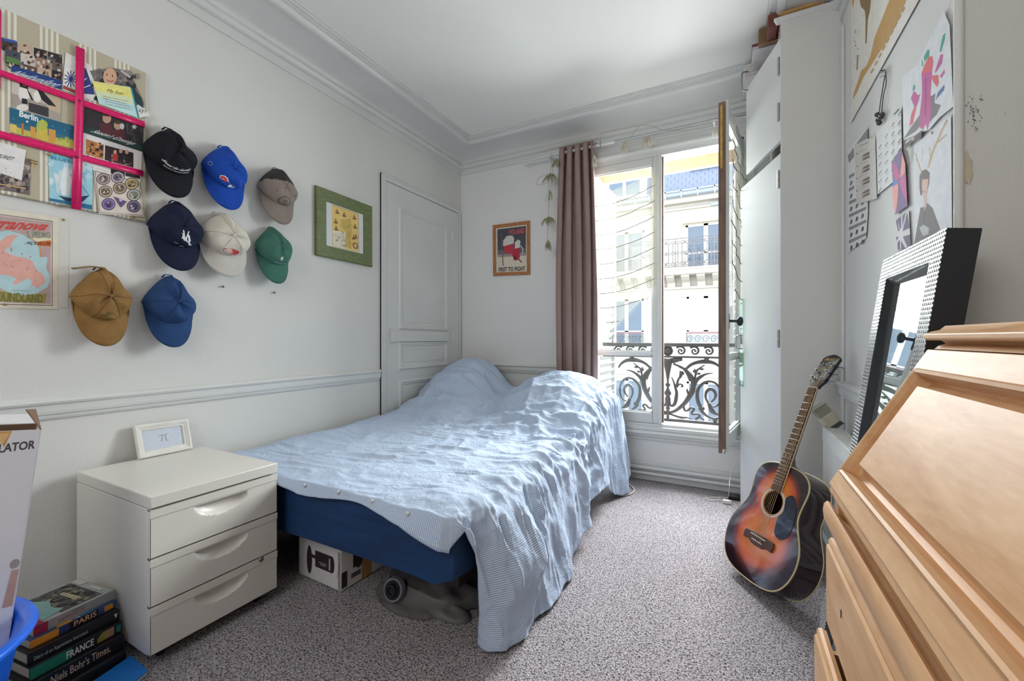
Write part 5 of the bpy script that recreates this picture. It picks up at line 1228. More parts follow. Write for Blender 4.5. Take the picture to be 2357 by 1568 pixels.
# bevelled capping over the camera-side edge
cp = MB(WO); cp.hexa([(wx0 - .018, wy0 - .002, wzt - .012), (wx1, wy0 - .002, wzt - .012), (wx1, wy0 + .02, wzt - .012), (wx0 - .018, wy0 + .02, wzt - .012)], [(wx0 - .03, wy0 - .002, wzt + .014), (wx1, wy0 - .002, wzt + .014), (wx1, wy0 + .02, wzt + .014), (wx0 - .03, wy0 + .02, wzt + .014)]); cp.build('capping', GLOSSY, ward)
def wdoor(free, z0, z1, hz_, hinge_zs):
    h = Vector((wx0 - .002, wy0 + .004, 0)); f = Vector((free[0], free[1], 0)); e = (f - h).normalized(); n = Vector((e.y, -e.x, 0)); n = n if n.x < 0 else -n; L = (f - h).length
    qd = lambda a, d, z: h + e * a + n * d + Vector((0, 0, z))
    m_ = MB(WO); m_.hexa([qd(0, 0, z0), qd(L, 0, z0), qd(L, -.018, z0), qd(0, -.018, z0)], [qd(0, 0, z1), qd(L, 0, z1), qd(L, -.018, z1), qd(0, -.018, z1)]); d_ = m_.build('door', GLOSSY, ward, bevel=.002)
    hz0, hz1 = hz_
    hd = MB(WO); hd.tube(cat([qd(L - .03, 0, hz1), qd(L - .03, .026, hz1 - .002), qd(L - .03, .034, hz1 - .012), qd(L - .03, .036, (hz0 + hz1) / 2), qd(L - .03, .034, hz0 + .012), qd(L - .03, .026, hz0 + .002), qd(L - .03, 0, hz0)], 4), .0042, 8); hd.build('handle', STEEL, d_, smooth=True)
    for z in hinge_zs:
        k_ = MB(WO); k_.tube([qd(.012, .005, z - .045), qd(.012, .005, z - .001)], .0055, 10); k_.tube([qd(.012, .005, z + .001), qd(.012, .005, z + .045)], .0055, 10); k_.build('hinge', STEEL, d_, smooth=True, angle=40)
    return d_, qd, L
zu = lambda v, t=.002168: CH + (V0 - v) * t
d_up, q_up, L_up = wdoor((CX + .078, 2.916), 2.04, 2.555, (at(1706, 365, x=CX + .07).z, at(1706, 334, x=CX + .07).z), (zu(148), zu(254)))
d_lo, q_lo, L_lo = wdoor((CX + .048, 2.985), .018, 1.978, (at(1703, 803, x=CX + .045).z, at(1703, 772, x=CX + .045).z), (zu(410), zu(780)))
# clear acrylic finger plates screwed on the free edge
for va, vb in ((675, 766), (808, 905)):
    za, zb2 = at(1708, vb, x=CX + .05).z, at(1708, va, x=CX + .05).z
    m_ = MB(WO); m_.hexa([q_lo(L_lo - .055, .001, za), q_lo(L_lo + .004, .001, za), q_lo(L_lo + .004, .005, za), q_lo(L_lo - .055, .005, za)], [q_lo(L_lo - .055, .001, zb2), q_lo(L_lo + .004, .001, zb2), q_lo(L_lo + .004, .005, zb2), q_lo(L_lo - .055, .005, zb2)]); pl_ = m_.build('finger_plate', PLEXI, d_lo)
    for z in (za + .03, zb2 - .03): MB(WO).lathe([(0, .003), (.004, .002), (.005, 0)], q_lo(L_lo - .03, .005, z), (-1, 0, 0), 10).build('screw', DARKMETAL, d_lo, smooth=True)
# clothes and bottle glimpsed in the gap between the doors
for i, (y, r, h, c, lb) in enumerate(((2.62, .035, .16, (196, 190, 176), 'cream jar on the wardrobe shelf behind the ajar upper door'), (2.72, .03, .18, (90, 84, 80), 'dark bottle on the wardrobe shelf behind the ajar upper door'))):
    tag(MB().lathe([(r, 0), (r, h * .7), (r * .5, h * .82), (r * .5, h), (0, h)], (wx0 + .08, y, 1.991), (0, 0, 1), 16).build('jar' if i == 0 else 'bottle', mat('shelf_item_%d' % i, c, .4), None, smooth=True, angle=40), lb, 'jar' if i == 0 else 'bottle')

# things piled on the wardrobe
def pile_box(name, label, x0, x1, y0, y1, z0, z1, col, cat_='box', rot=0.0, lid=None):
    t_ = thing(name, label, cat_, ((x0 + x1) / 2, (y0 + y1) / 2, z0), 'things piled on the wardrobe'); t_.rotation_euler = (0, 0, rot); O = ((x0 + x1) / 2, (y0 + y1) / 2, z0)
    zl = z1 - (z1 - z0) * .4 if lid else z1
    MB(O).box(x0 + (.002 if lid else 0), x1 - (.002 if lid else 0), y0 + (.002 if lid else 0), y1 - (.002 if lid else 0), z0, zl).build('tray' if lid else 'body', mat('pile_' + name, col, .55, var=.1, vscale=14), t_, bevel=.002)
    if lid: MB(O).box(x0, x1, y0, y1, zl, z1).build('lid', mat('pile_lid_' + name, lid, .5, var=.1, vscale=14), t_, bevel=.002)
    return t_
zt = wzt + .001
pile_box('flat_game_box', 'purple and white flat box on the wardrobe next to the window', CX + .10, CX + .33, 2.68, 2.83, zt, zt + .034, (196, 192, 196), lid=(120, 50, 62))
pile_box('maroon_box', 'maroon box standing on the wardrobe front edge', CX + .165, CX + .21, 2.52, 2.63, zt + .0, zt + .066, (110, 52, 46), lid=(120, 62, 52))
pile_box('brown_carton', 'brown cardboard carton with a handle hole on the wardrobe', CX + .13, CX + .34, 2.64, 2.672, zt, zt + .082, (128, 98, 64))
pile_box('red_book', 'red book under the wooden tray on the wardrobe', CX + .217, CX + .30, 2.508, 2.60, zt, zt + .012, (170, 44, 40), 'book')
pile_box('wooden_tray', 'light brown wooden tray lying on the wardrobe top', CX + .212, CX + .40, 2.50, 2.62, zt + .0125, zt + .05, (176, 136, 86), 'tray', lid=(196, 156, 104))
pile_box('dark_book', 'dark blue book at the wall end of the wardrobe top', CX + .41, CX + .455, 2.50, 2.64, zt, zt + .05, (36, 32, 56), 'book')
# stack of white card sheets laid across the corner
stk = thing('card_sheets', 'pile of white card sheets jutting from the wardrobe top', 'cardboard', (CX + .15, 3.0, wzt)); KS = (CX + .15, 3.0, wzt)
for k in range(6):
    o_ = .006 * ((k * 7) % 4 - 1.5); MB(KS).box(CX + .072 + o_, CX + .30, 2.925 + o_ * .5, 3.20, wzt + .001 + k * .012, wzt + .012 + k * .012).build('card_sheet', mat('white_card', (222, 220, 218), .6, var=.04, vscale=30), stk)
MB(KS).box(CX + .076, CX + .214, 2.925, 2.94, 2.563, wzt + .0).build('card_flap', MATS['white_card'], stk)

# ================================================================ guitar
ga_ = Vector((.30865869, .24625373, .91874312)); gb_ = Vector((-.56489363, .82457245, -.03123258)); gc_ = Vector((-.7652614, -.50935192, .39361862)); g0 = Vector((2.2768, 2.0255, .0415))
gt_ = thing('acoustic_guitar', 'sunburst acoustic guitar leaning in the corner beside the wardrobe', 'guitar')
gt_.matrix_world = Matrix(((ga_.x, gb_.x, gc_.x, g0.x), (ga_.y, gb_.y, gc_.y, g0.y), (ga_.z, gb_.z, gc_.z, g0.z), (0, 0, 0, 1)))
half = [(0, 0), (.002, .05), (.008, .095), (.022, .136), (.045, .165), (.08, .187), (.12, .199), (.16, .202), (.20, .196), (.235, .181), (.27, .161), (.30, .146), (.325, .140), (.35, .140), (.38, .1435), (.41, .147), (.435, .146), (.46, .137), (.48, .118), (.494, .09), (.502, .05), (.505, 0)]
hs = cat([Vector((p[0], p[1], 0)) for p in half], 4)
out = [(p.x, p.y) for p in hs] + [(p.x, -p.y) for p in hs[-2:0:-1]]
BURST = mat('sunburst_lacquer', (220, 120, 40), .12, coat=1.0)
nt = BURST.node_tree; b_ = nt.nodes['Principled BSDF']; tc = nt.nodes.new('ShaderNodeTexCoord'); sp = nt.nodes.new('ShaderNodeSeparateXYZ'); nt.links.new(tc.outputs['Object'], sp.inputs[0])
def ellip(cx, rx, ry):
    a = mth('DIVIDE', mth('SUBTRACT', sp.outputs['X'], cx), rx); b = mth('DIVIDE', sp.outputs['Y'], ry)
    return mth('SQRT', mth('ADD', mth('MULTIPLY', a, a), mth('MULTIPLY', b, b)))
dd = nt.nodes.new('ShaderNodeMath'); dd.operation = 'SMOOTH_MIN'; nt.links.new(ellip(.185, .19, .205), dd.inputs[0]); nt.links.new(ellip(.37, .145, .152), dd.inputs[1]); dd.inputs[2].default_value = .25
nz = nt.nodes.new('ShaderNodeTexNoise'); nz.inputs['Scale'].default_value = 6; nt.links.new(tc.outputs['Object'], nz.inputs['Vector'])
rp = nt.nodes.new('ShaderNodeValToRGB'); e_ = rp.color_ramp.elements; e_[0].position = .35; e_[0].color = rgb((232, 128, 44)); e_[1].position = .86; e_[1].color = rgb((44, 26, 32))
k = rp.color_ramp.elements.new(.60); k.color = rgb((214, 92, 30)); k = rp.color_ramp.elements.new(.72); k.color = rgb((120, 44, 30))
nt.links.new(mth('ADD', dd.outputs[0], mth('MULTIPLY', mth('SUBTRACT', nz.outputs['Fac'], .5), .10)), rp.inputs['Fac']); nt.links.new(rp.outputs['Color'], b_.inputs['Base Color'])
DARKW = mat('dark_mahogany_lacquer', (44, 22, 28), .15, coat=.8, var=.3, vscale=6, stretch=(1, 6, 6)); CREAM = mat('cream_binding', (206, 186, 140), .4); ROSE = mat('rosewood', (84, 56, 44), .5, var=.3, vscale=20, stretch=(.3, 3, 3)); PEARL = mat('pearl_white', (224, 222, 214), .25); BLACKG = mat('black_gloss', (18, 18, 22), .15, coat=.6); CHROME = mat('chrome', (200, 200, 204)); STR = mat('bronze_string', (190, 160, 120), .35, .8)
hc, hr = .335, .050
ho = []
for x, y in out:
    a = math.atan2(y, x - hc); ho.append((hc + hr * math.cos(a), hr * math.sin(a)))
tp = MB(); tp.grid([[(x, y, 0) for x, y in out], [((x + q[0]) / 2, (y + q[1]) / 2, 0) for (x, y), q in zip(out, ho)], [(q[0], q[1], 0) for q in ho], [(q[0], q[1], -.004) for q in ho]], closed=True)
body = bpy.data.objects.new('body', None); COL.objects.link(body); body.parent = gt_
tp.build('top', BURST, body)
sd_ = MB(); dep_ = lambda x: -.105 - .012 * (1 - x / .505)
sd_.grid([[(x, y, 0) for x, y in out], [(x, y, dep_(x)) for x, y in out]], closed=True); sd_.build('side', DARKW, body, smooth=True)
bk = MB(); bk.grid([[(x, y, dep_(x)) for x, y in out], [(.25 + (x - .25) * .5, y * .5, dep_(.25) - .006) for x, y in out]], closed=True); bk.poly([(.25 + (x - .25) * .5, y * .5, dep_(.25) - .006) for x, y in out]); bk.build('back', DARKW, body, smooth=True)
cl3 = out + [out[0]]
MB().tube([(x, y, -.002) for x, y in cl3], .0032, 6, cap=False).build('binding', CREAM, body, smooth=True)
MB().tube([(x, y, dep_(x) + .001) for x, y in cl3], .0026, 6, cap=False).build('binding', CREAM, body, smooth=True)
for r0, r1, m in ((.051, .054, CREAM), (.056, .062, PEARL), (.064, .066, CREAM)):
    m_ = MB(); m_.grid([[(hc + r * math.cos(t), r * math.sin(t), .0006) for t in [2 * math.pi * i / 48 for i in range(48)]] for r in (r0, r1)], closed=True); m_.build('rosette_ring', m, body, fix=False)
pgp = cat([Vector(p).to_3d() for p in ((.335, -.066), (.375, -.058), (.395, -.085), (.372, -.110), (.34, -.125), (.28, -.132), (.235, -.125), (.212, -.098), (.222, -.062), (.262, -.052), (.29, -.050), (.305, -.060), (.318, -.066))], 3)
m_ = MB(); m_.slab([(p.x, p.y, .0004) for p in pgp], (0, 0, .0014)); m_.build('pickguard', mat('navy_pickguard', (34, 40, 56), .12, coat=.5), body)
m_ = MB(); m_.slab([(p[0], p[1], .0004) for p in ((.148, -.082), (.172, -.086), (.186, -.08), (.190, -.04), (.188, .04), (.184, .08), (.170, .086), (.146, .082), (.150, .05), (.140, .03), (.138, 0), (.140, -.03), (.150, -.05))], (0, 0, .009)); bri = m_.build('bridge', ROSE, body, bevel=.002)
MB().box(.176, .180, -.042, .042, .009, .0135).build('saddle', PEARL, bri)
for k in range(6): MB().lathe([(.0028, -.002), (.0034, .002), (.002, .004), (0, .0044)], (.158, -.026 + .0104 * k, .0094), (0, 0, 1), 10).build('bridge_pin', PEARL, bri, smooth=True)
neck = bpy.data.objects.new('neck', None); COL.objects.link(neck); neck.parent = gt_
nw = lambda a: .0285 - (.0285 - .0215) * (a - .38) / (.86 - .38)
P = []
for i in range(13):
    a = .49 + (.862 - .49) * i / 12; w = nw(a); th = .024 - .006 * i / 12; P.append([(a, w * math.cos(t), .006 - th * math.sin(t) ** .8 if math.sin(t) > 0 else .006) for t in [math.pi * k / 12 for k in range(13)]])
m_ = MB(); m_.grid(P); m_.build('shaft', DARKW, neck, smooth=True)
fb = MB(); fb.hexa([(.385, -nw(.385), .001), (.862, -nw(.862), .001), (.862, nw(.862), .001), (.385, nw(.385), .001)], [(.385, -nw(.385) + .001, .0075), (.862, -nw(.862) + .001, .0075), (.862, nw(.862) - .001, .0075), (.385, nw(.385) - .001, .0075)]); fb.build('fingerboard', ROSE, neck)
for sgn in (1, -1): MB().tube([(.385, sgn * nw(.385), .004), (.862, sgn * nw(.862), .004)], .0022, 6).build('fingerboard_binding', CREAM, neck)
a = .86
for k in range(1, 21):
    x = .86 - .65 * (1 - 2 ** (-k / 12.0)); 
    if x < .39: continue
    MB().tube([(x, -nw(x) + .001, .0078), (x, nw(x) - .001, .0078)], .0011, 6).build('fret', STEEL, neck)
for k in (3, 5, 7, 9, 12, 15):
    x = .86 - .65 * (1 - (2 ** (-k / 12.0) + 2 ** (-(k - 1) / 12.0)) / 2)
    for y in ((0,) if k != 12 else (-.013, .013)): m_ = MB(); m_.poly([(x + .0035, y, .0078), (x, y + .0035, .0078), (x - .0035, y, .0078), (x, y - .0035, .0078)]); m_.build('inlay', PEARL, neck, fix=False)
MB().box(.860, .865, -.0215, .0215, .002, .0105).build('nut', PEARL, neck)
hl = MB(); hl.hexa([(.455, -.026, -.0005), (.512, -.022, -.001), (.512, .022, -.001), (.455, .026, -.0005)], [(.470, -.014, -.085), (.500, -.012, -.085), (.500, .012, -.085), (.470, .014, -.085)]); hl.hexa([(.50, -.020, -.001), (.56, -.018, -.006), (.56, .018, -.006), (.50, .020, -.001)], [(.50, -.012, -.083), (.514, -.008, -.04), (.514, .008, -.04), (.50, .012, -.083)]); hl.build('heel', BLACKG, neck, bevel=.004)
MB().lathe([(.004, 0), (.003, .006), (.006, .009), (.006, .012), (0, .013)], (.485, 0, -.085), (0, 0, -1), 12).build('strap_button', CHROME, neck, smooth=True)
head = bpy.data.objects.new('headstock', None); COL.objects.link(head); head.parent = gt_; head.location = (.864, 0, .004); head.rotation_euler = (0, math.radians(13), 0)
hp = [(0, -.022), (.012, -.024), (.03, -.034), (.05, -.037), (.13, -.041), (.152, -.043), (.165, -.034), (.174, -.012), (.176, 0), (.174, .012), (.165, .034), (.152, .043), (.13, .041), (.05, .037), (.03, .034), (.012, .024), (0, .022)]
m_ = MB(); m_.slab([(x, y, -.014) for x, y in hp], (0, 0, .014)); m_.build('head_plate', BLACKG, head, bevel=.0015)
m_ = MB(); write(m_, 'Ibanez', [(.158, .028, .0008), (.158, -.028, .0008), (.141, -.028, .0008), (.141, .028, .0008)], (0, 0, 1), 0, .02, shear=.25); m_.build('lettering', mat('gold_print', (190, 160, 96), .4), head, fix=False)
m_ = MB()
for k in range(5): t0 = -.9 + .45 * k; m_.poly([(.088, 0, .0009), (.118 - .006 * abs(k - 2), .016 * math.sin(t0), .0009), (.112 - .006 * abs(k - 2), .016 * math.sin(t0) + .003, .0009)])
m_.build('emblem', MATS['gold_print'], head, fix=False)
strings = []
for k in range(6):
    sgn = -1 if k < 3 else 1; row = (k if k < 3 else 5 - k); px = .045 + .038 * (2 - row) if False else .045 + .038 * row
    tn = MB(); tn.lathe([(.0075, 0), (.0078, .002), (.004, .003), (.003, .012), (.0034, .016), (0, .0165)], (px, sgn * .0255, .0002), (0, 0, 1), 14); o_ = tn.build('tuner_post', CHROME, head, smooth=True, angle=40)
    tk = MB(); yb2 = sgn * .040; tk.tube([(px, sgn * .030, -.019), (px, sgn * .056, -.019)], .0028, 8); tk.lathe([(0, -.008), (.006, -.006), (.0085, 0), (.006, .006), (0, .008)], (px, sgn * .063, -.019), (1, 0, 0), 12, sx=.55, sy=1.0); tk.box(px - .008, px + .008, min(sgn * .02, sgn * .036), max(sgn * .02, sgn * .036), -.026, -.0145); tk.build('tuning_key', CHROME, head, smooth=True, angle=40)
    y0, y1 = -.026 + .0104 * k, -.0172 + .00688 * k
    R_ = head.rotation_euler.to_matrix(); pp = Vector(head.location) + R_ @ Vector((px, sgn * .0255 - sgn * .003, .010))
    st_ = MB(); st_.tube([(.158, y0, .011), (.178, y0, .0142), (.862, y1, .0112), tuple(pp)], .00065 + .00012 * (5 - k if True else k), 5); st_.build('string', STR, gt_, smooth=True)

# ================================================================ radiator
rx0, rx1, ry0, ry1, rz0, rz1 = 2.588, XR - .03, 1.63, 2.335, .15, .652
radi = thing('radiator', 'white panel radiator on the wall behind the guitar', 'radiator', (rx1, ry0, rz0)); RD = (rx1, ry0, rz0)
RP = mat('radiator_enamel', (222, 223, 222), .35)
P0, P1 = [], []; nfl = 21
for i in range(nfl * 4 + 1):
    y = ry0 + .012 + (ry1 - ry0 - .024) * i / (nfl * 4); x = rx0 + (.0 if i % 4 in (0, 1) else .014); P0.append((x, y, rz0 + .035)); P1.append((x, y, rz1 - .06))
m_ = MB(RD); m_.grid([P0, P1]); m_.box(rx0, rx0 + .006, ry0, ry1, rz1 - .062, rz1 - .004); m_.box(rx0, rx0 + .006, ry0, ry1, rz0, rz0 + .036); m_.box(rx0 + .015, rx0 + .02, ry0, ry1, rz0, rz1 - .004); m_.build('front_panel', RP, radi, bevel=.0015)
MB(RD).box(rx1 - .012, rx1, ry0, ry1, rz0, rz1 - .004).build('rear_panel', RP, radi)
m_ = MB(RD); m_.box(rx0, rx0 + .010, ry0, ry1, rz1 - .006, rz1); m_.box(rx1 - .010, rx1, ry0, ry1, rz1 - .006, rz1)
for k in range(34): y = ry0 + .012 + k * (ry1 - ry0 - .03) / 33; m_.box(rx0 + .010, rx1 - .010, y, y + .009, rz1 - .005, rz1 - .001)
m_.build('top_grille', RP, radi)
for y in (ry0, ry1 - .004): MB(RD).box(rx0 + .002, rx1, y, y + .004, rz0, rz1).build('side_cover', RP, radi, bevel=.001)
for y in (ry0 + .12, ry1 - .12): MB(RD).box(rx1, XR - .0005, y, y + .03, rz0 + .05, rz1 - .05).build('wall_bracket', RP, radi)
# old thermostat head clipped on the corner
tv = bpy.data.objects.new('thermostat', None); COL.objects.link(tv); tv.parent = radi; tvc = at(1897, 962, x=2.58); tv.location = Vector((2.60, ry1 + .01, rz1 + .045)) - Vector(RD); tv.rotation_euler = (math.radians(-8), math.radians(-36), math.radians(22))
BEI = mat('aged_beige_plastic', (196, 190, 170), .5)
m_ = MB(); m_.box(-.032, .032, -.024, .024, -.045, .012); m_.build('body', BEI, tv, bevel=.008, seg=3)
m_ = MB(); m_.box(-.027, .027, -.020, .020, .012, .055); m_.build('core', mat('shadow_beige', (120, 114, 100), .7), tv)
for k in range(9): m_ = MB(); z = .014 + k * .0048; m_.box(-.032, .032, -.024, .024, z, z + .0026); m_.build('fin', BEI, tv)
m_ = MB(); m_.box(-.034, -.031, -.003, .003, .010, .057); m_.build('rib', BEI, tv)
m_ = MB(); m_.hexa([(-.034, -.026, -.058), (.034, -.026, -.058), (.034, .026, -.058), (-.034, .026, -.058)], [(-.030, -.022, -.045), (.030, -.022, -.045), (.030, .022, -.045), (-.030, .022, -.045)]); m_.build('clip', mat('dark_grey_plastic', (70, 70, 66), .5), tv)

# ================================================================ mirror
ms = Vector((.173, 0, 1.272)); mL = ms.length; ms = ms / mL; mn = Vector((-ms.z, 0, ms.x)); mo = Vector((CX + .217, 1.173, .004)); mW = .408
mir = thing('standing_mirror', 'tall mirror in a black frame studded with silver beads', 'mirror', tuple(mo)); MO = tuple(mo)
mq = lambda a, h, d=0: mo + Vector((0, a, 0)) + ms * h + mn * d      # a along y, h up the slope, d towards the room
BLK = mat('black_frame', (26, 28, 34), .35, coat=.3)
fwd, bev, th = .060, .020, .052
m_ = MB(MO); R_ = []
for ins, d in ((0, -th), (0, 0), (fwd, 0), (fwd + bev, -.014), (fwd + bev, -.018)):
    R_.append([mq(ins, ins, d), mq(mW - ins, ins, d), mq(mW - ins, mL - ins, d), mq(ins, mL - ins, d)])
m_.grid(R_, closed=True); m_.poly(R_[0]); m_.build('frame', BLK, mir)
ins = fwd + bev
m_ = MB(MO); m_.poly([mq(ins, ins, -.016), mq(mW - ins, ins, -.016), mq(mW - ins, mL - ins, -.016), mq(ins, mL - ins, -.016)]); m_.build('mirror_glass', mat('mirror_silver', (236, 240, 240), .015, 1.0), mir, fix=False)
m_ = MB(MO); pt_ = .0099; b2 = .0036; hh = .0014
def stud(a, h, wa, wh):
    k = len(m_.v); q = [mq(a - wa, h - wh, .0003), mq(a + wa, h - wh, .0003), mq(a + wa, h + wh, .0003), mq(a - wa, h + wh, .0003)]; t = .62; p = [mq(a - wa * t, h - wh * t, hh), mq(a + wa * t, h - wh * t, hh), mq(a + wa * t, h + wh * t, hh), mq(a - wa * t, h + wh * t, hh)]
    m_.v += q + p; m_.f += [[k + 4, k + 5, k + 6, k + 7], [k, k + 1, k + 5, k + 4], [k + 1, k + 2, k + 6, k + 5], [k + 2, k + 3, k + 7, k + 6], [k + 3, k, k + 4, k + 7]]; m_.mi += [0] * 5
na, nh = int(mW / pt_), int(mL / pt_)
for i in range(na):
    for j in range(nh):
        a, h = (i + .5) * mW / na, (j + .5) * mL / nh
        if min(a, mW - a, h, mL - h) < fwd - .002: stud(a, h, .0029, .0027)
so_ = m_.build('bead_mosaic', mat('silver_beads', (176, 178, 180), .35, .5), mir, fix=False); so_['kind'] = 'stuff'

# ================================================================ writing desk
PINE = mat('lacquered_pine', (226, 188, 146), .5, coat=.0, spec=.3)
nt = PINE.node_tree; b_ = nt.nodes['Principled BSDF']; tc = nt.nodes.new('ShaderNodeTexCoord'); mp = nt.nodes.new('ShaderNodeMapping'); mp.inputs['Scale'].default_value = (9, 1.6, 9)
n1 = nt.nodes.new('ShaderNodeTexNoise'); n1.inputs['Scale'].default_value = 2.2; n1.inputs['Detail'].default_value = 6; n1.inputs['Distortion'].default_value = .8
n2 = nt.nodes.new('ShaderNodeTexNoise'); n2.inputs['Scale'].default_value = 14; n2.inputs['Detail'].default_value = 5
rp = nt.nodes.new('ShaderNodeValToRGB'); rp.color_ramp.elements[0].position = .3; rp.color_ramp.elements[0].color = rgb((198, 146, 96)); rp.color_ramp.elements[1].position = .68; rp.color_ramp.elements[1].color = rgb((226, 186, 142))
ad = nt.nodes.new('ShaderNodeMixRGB'); ad.inputs['Fac'].default_value = .28
nt.links.new(tc.outputs['Object'], mp.inputs['Vector']); nt.links.new(mp.outputs['Vector'], n1.inputs['Vector']); nt.links.new(mp.outputs['Vector'], n2.inputs['Vector'])
nt.links.new(n1.outputs['Fac'], ad.inputs['Color1']); nt.links.new(n2.outputs['Fac'], ad.inputs['Color2']); nt.links.new(ad.outputs[0], rp.inputs['Fac']); nt.links.new(rp.outputs['Color'], b_.inputs['Base Color'])
dk0, dk1 = .10, 1.077
desk = thing('writing_desk', 'pale pine slant-front writing desk with drawers, nearest to the camera', 'desk', (2.9, dk0, 0)); DO = (2.9, dk0, 0)
A_ = Vector((CX + .178, 0, .75)); B_ = Vector((CX + .331, 0, 1.03)); es = (B_ - A_).normalized(); en = Vector((-es.z, 0, es.x)); Ls = (B_ - A_).length
dq = lambda y, s_, d=0: A_ + es * s_ + en * d + Vector((0, y, 0))
side = [(2.415, .0), (2.415, .735), (A_.x + .016, .747), (B_.x + .012, 1.028), (2.93, 1.028), (2.93, 0)]
for y0, y1 in ((dk1 - .022, dk1), (dk0, dk0 + .022)): MB(DO).prism(side, lambda p, t: Vector((p[0], t, p[1])), y0, y1).build('side_panel', PINE, desk, bevel=.002)
MB(DO).box(2.91, 2.93, dk0 + .022, dk1 - .022, .06, 1.02).build('back_panel', PINE, desk)
# slanted lid with raised panel
lid = MB(DO); y0, y1 = dk0, dk1
def rr(ml, mb_, mt, d): return [dq(y1 - ml, mb_, d), dq(y1 - ml, Ls - mt, d), dq(y0 + ml, Ls - mt, d), dq(y0 + ml, mb_, d)]
rings = [rr(.0, .0, .0, -.018), rr(0, 0, 0, -.002), rr(.002, .002, .002, 0), rr(.034, .034, .042, 0), rr(.035, .035, .043, .006), rr(.039, .039, .047, .010), rr(.044, .044, .052, .0085), rr(.047, .047, .055, .0), rr(.049, .049, .057, -.014), rr(.056, .056, .062, -.019), rr(.066, .062, .067, -.015), rr(.076, .069, .0725, -.006), rr(.0785, .0725, .075, -.002), rr(.079, .073, .0755, .002)]
lid.grid(rings, closed=True); lid.poly(rings[-1]); lid.build('lid', PINE, desk)
# top board and cornice mouldings
top = [(B_.x + .000, 1.050), (B_.x + .004, 1.046), (2.96, 1.046), (2.96, 1.074), (B_.x + .030, 1.074), (B_.x + .022, 1.066), (B_.x + .010, 1.063), (B_.x, 1.058)]
MB(DO).prism(top, lambda p, t: Vector((p[0], t, p[1])), dk0 - .02, dk1 + .018).build('top_board', PINE, desk, bevel=.0015)
MB(DO).prism([(B_.x + .020, 1.046), (B_.x + .026, 1.040), (B_.x + .016, 1.036), (B_.x + .010, 1.030), (2.90, 1.030), (2.90, 1.046)], lambda p, t: Vector((p[0], t, p[1])), dk0, dk1 + .002).build('cornice_moulding', PINE, desk)
# rail below the lid with its scooped lip
MB(DO).prism([(2.440, .715), (2.424, .745), (A_.x + .004, .745), (A_.x + .002, .735), (2.412, .725), (2.414, .712)], lambda p, t: Vector((p[0], t, p[1])), dk0, dk1 - .001).build('apron_rail', PINE, desk)
lipp = [(2.440, .700), (2.428, .690), (2.418, .690), (2.411, .698), (2.406, .710), (2.400, .714), (2.394, .708), (2.392, .694), (2.394, .676), (2.399, .664), (2.408, .658), (2.440, .658)]
MB(DO).prism(lipp, lambda p, t: Vector((p[0], t, p[1])), dk0, dk1 - .002).build('scooped_rail', PINE, desk, smooth=True, angle=50)
MB(DO).box(2.42, 2.90, dk0 + .022, dk1 - .022, .70, .716).build('writing_shelf', PINE, desk)
def drawer(xf, z0, z1, keyhole):
    d_ = bpy.data.objects.new('drawer', None); COL.objects.link(d_); d_.parent = desk
    pf_ = [(xf + .020, z1 - .004), (xf + .012, z1), (xf + .006, z1 - .001), (xf + .003, z1 - .007), (xf + .004, z1 - .013), (xf, z1 - .017), (xf - .001, z1 - .022), (xf, z0 + .004), (xf + .003, z0), (xf + .020, z0)]
    f_ = MB(DO); f_.prism(pf_, lambda p, t: Vector((p[0], t, p[1])), dk0 + .01, dk1 - .004); f_.build('front', PINE, d_, smooth=True, angle=30)
    b = MB(DO); xb2 = xf + .42
    for (a0, a1, c0, c1) in ((xf + .02, xb2, dk0 + .03, dk0 + .042), (xf + .02, xb2, dk1 - .042, dk1 - .03), (xb2 - .012, xb2, dk0 + .03, dk1 - .03)): b.box(a0, a1, c0, c1, z0 + .008, z1 - .025)
    b.box(xf + .02, xb2, dk0 + .03, dk1 - .03, z0 + .006, z0 + .012); b.build('box', PINE, d_)
    if keyhole:
        zk = (z0 + z1) / 2; yk = at(1936, 1412, x=xf - .001).y; zk = at(1936, 1412, x=xf - .001).z
        for yk2 in (yk,):
            k_ = MB(DO); k_.lathe([(.0035, 0), (.0035, .0006), (0, .0006)], (xf - .001, yk2, zk + .003), (-1, 0, 0), 12); k_.box(xf - .0018, xf - .001, yk2 - .0016, yk2 + .0016, zk - .008, zk + .002); k_.build('keyhole', mat('dark_hole', (50, 34, 24), .8), d_)
drawer(2.398, .462, .640, True)
drawer(2.378, .262, .448, False)
drawer(2.398, .075, .250, False)
MB(DO).box(2.43, 2.90, dk0 + .022, dk1 - .022, .02, .06).build('plinth', PINE, desk)
MB(DO).box(2.421, 2.43, dk0 + .022, dk1 - .022, .452, .458).build('divider', PINE, desk)
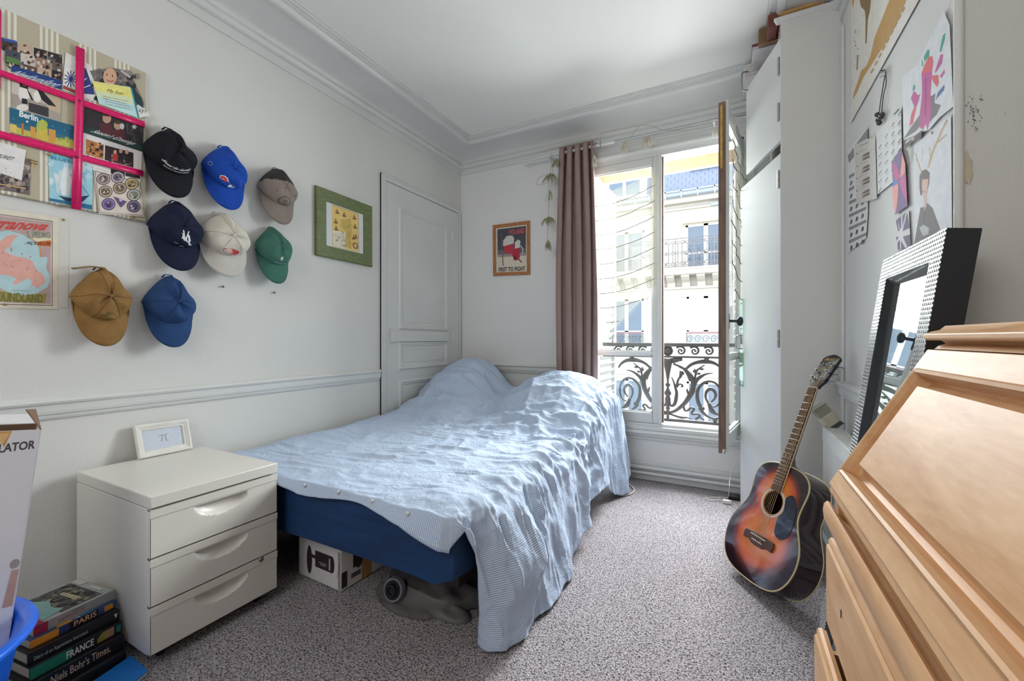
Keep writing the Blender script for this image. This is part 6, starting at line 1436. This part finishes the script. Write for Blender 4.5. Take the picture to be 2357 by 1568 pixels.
# ================================================================ papers on the right wall
def fr0(lift): return lambda u, v, l: at(u, v, x=XR - .0012 - lift - l)
K = 2.613
def cp(pts): return [(1840 + x / K, y / K) for x, y in pts]
class ArtR(Art):
    def c(s, col, pts): return s.p(col, cp(pts))
    def cl(s, col, pts, w): return s.l(col, cp(pts), w / K)
def rsheet(name, label, cat_, poly, col, lift, draw=None, curl=None):
    f = fr0(lift)
    t_ = paper(name, label, cat_, cp(poly), f, col, .0006, 'papers pinned on the side wall')
    if draw: a = ArtR(f, base=.0009); a.p(col, cp(poly)); draw(a); a.done(t_)
    return t_
def r1(a):
    G_ = (190, 150, 88); D_ = (140, 112, 72)
    a.cl((170, 160, 140), [(308, -330), (306, 640)], 1.6)
    a.c(G_, [(545, -10), (648, -10), (585, 145), (525, 255), (475, 325), (425, 405), (385, 465), (348, 555), (318, 602), (328, 560), (372, 425), (402, 398), (428, 335), (452, 225), (498, 110)])
    a.c(D_, [(360, -10), (432, -10), (425, 60), (412, 120), (404, 262), (396, 262), (398, 120), (394, 65), (370, 40)]); a.c(G_, [(318, -40), (330, 5), (322, 50), (316, 20)])
    a.cl((150, 140, 126), [(352, 330), (346, 420)], 10); a.spatter([(130, 118, 100)], 1966, 60, 1978, 140, 14, 1.4, 3)
    for k in range(9): t = k / 9; a.cl((170, 148, 112), [(430 + 26 * k * .9, 440 - 46 * k), (446 + 26 * k * .9, 412 - 46 * k)], 10)
rsheet('world_map', 'large world map with golden continents high on the side wall', 'map', [(308, 742), (300, -560), (860, -560), (735, -30)], (222, 218, 208), .003, r1)
def r2(a):
    g = (150, 150, 150); d = (90, 86, 84)
    a.t((60, 60, 60), 'LOWER BODY', cp([(360, 876), (418, 850), (418, 860), (360, 886)]))
    for k, v in enumerate((925, 1000, 1074, 1148)):
        a.e((110, 108, 106), 1840 + 348 / K, v / K, 1.6, 2.0); a.cl(d, [(360, v - 10), (410, v - 32)], 1.6)
        for q in (0, 34):
            a.c((120, 104, 96), [(375, v + 14 + q * .6), (392, v + 2 + q * .6), (420, v - 14 + q * .6), (424, v + 2 + q * .6), (396, v + 14 + q * .6)]); a.cl(d, [(374, v + 24 + q * .6), (400, v + 8 + q * .6)], 3)
rsheet('exercise_sheet', 'beige leaflet of lower body exercises, front one of the exercise sheets', 'leaflet', [(335, 872), (456, 818), (466, 1194), (342, 1230)], (204, 200, 192), .006, r2)
def r3(a):
    g = (140, 140, 142); d = (70, 70, 72)
    a.c(g, [(345, 862), (410, 772), (412, 830), (350, 866)]); a.c(g, [(290, 938), (328, 886), (330, 942), (298, 982)])
    for k in range(6):
        y = 1048 + k * 78; a.c(g, [(298, y + 8), (402 if k > 1 else 330, y - 40 + (0 if k > 1 else 30)), (402 if k > 1 else 330, y - 22 + (0 if k > 1 else 30)), (298, y + 28)])
        for q in range(3 if k > 1 else 1): a.cl(d, [(306 + 34 * q, y + 68 - 18 * q), (312 + 34 * q, y + 40 - 18 * q)], 6); a.cl(d, [(314 + 34 * q, y + 64 - 18 * q), (318 + 34 * q, y + 40 - 18 * q)], 4)
rsheet('exercise_poster', 'long white exercise poster hanging behind the beige leaflet', 'poster', [(292, 900), (410, 768), (412, 1280), (402, 1432), (294, 1522)], (222, 222, 220), .002, r3)
def r4(a):
    d = (96, 96, 98)
    for i in range(4):
        for j in range(6): x, y = 478 + 38 * i, 880 - 66 * i + j * 52 * (1 + .02 * i); a.cl(d, [(x, y + 14), (x + 16, y - 12)], 4); a.cl((150, 150, 150), [(x + 4, y + 26), (x + 18, y + 8)], 2)
    a.cl(d, [(568, 690), (598, 656)], 8)
rsheet('stretching_chart', 'white stretching chart with rows of tiny figures beside the leaflet', 'poster', [(462, 800), (612, 640), (618, 1052), (470, 1170)], (216, 216, 215), .004, r4)
def r5(a):
    P_, R_, T_, G_, B_ = (198, 92, 154), (222, 102, 110), (70, 160, 138), (122, 116, 118), (92, 120, 176)
    a.c(G_, [(625, 838), (668, 770), (724, 690), (740, 740), (700, 790)]); a.c(G_, [(790, 580), (818, 560), (812, 620), (852, 632), (826, 690), (800, 715), (786, 740)])
    a.c(P_, [(735, 430), (800, 420), (790, 560), (792, 700), (770, 785), (760, 745), (745, 780), (722, 765), (722, 700), (738, 560)]); a.c((176, 70, 138), [(752, 470), (768, 470), (764, 700), (752, 700)])
    a.c(R_, [(748, 400), (775, 345), (800, 335), (806, 370), (800, 425), (735, 445)]); a.c(R_, [(790, 455), (836, 450), (838, 500), (828, 525), (806, 495)])
    a.c(P_, [(670, 590), (690, 545), (715, 575), (728, 560), (720, 600), (700, 650), (690, 640)]); a.c(R_, [(690, 640), (704, 640), (684, 740), (660, 760), (672, 690)]); a.c(T_, [(680, 545), (688, 508), (698, 516), (694, 540)])
    a.c(P_, [(812, 440), (848, 330), (864, 326), (858, 378), (826, 430)]); a.c(T_, [(842, 312), (862, 215), (878, 196), (876, 232), (852, 310)]); a.c(P_, [(842, 462), (872, 418), (874, 440), (856, 468)])
    a.c(T_, [(748, 340), (770, 300), (782, 300), (780, 340), (752, 372)]); a.c(T_, [(736, 350), (742, 372), (744, 400), (736, 396)]); a.c(B_, [(820, 600), (832, 556), (872, 508), (870, 540), (846, 570)])
rsheet('pink_painting', 'watercolour of a pink figure on curling white paper', 'painting', [(620, 462), (700, 400), (868, 66), (904, 150), (926, 640), (845, 705), (780, 780), (628, 842)], (222, 224, 228), .003, r5)
def r6(a):
    H_, S_, K_, O_ = (112, 92, 88), (214, 180, 166), (104, 98, 98), (196, 168, 130)
    a.cl(O_, [(775, 1010), (800, 920), (850, 800), (890, 720)], 12); a.cl(O_, [(826, 862), (886, 808)], 8); a.cl(O_, [(790, 950), (780, 885)], 5); a.cl(O_, [(732, 1030), (712, 970), (698, 920)], 7); a.cl(O_, [(712, 970), (694, 960)], 4); a.cl((190, 180, 160), [(734, 980), (742, 890)], 3)
    a.c(K_, [(690, 1470), (705, 1380), (728, 1250), (760, 1240), (770, 1222), (800, 1250), (848, 1380), (800, 1420), (752, 1460)]); a.c((84, 80, 82), [(745, 1270), (756, 1270), (758, 1400), (748, 1400)]); a.c((190, 188, 190), [(722, 1370), (748, 1352), (780, 1372), (776, 1410), (742, 1420)])
    a.c(H_, [(722, 1060), (736, 1028), (762, 1018), (784, 1040), (780, 1100), (772, 1140), (760, 1090), (738, 1090), (742, 1160), (728, 1180), (722, 1130)]); a.c(S_, [(738, 1080), (776, 1076), (768, 1160), (752, 1200), (742, 1180), (736, 1120)]); a.c(S_, [(748, 1190), (764, 1170), (764, 1240), (750, 1270)]); a.cl((150, 96, 96), [(744, 1150), (760, 1156)], 3)
    a.c((160, 110, 60), [(790, 796), (804, 786), (806, 802), (796, 812)])
rsheet('antler_portrait', 'painting of a dark-haired person with antlers below the pink painting', 'painting', [(690, 880), (780, 800), (912, 690), (918, 1372), (846, 1400), (694, 1480)], (220, 222, 226), .0022, r6)
def r7(a):
    V_, M_, C_, B_ = (104, 70, 132), (196, 62, 140), (234, 148, 136), (52, 118, 196)
    a.c(V_, [(566, 950), (612, 895), (618, 960), (608, 1060), (585, 1000)]); a.c(M_, [(555, 975), (585, 1000), (604, 1060), (580, 1090), (562, 1040)]); a.c(C_, [(618, 920), (636, 985), (634, 1040), (605, 1075), (612, 1000)]); a.c(B_, [(556, 1120), (575, 1075), (590, 1100), (570, 1128)]); a.c(C_, [(557, 1130), (592, 1104), (596, 1160), (578, 1290), (566, 1240)]); a.c(V_, [(596, 1110), (628, 1170), (648, 1225), (582, 1288)]); a.c(M_, [(600, 1090), (634, 1045), (646, 1160), (648, 1215), (622, 1165)])
rsheet('geometric_collage', 'purple, pink and orange geometric collage beside the antler painting', 'painting', [(555, 972), (612, 893), (638, 990), (650, 1238), (576, 1292)], (120, 80, 130), .0045, r7)
def r8(a):
    for P in (([(580, 1330), (590, 1318), (602, 1392), (592, 1390)]), ([(590, 1318), (612, 1300), (612, 1370), (606, 1385)]), ([(620, 1296), (640, 1278), (618, 1372)]), ([(648, 1276), (664, 1370), (620, 1392)]), ([(622, 1424), (666, 1410), (668, 1480), (650, 1486)]), ([(590, 1460), (604, 1442), (606, 1500), (590, 1500)]), ([(582, 1420), (596, 1430), (584, 1450)]), ([(612, 1448), (636, 1492), (612, 1500)])): a.c((74, 64, 104), P)
rsheet('star_cutout', 'small dark violet star pattern print above the mirror', 'print', [(576, 1330), (658, 1268), (670, 1482), (584, 1508)], (210, 208, 210), .0015, r8)
for i, P in enumerate(([(635, 872), (674, 838), (674, 866), (640, 894)], [(692, 820), (738, 784), (734, 826), (696, 858)], [(640, 900), (652, 908), (660, 960), (654, 1004)])):
    rsheet('brown_scrap', ('dark brown paper scrap above the geometric collage', 'dark brown paper scrap under the pink painting', 'thin dark paper sliver beside the antler painting')[i], 'paper', P, (86, 66, 58), .0052 + .001 * i, (lambda a: a.cl((150, 130, 110), [(646, 880), (668, 860)], 2)) if i == 0 else None)
# hanging chain with charms
nk = thing('hanging_necklace', 'dark chain necklace with charms hanging from a nail on the wall', 'necklace'); f = fr0(.004)
chain = mat('tarnished_silver', (92, 90, 92), .4, .7); q = [f(u, v, .004) for u, v in cp([(520, 424), (510, 480), (500, 540), (490, 600), (482, 660), (476, 720)])]
MB().lathe([(.002, 0), (.002, .012), (.004, .012), (0, .014)], f(*cp([(520, 420)])[0], -.002), (-1, 0, 0), 8).build('nail', chain, nk)
MB().tube(cat(q, 5), .0016, 6).build('chain', chain, nk, smooth=True)
MB().tube(cat([f(u, v, .004) for u, v in cp([(518, 430), (522, 500), (506, 570), (498, 640), (492, 700)])], 5), .0016, 6).build('chain', chain, nk, smooth=True)
for i, (x, y) in enumerate(((468, 690), (474, 722), (488, 706), (496, 690), (480, 740))): MB().lathe([(0, -.009), (.006, -.006), (.009, 0), (.006, .006), (0, .009)], f(*cp([(x, y)])[0], .006), (0, 0, 1), 10).build('charm', chain, nk, smooth=True)
for y in (440, 462): MB().tube([f(*cp([(488, y)])[0], .005), f(*cp([(518, y - 14)])[0], .005)], .003, 6).build('clasp', MATS['brushed_steel'], nk)

# ================================================================ lower corner: tub, fan box, books
tc_ = Vector((.60, .135, 0)); TUB = mat('blue_plastic', (22, 96, 214), .3, coat=.2)
tub = thing('plastic_tub', 'bright blue plastic tub holding the fan carton', 'tub', tuple(tc_))
m_ = MB(tuple(tc_)); m_.lathe([(0, .004), (.17, .004), (.178, .012), (.238, .338), (.246, .346), (.262, .342), (.266, .350), (.262, .358), (.246, .360), (.236, .350), (.228, .340), (.168, .016), (0, .012)], tc_, (0, 0, 1), 64); m_.build('basin', TUB, tub, smooth=True, angle=60)
fb_ = thing('fan_box', 'tall white ventilator carton with torn open top in the tub', 'box', (.36, .22, .02))
up = Vector((.054, .094, .994)).normalized(); dirx = Vector((.20, .98, 0)); dx = (dirx - up * dirx.dot(up)).normalized(); dn = dx.cross(up)   # dn points to the camera
rt = at(96, 989, y=.402); Wb, Hb, Db = .26, .79, .105
bo_ = rt - dx * Wb - up * Hb
bq = lambda a, h, d=0: bo_ + dx * a + up * h - dn * d
FO = (.36, .22, .02); FC = mat('white_fan_carton', (218, 217, 222), .55, var=.03, vscale=5); FIN = mat('brown_card_inside', (120, 92, 74), .85)
m_ = MB(FO)
for (a0, a1, d0, d1) in ((0, Wb, 0, .003), (0, Wb, Db - .003, Db), (0, .003, .003, Db - .003), (Wb - .003, Wb, .003, Db - .003)):
    m_.hexa([bq(a0, 0, d0), bq(a1, 0, d0), bq(a1, 0, d1), bq(a0, 0, d1)], [bq(a0, Hb, d0), bq(a1, Hb, d0), bq(a1, Hb, d1), bq(a0, Hb, d1)])
m_.hexa([bq(0, 0, 0), bq(Wb, 0, 0), bq(Wb, 0, Db), bq(0, 0, Db)], [bq(0, .003, 0), bq(Wb, .003, 0), bq(Wb, .003, Db), bq(0, .003, Db)]); m_.build('carton', FC, fb_)
m_ = MB(FO)
for a0, a1, d0, d1 in ((.004, Wb - .004, .0034, .0040), (.004, Wb - .004, Db - .0040, Db - .0034)): m_.hexa([bq(a0, .004, d0), bq(a1, .004, d0), bq(a1, .004, d1), bq(a0, .004, d1)], [bq(a0, Hb - .001, d0), bq(a1, Hb - .001, d0), bq(a1, Hb - .001, d1), bq(a0, Hb - .001, d1)])
m_.build('lining', FIN, fb_)
m_ = MB(FO); m_.hexa([bq(Wb, Hb, .0), bq(Wb, Hb, Db), bq(Wb - .003, Hb, Db), bq(Wb - .003, Hb, 0)], [bq(Wb - .03, Hb + .05, .015), bq(Wb - .01, Hb + .04, Db - .01), bq(Wb - .013, Hb + .04, Db - .01), bq(Wb - .033, Hb + .05, .015)]); m_.build('flap', FIN, fb_)
m_ = MB(FO); m_.hexa([bq(0, Hb, Db), bq(Wb, Hb, Db), bq(Wb, Hb, Db - .003), bq(0, Hb, Db - .003)], [bq(0, Hb + .012, Db + .09), bq(Wb, Hb + .012, Db + .09), bq(Wb, Hb + .009, Db + .09), bq(0, Hb + .009, Db + .09)]); m_.build('flap', FC, fb_)
fa = Art(lambda a, h, l: bq(Wb - (Wb - a) * .58, h, -l), base=.0004); fa.r(FC, -.16, .02, Wb - .004, Hb - .002); gtx = (70, 68, 74)
fa.t(gtx, 'VENTILATOR', [(Wb - .205, Hb - .036), (Wb - .012, Hb - .026), (Wb - .012, Hb - .048), (Wb - .205, Hb - .058)], bold=.03)
fa.p((196, 148, 84), [(.0, Hb - .002), (Wb - .085, Hb - .0), (Wb - .10, Hb - .04), (Wb - .115, Hb - .022), (Wb - .125, Hb - .075), (Wb - .14, Hb - .05), (Wb - .16, Hb - .09), (.0, Hb - .08)]); fa.p((216, 176, 120), [(Wb - .15, Hb - .01), (Wb - .09, Hb - .004), (Wb - .105, Hb - .03), (Wb - .13, Hb - .024)])
fa.e((198, 198, 216), Wb - .155, Hb - .26, .055, .055); fa.r((206, 206, 222), Wb - .20, Hb - .45, Wb - .105, Hb - .27); fa.l((168, 168, 190), [(Wb - .17, Hb - .28), (Wb - .13, Hb - .235), (Wb - .12, Hb - .20)], .004)
fa.p((174, 174, 206), [(Wb - .125, Hb - .42), (Wb - .075, Hb - .40), (Wb - .068, Hb - .33), (Wb - .085, Hb - .325), (Wb - .115, Hb - .345)]); fa.p((176, 166, 190), [(Wb - .12, Hb - .46), (Wb - .095, Hb - .44), (Wb - .09, Hb - .42), (Wb - .115, Hb - .42)])
fa.p((186, 150, 140), [(Wb - .035, Hb - .44), (Wb - .006, Hb - .44), (Wb - .004, Hb - .35), (Wb - .024, Hb - .35)]); fa.e((160, 150, 150), Wb - .018, Hb - .335, .014, .012); fa.e((206, 206, 214), Wb - .06, Hb - .49, .06, .012)
for k in range(3):
    h = Hb - .555 - .085 * k; fa.t((110, 106, 112), ('STAND FAN', 'OSCILLATION', 'SILENT')[k], [(Wb - .085, h + .006), (Wb - .018, h + .008), (Wb - .018, h), (Wb - .085, h - .002)]); fa.l((150, 148, 154), [(Wb - .055, h - .014), (Wb - .055, h - .022), (Wb - .006, h - .020)], .0012)
fa.done(fb_)

# ---- books
def book(name, label, right_front, front_dir, Lf, depth, z0, th, cover, spine_draw=None, top_draw=None, pages=(214, 206, 190), hard=True):
    """spine runs from its right-hand corner right_front along -front_dir; depth goes away from the camera"""
    fd = Vector((front_dir[0], front_dir[1], 0)).normalized(); bd = Vector((-fd.y, fd.x, 0)); bd = bd if bd.x < 0 else -bd
    o = Vector((right_front[0], right_front[1], z0)); O = tuple(o)
    q = lambda a, b, z: o - fd * a + bd * b + Vector((0, 0, z))
    t_ = thing(name, label, 'book', O, 'books stacked beside the drawer cabinet')
    c = .0025 if hard else .0006; ov = .003 if hard else 0
    def blk(mb, a0, a1, b0, b1, za, zb): mb.hexa([q(a0, b0, za), q(a1, b0, za), q(a1, b1, za), q(a0, b1, za)], [q(a0, b0, zb), q(a1, b0, zb), q(a1, b1, zb), q(a0, b1, zb)])
    m = cover if isinstance(cover, bpy.types.Material) else mat('cover_' + name, cover, .35, var=.08, vscale=20)
    mb = MB(O); blk(mb, 0, Lf, 0, depth, 0, c); mb.build('back_board', m, t_); mb = MB(O); blk(mb, 0, Lf, 0, depth, th - c, th); mb.build('front_board', m, t_)
    mb = MB(O); P = []
    for k in range(9): an = math.pi * k / 8; P.append((-math.sin(an) * (.004 if hard else .001), th / 2 - math.cos(an) * th / 2))
    mb.grid([[q(a, b_2, z) for b_2, z in P] for a in (0, Lf)]); mb.poly([q(0, b_2, z) for b_2, z in P]); mb.poly([q(Lf, b_2, z) for b_2, z in P]); mb.build('spine', m, t_, smooth=True, angle=40)
    mb = MB(O); blk(mb, ov, Lf - ov, .001, depth - ov, c, th - c); mb.build('pages', ink(pages), t_)
    if spine_draw: a = Art(lambda i, j, l: q(Lf * (1 - i), -.0042 * (1 if hard else .3) - l, th * (1 - j)), base=.0003); a.r(m, 0, 0, 1, 1); spine_draw(a); a.done(t_, 'spine_print')
    if top_draw: a = Art(lambda i, j, l: q(Lf * (1 - i), depth * (1 - j), th + l), base=.0003); a.r(m, 0, 0, 1, 1); top_draw(a); a.done(t_, 'cover_print')
    return t_
FD = (-.035, .25)   # direction of the spines
white = (226, 224, 220)
def sp1(a): a.t((150, 140, 130), "Physics, Philosophy", [(.02, .1), (.2, .1), (.2, .8), (.02, .8)])
ZB = 0.0
book('black_album', 'thick black book at the bottom of the stack', (.478, .632), FD, .235, .24, 0.0, .040, (20, 20, 24))
def sp2(a): a.t((206, 178, 150), "Niels Bohr's Times,", [(.22, .18), (.84, .18), (.84, .86), (.22, .86)], bold=.012); a.t(white, 'ng', [(.02, .3), (.12, .3), (.12, .9), (.02, .9)])
book('biography_book', "black hardback with spine title Niels Bohr's Times", (.456, .634), FD, .225, .17, .0405, .042, (28, 26, 32), sp2)
def sp3(a): a.r((22, 122, 100), 0, .04, .42, .96); a.t(white, 'FRANCE', [(.36, .20), (.66, .20), (.66, .84), (.36, .84)], bold=.02); a.p((150, 140, 60), [(.70, .9), (.70, .5), (.76, .12), (.80, .12), (.80, .9)]); a.r((176, 130, 96), .80, .12, .90, .9); a.r((24, 130, 108), .93, .2, .985, .85)
book('france_guide', 'green and black guide with spine title FRANCE', (.436, .636), FD, .215, .15, .083, .034, (22, 28, 28), sp3)
def sp4(a): a.t((190, 200, 200), 'Diary of an Apprentice Astronaut', [(.06, .45), (.62, .45), (.62, .86), (.06, .86)]); a.p(white, [(.93, .3), (.975, .3), (.952, .7)])
book('astronaut_book', 'black hardback with spine title Diary of an Apprentice Astronaut', (.418, .636), FD, .215, .16, .1175, .034, (26, 22, 26), sp4)
def sp5(a): a.r((226, 146, 44), 0, 0, .30, 1); a.r((26, 22, 30), .42, 0, .76, 1); a.t((214, 170, 130), 'PARIS', [(.47, .12), (.74, .12), (.74, .88), (.47, .88)], bold=.02); a.r((226, 146, 44), .84, .1, .95, .9); a.r((40, 60, 110), .30, 0, .42, 1)
def tp5(a): a.r((56, 120, 150), .52, .4, .72, .99); a.r((226, 160, 50), .30, .55, .46, .99); a.t(white, 'PARIS', [(.47, .6), (.56, .6), (.56, .98), (.47, .98)])
book('paris_guide', 'blue and orange paperback guide with spine title PARIS', (.398, .637), FD, .205, .13, .152, .022, (52, 82, 130), sp5, tp5, hard=False)
def sp6(a): a.t((150, 50, 56), 'EUROPEAN HISTORY', [(.28, .35), (.60, .30), (.60, .62), (.28, .70)]); a.t((60, 60, 60), 'MODERN', [(.44, .06), (.60, .06), (.60, .26), (.44, .26)]); a.r((170, 30, 70), 0, 0, .16, 1)
def tp6(a):
    a.r((170, 176, 172), .02, .02, .98, .98); a.r((84, 84, 82), .34, .04, .86, .94); a.spatter([(58, 56, 56), (120, 116, 106), (150, 144, 120), (44, 44, 46)], .36, .08, .84, .9, 70, .04, 4); a.p((136, 178, 172), [(.14, .30), (.34, .2), (.44, .4), (.36, .62), (.40, .86), (.14, .94)]); a.p((206, 200, 164), [(.60, .30), (.66, .30), (.68, .72), (.60, .72)])
    for k in range(5): a.r((110, 104, 80), .605, .34 + .08 * k, .66, .37 + .08 * k)
    a.r((176, 30, 72), .0, .0, .12, 1); a.r((196, 194, 190), .88, .04, .98, .3); a.r((206, 204, 200), .90, .5, .94, .8); a.t((226, 200, 206), 'HISTORY', [(.03, .3), (.09, .3), (.09, .9), (.03, .9)])
book('history_book', 'grey and red paperback of modern European history on top of the stack', (.382, .638), FD, .195, .20, .1745, .028, (160, 158, 154), sp6, tp6, hard=False)
# blue folder on the floor
fo = [at(298, 1492, z=.018), at(357, 1523, z=.018), at(262, 1590, z=.018), at(190, 1560, z=.018)]
dl = thing('blue_notebook', 'bright blue notebook lying on the carpet against the cabinet', 'notebook', tuple(fo[0])); 
fo = [Vector((.490, .640, .016)), Vector((.612, .636, .016)), Vector((.700, .43, .016)), Vector((.56, .40, .016))]
m_ = MB(tuple(dl.location)); m_.slab([p - Vector((0, 0, .013)) for p in fo], (0, 0, .011)); m_.build('pages', ink((206, 202, 194)), dl)
cen = sum(fo, Vector()) / 4
m_ = MB(tuple(dl.location)); m_.slab([cen + (p - cen) * 1.02 - Vector((0, 0, .0018)) for p in fo], (0, 0, .002)); m_.build('cover', mat('bright_blue_cover', (24, 120, 206), .45), dl)
m_ = MB(tuple(dl.location)); m_.slab([cen + (p - cen) * 1.02 - Vector((0, 0, .0155)) for p in fo], (0, 0, .002)); m_.build('back_cover', MATS['bright_blue_cover'], dl)

# ================================================================ cables on the carpet
CAB_ = mat('white_cable', (214, 212, 204), .5)
def fl(u, v, z=.006): return at(u, v, z=z)
tag(MB().tube(cat([fl(1432, 1108, .03), fl(1444, 1112, .012), fl(1456, 1122), fl(1460, 1130), fl(1452, 1137), fl(1440, 1140), fl(1425, 1141)], 6), .004, 8).build('extension_lead', CAB_, None, smooth=True), 'white cord looping out from under the blue cover', 'cord')
ad = thing('power_adapter', 'black power adapter with white plug on the carpet by the wardrobe', 'adapter', tuple(fl(1690, 1150, 0)))
AO = tuple(fl(1690, 1150, 0)); a0 = fl(1690, 1150, 0)
MB(AO).box(a0.x - .035, a0.x + .04, a0.y - .02, a0.y + .025, .001, .028).build('brick', blackp, ad, bevel=.005)
w0 = fl(1674, 1160, 0); MB(AO).box(w0.x - .025, w0.x + .022, w0.y - .013, w0.y + .013, .001, .024).build('plug', mat('white_plastic', (222, 220, 212), .4), ad, bevel=.003)
MB(AO).tube(cat([Vector((w0.x - .02, w0.y, .012)), fl(1655, 1150, .008), fl(1640, 1152, .006), fl(1625, 1148, .006), fl(1650, 1145, .006), fl(1675, 1146, .01), Vector((a0.x - .03, a0.y, .016))], 6), .0028, 7).build('cable', CAB_, ad, smooth=True)
MB(AO).tube(cat([fl(1676, 1146, .015), at(1679, 1120, y=3.0), at(1680, 1102, y=3.10), at(1690, 1070, y=3.12), at(1699, 1056, y=3.13)], 6), .0022, 7).build('cable', CAB_, ad, smooth=True)
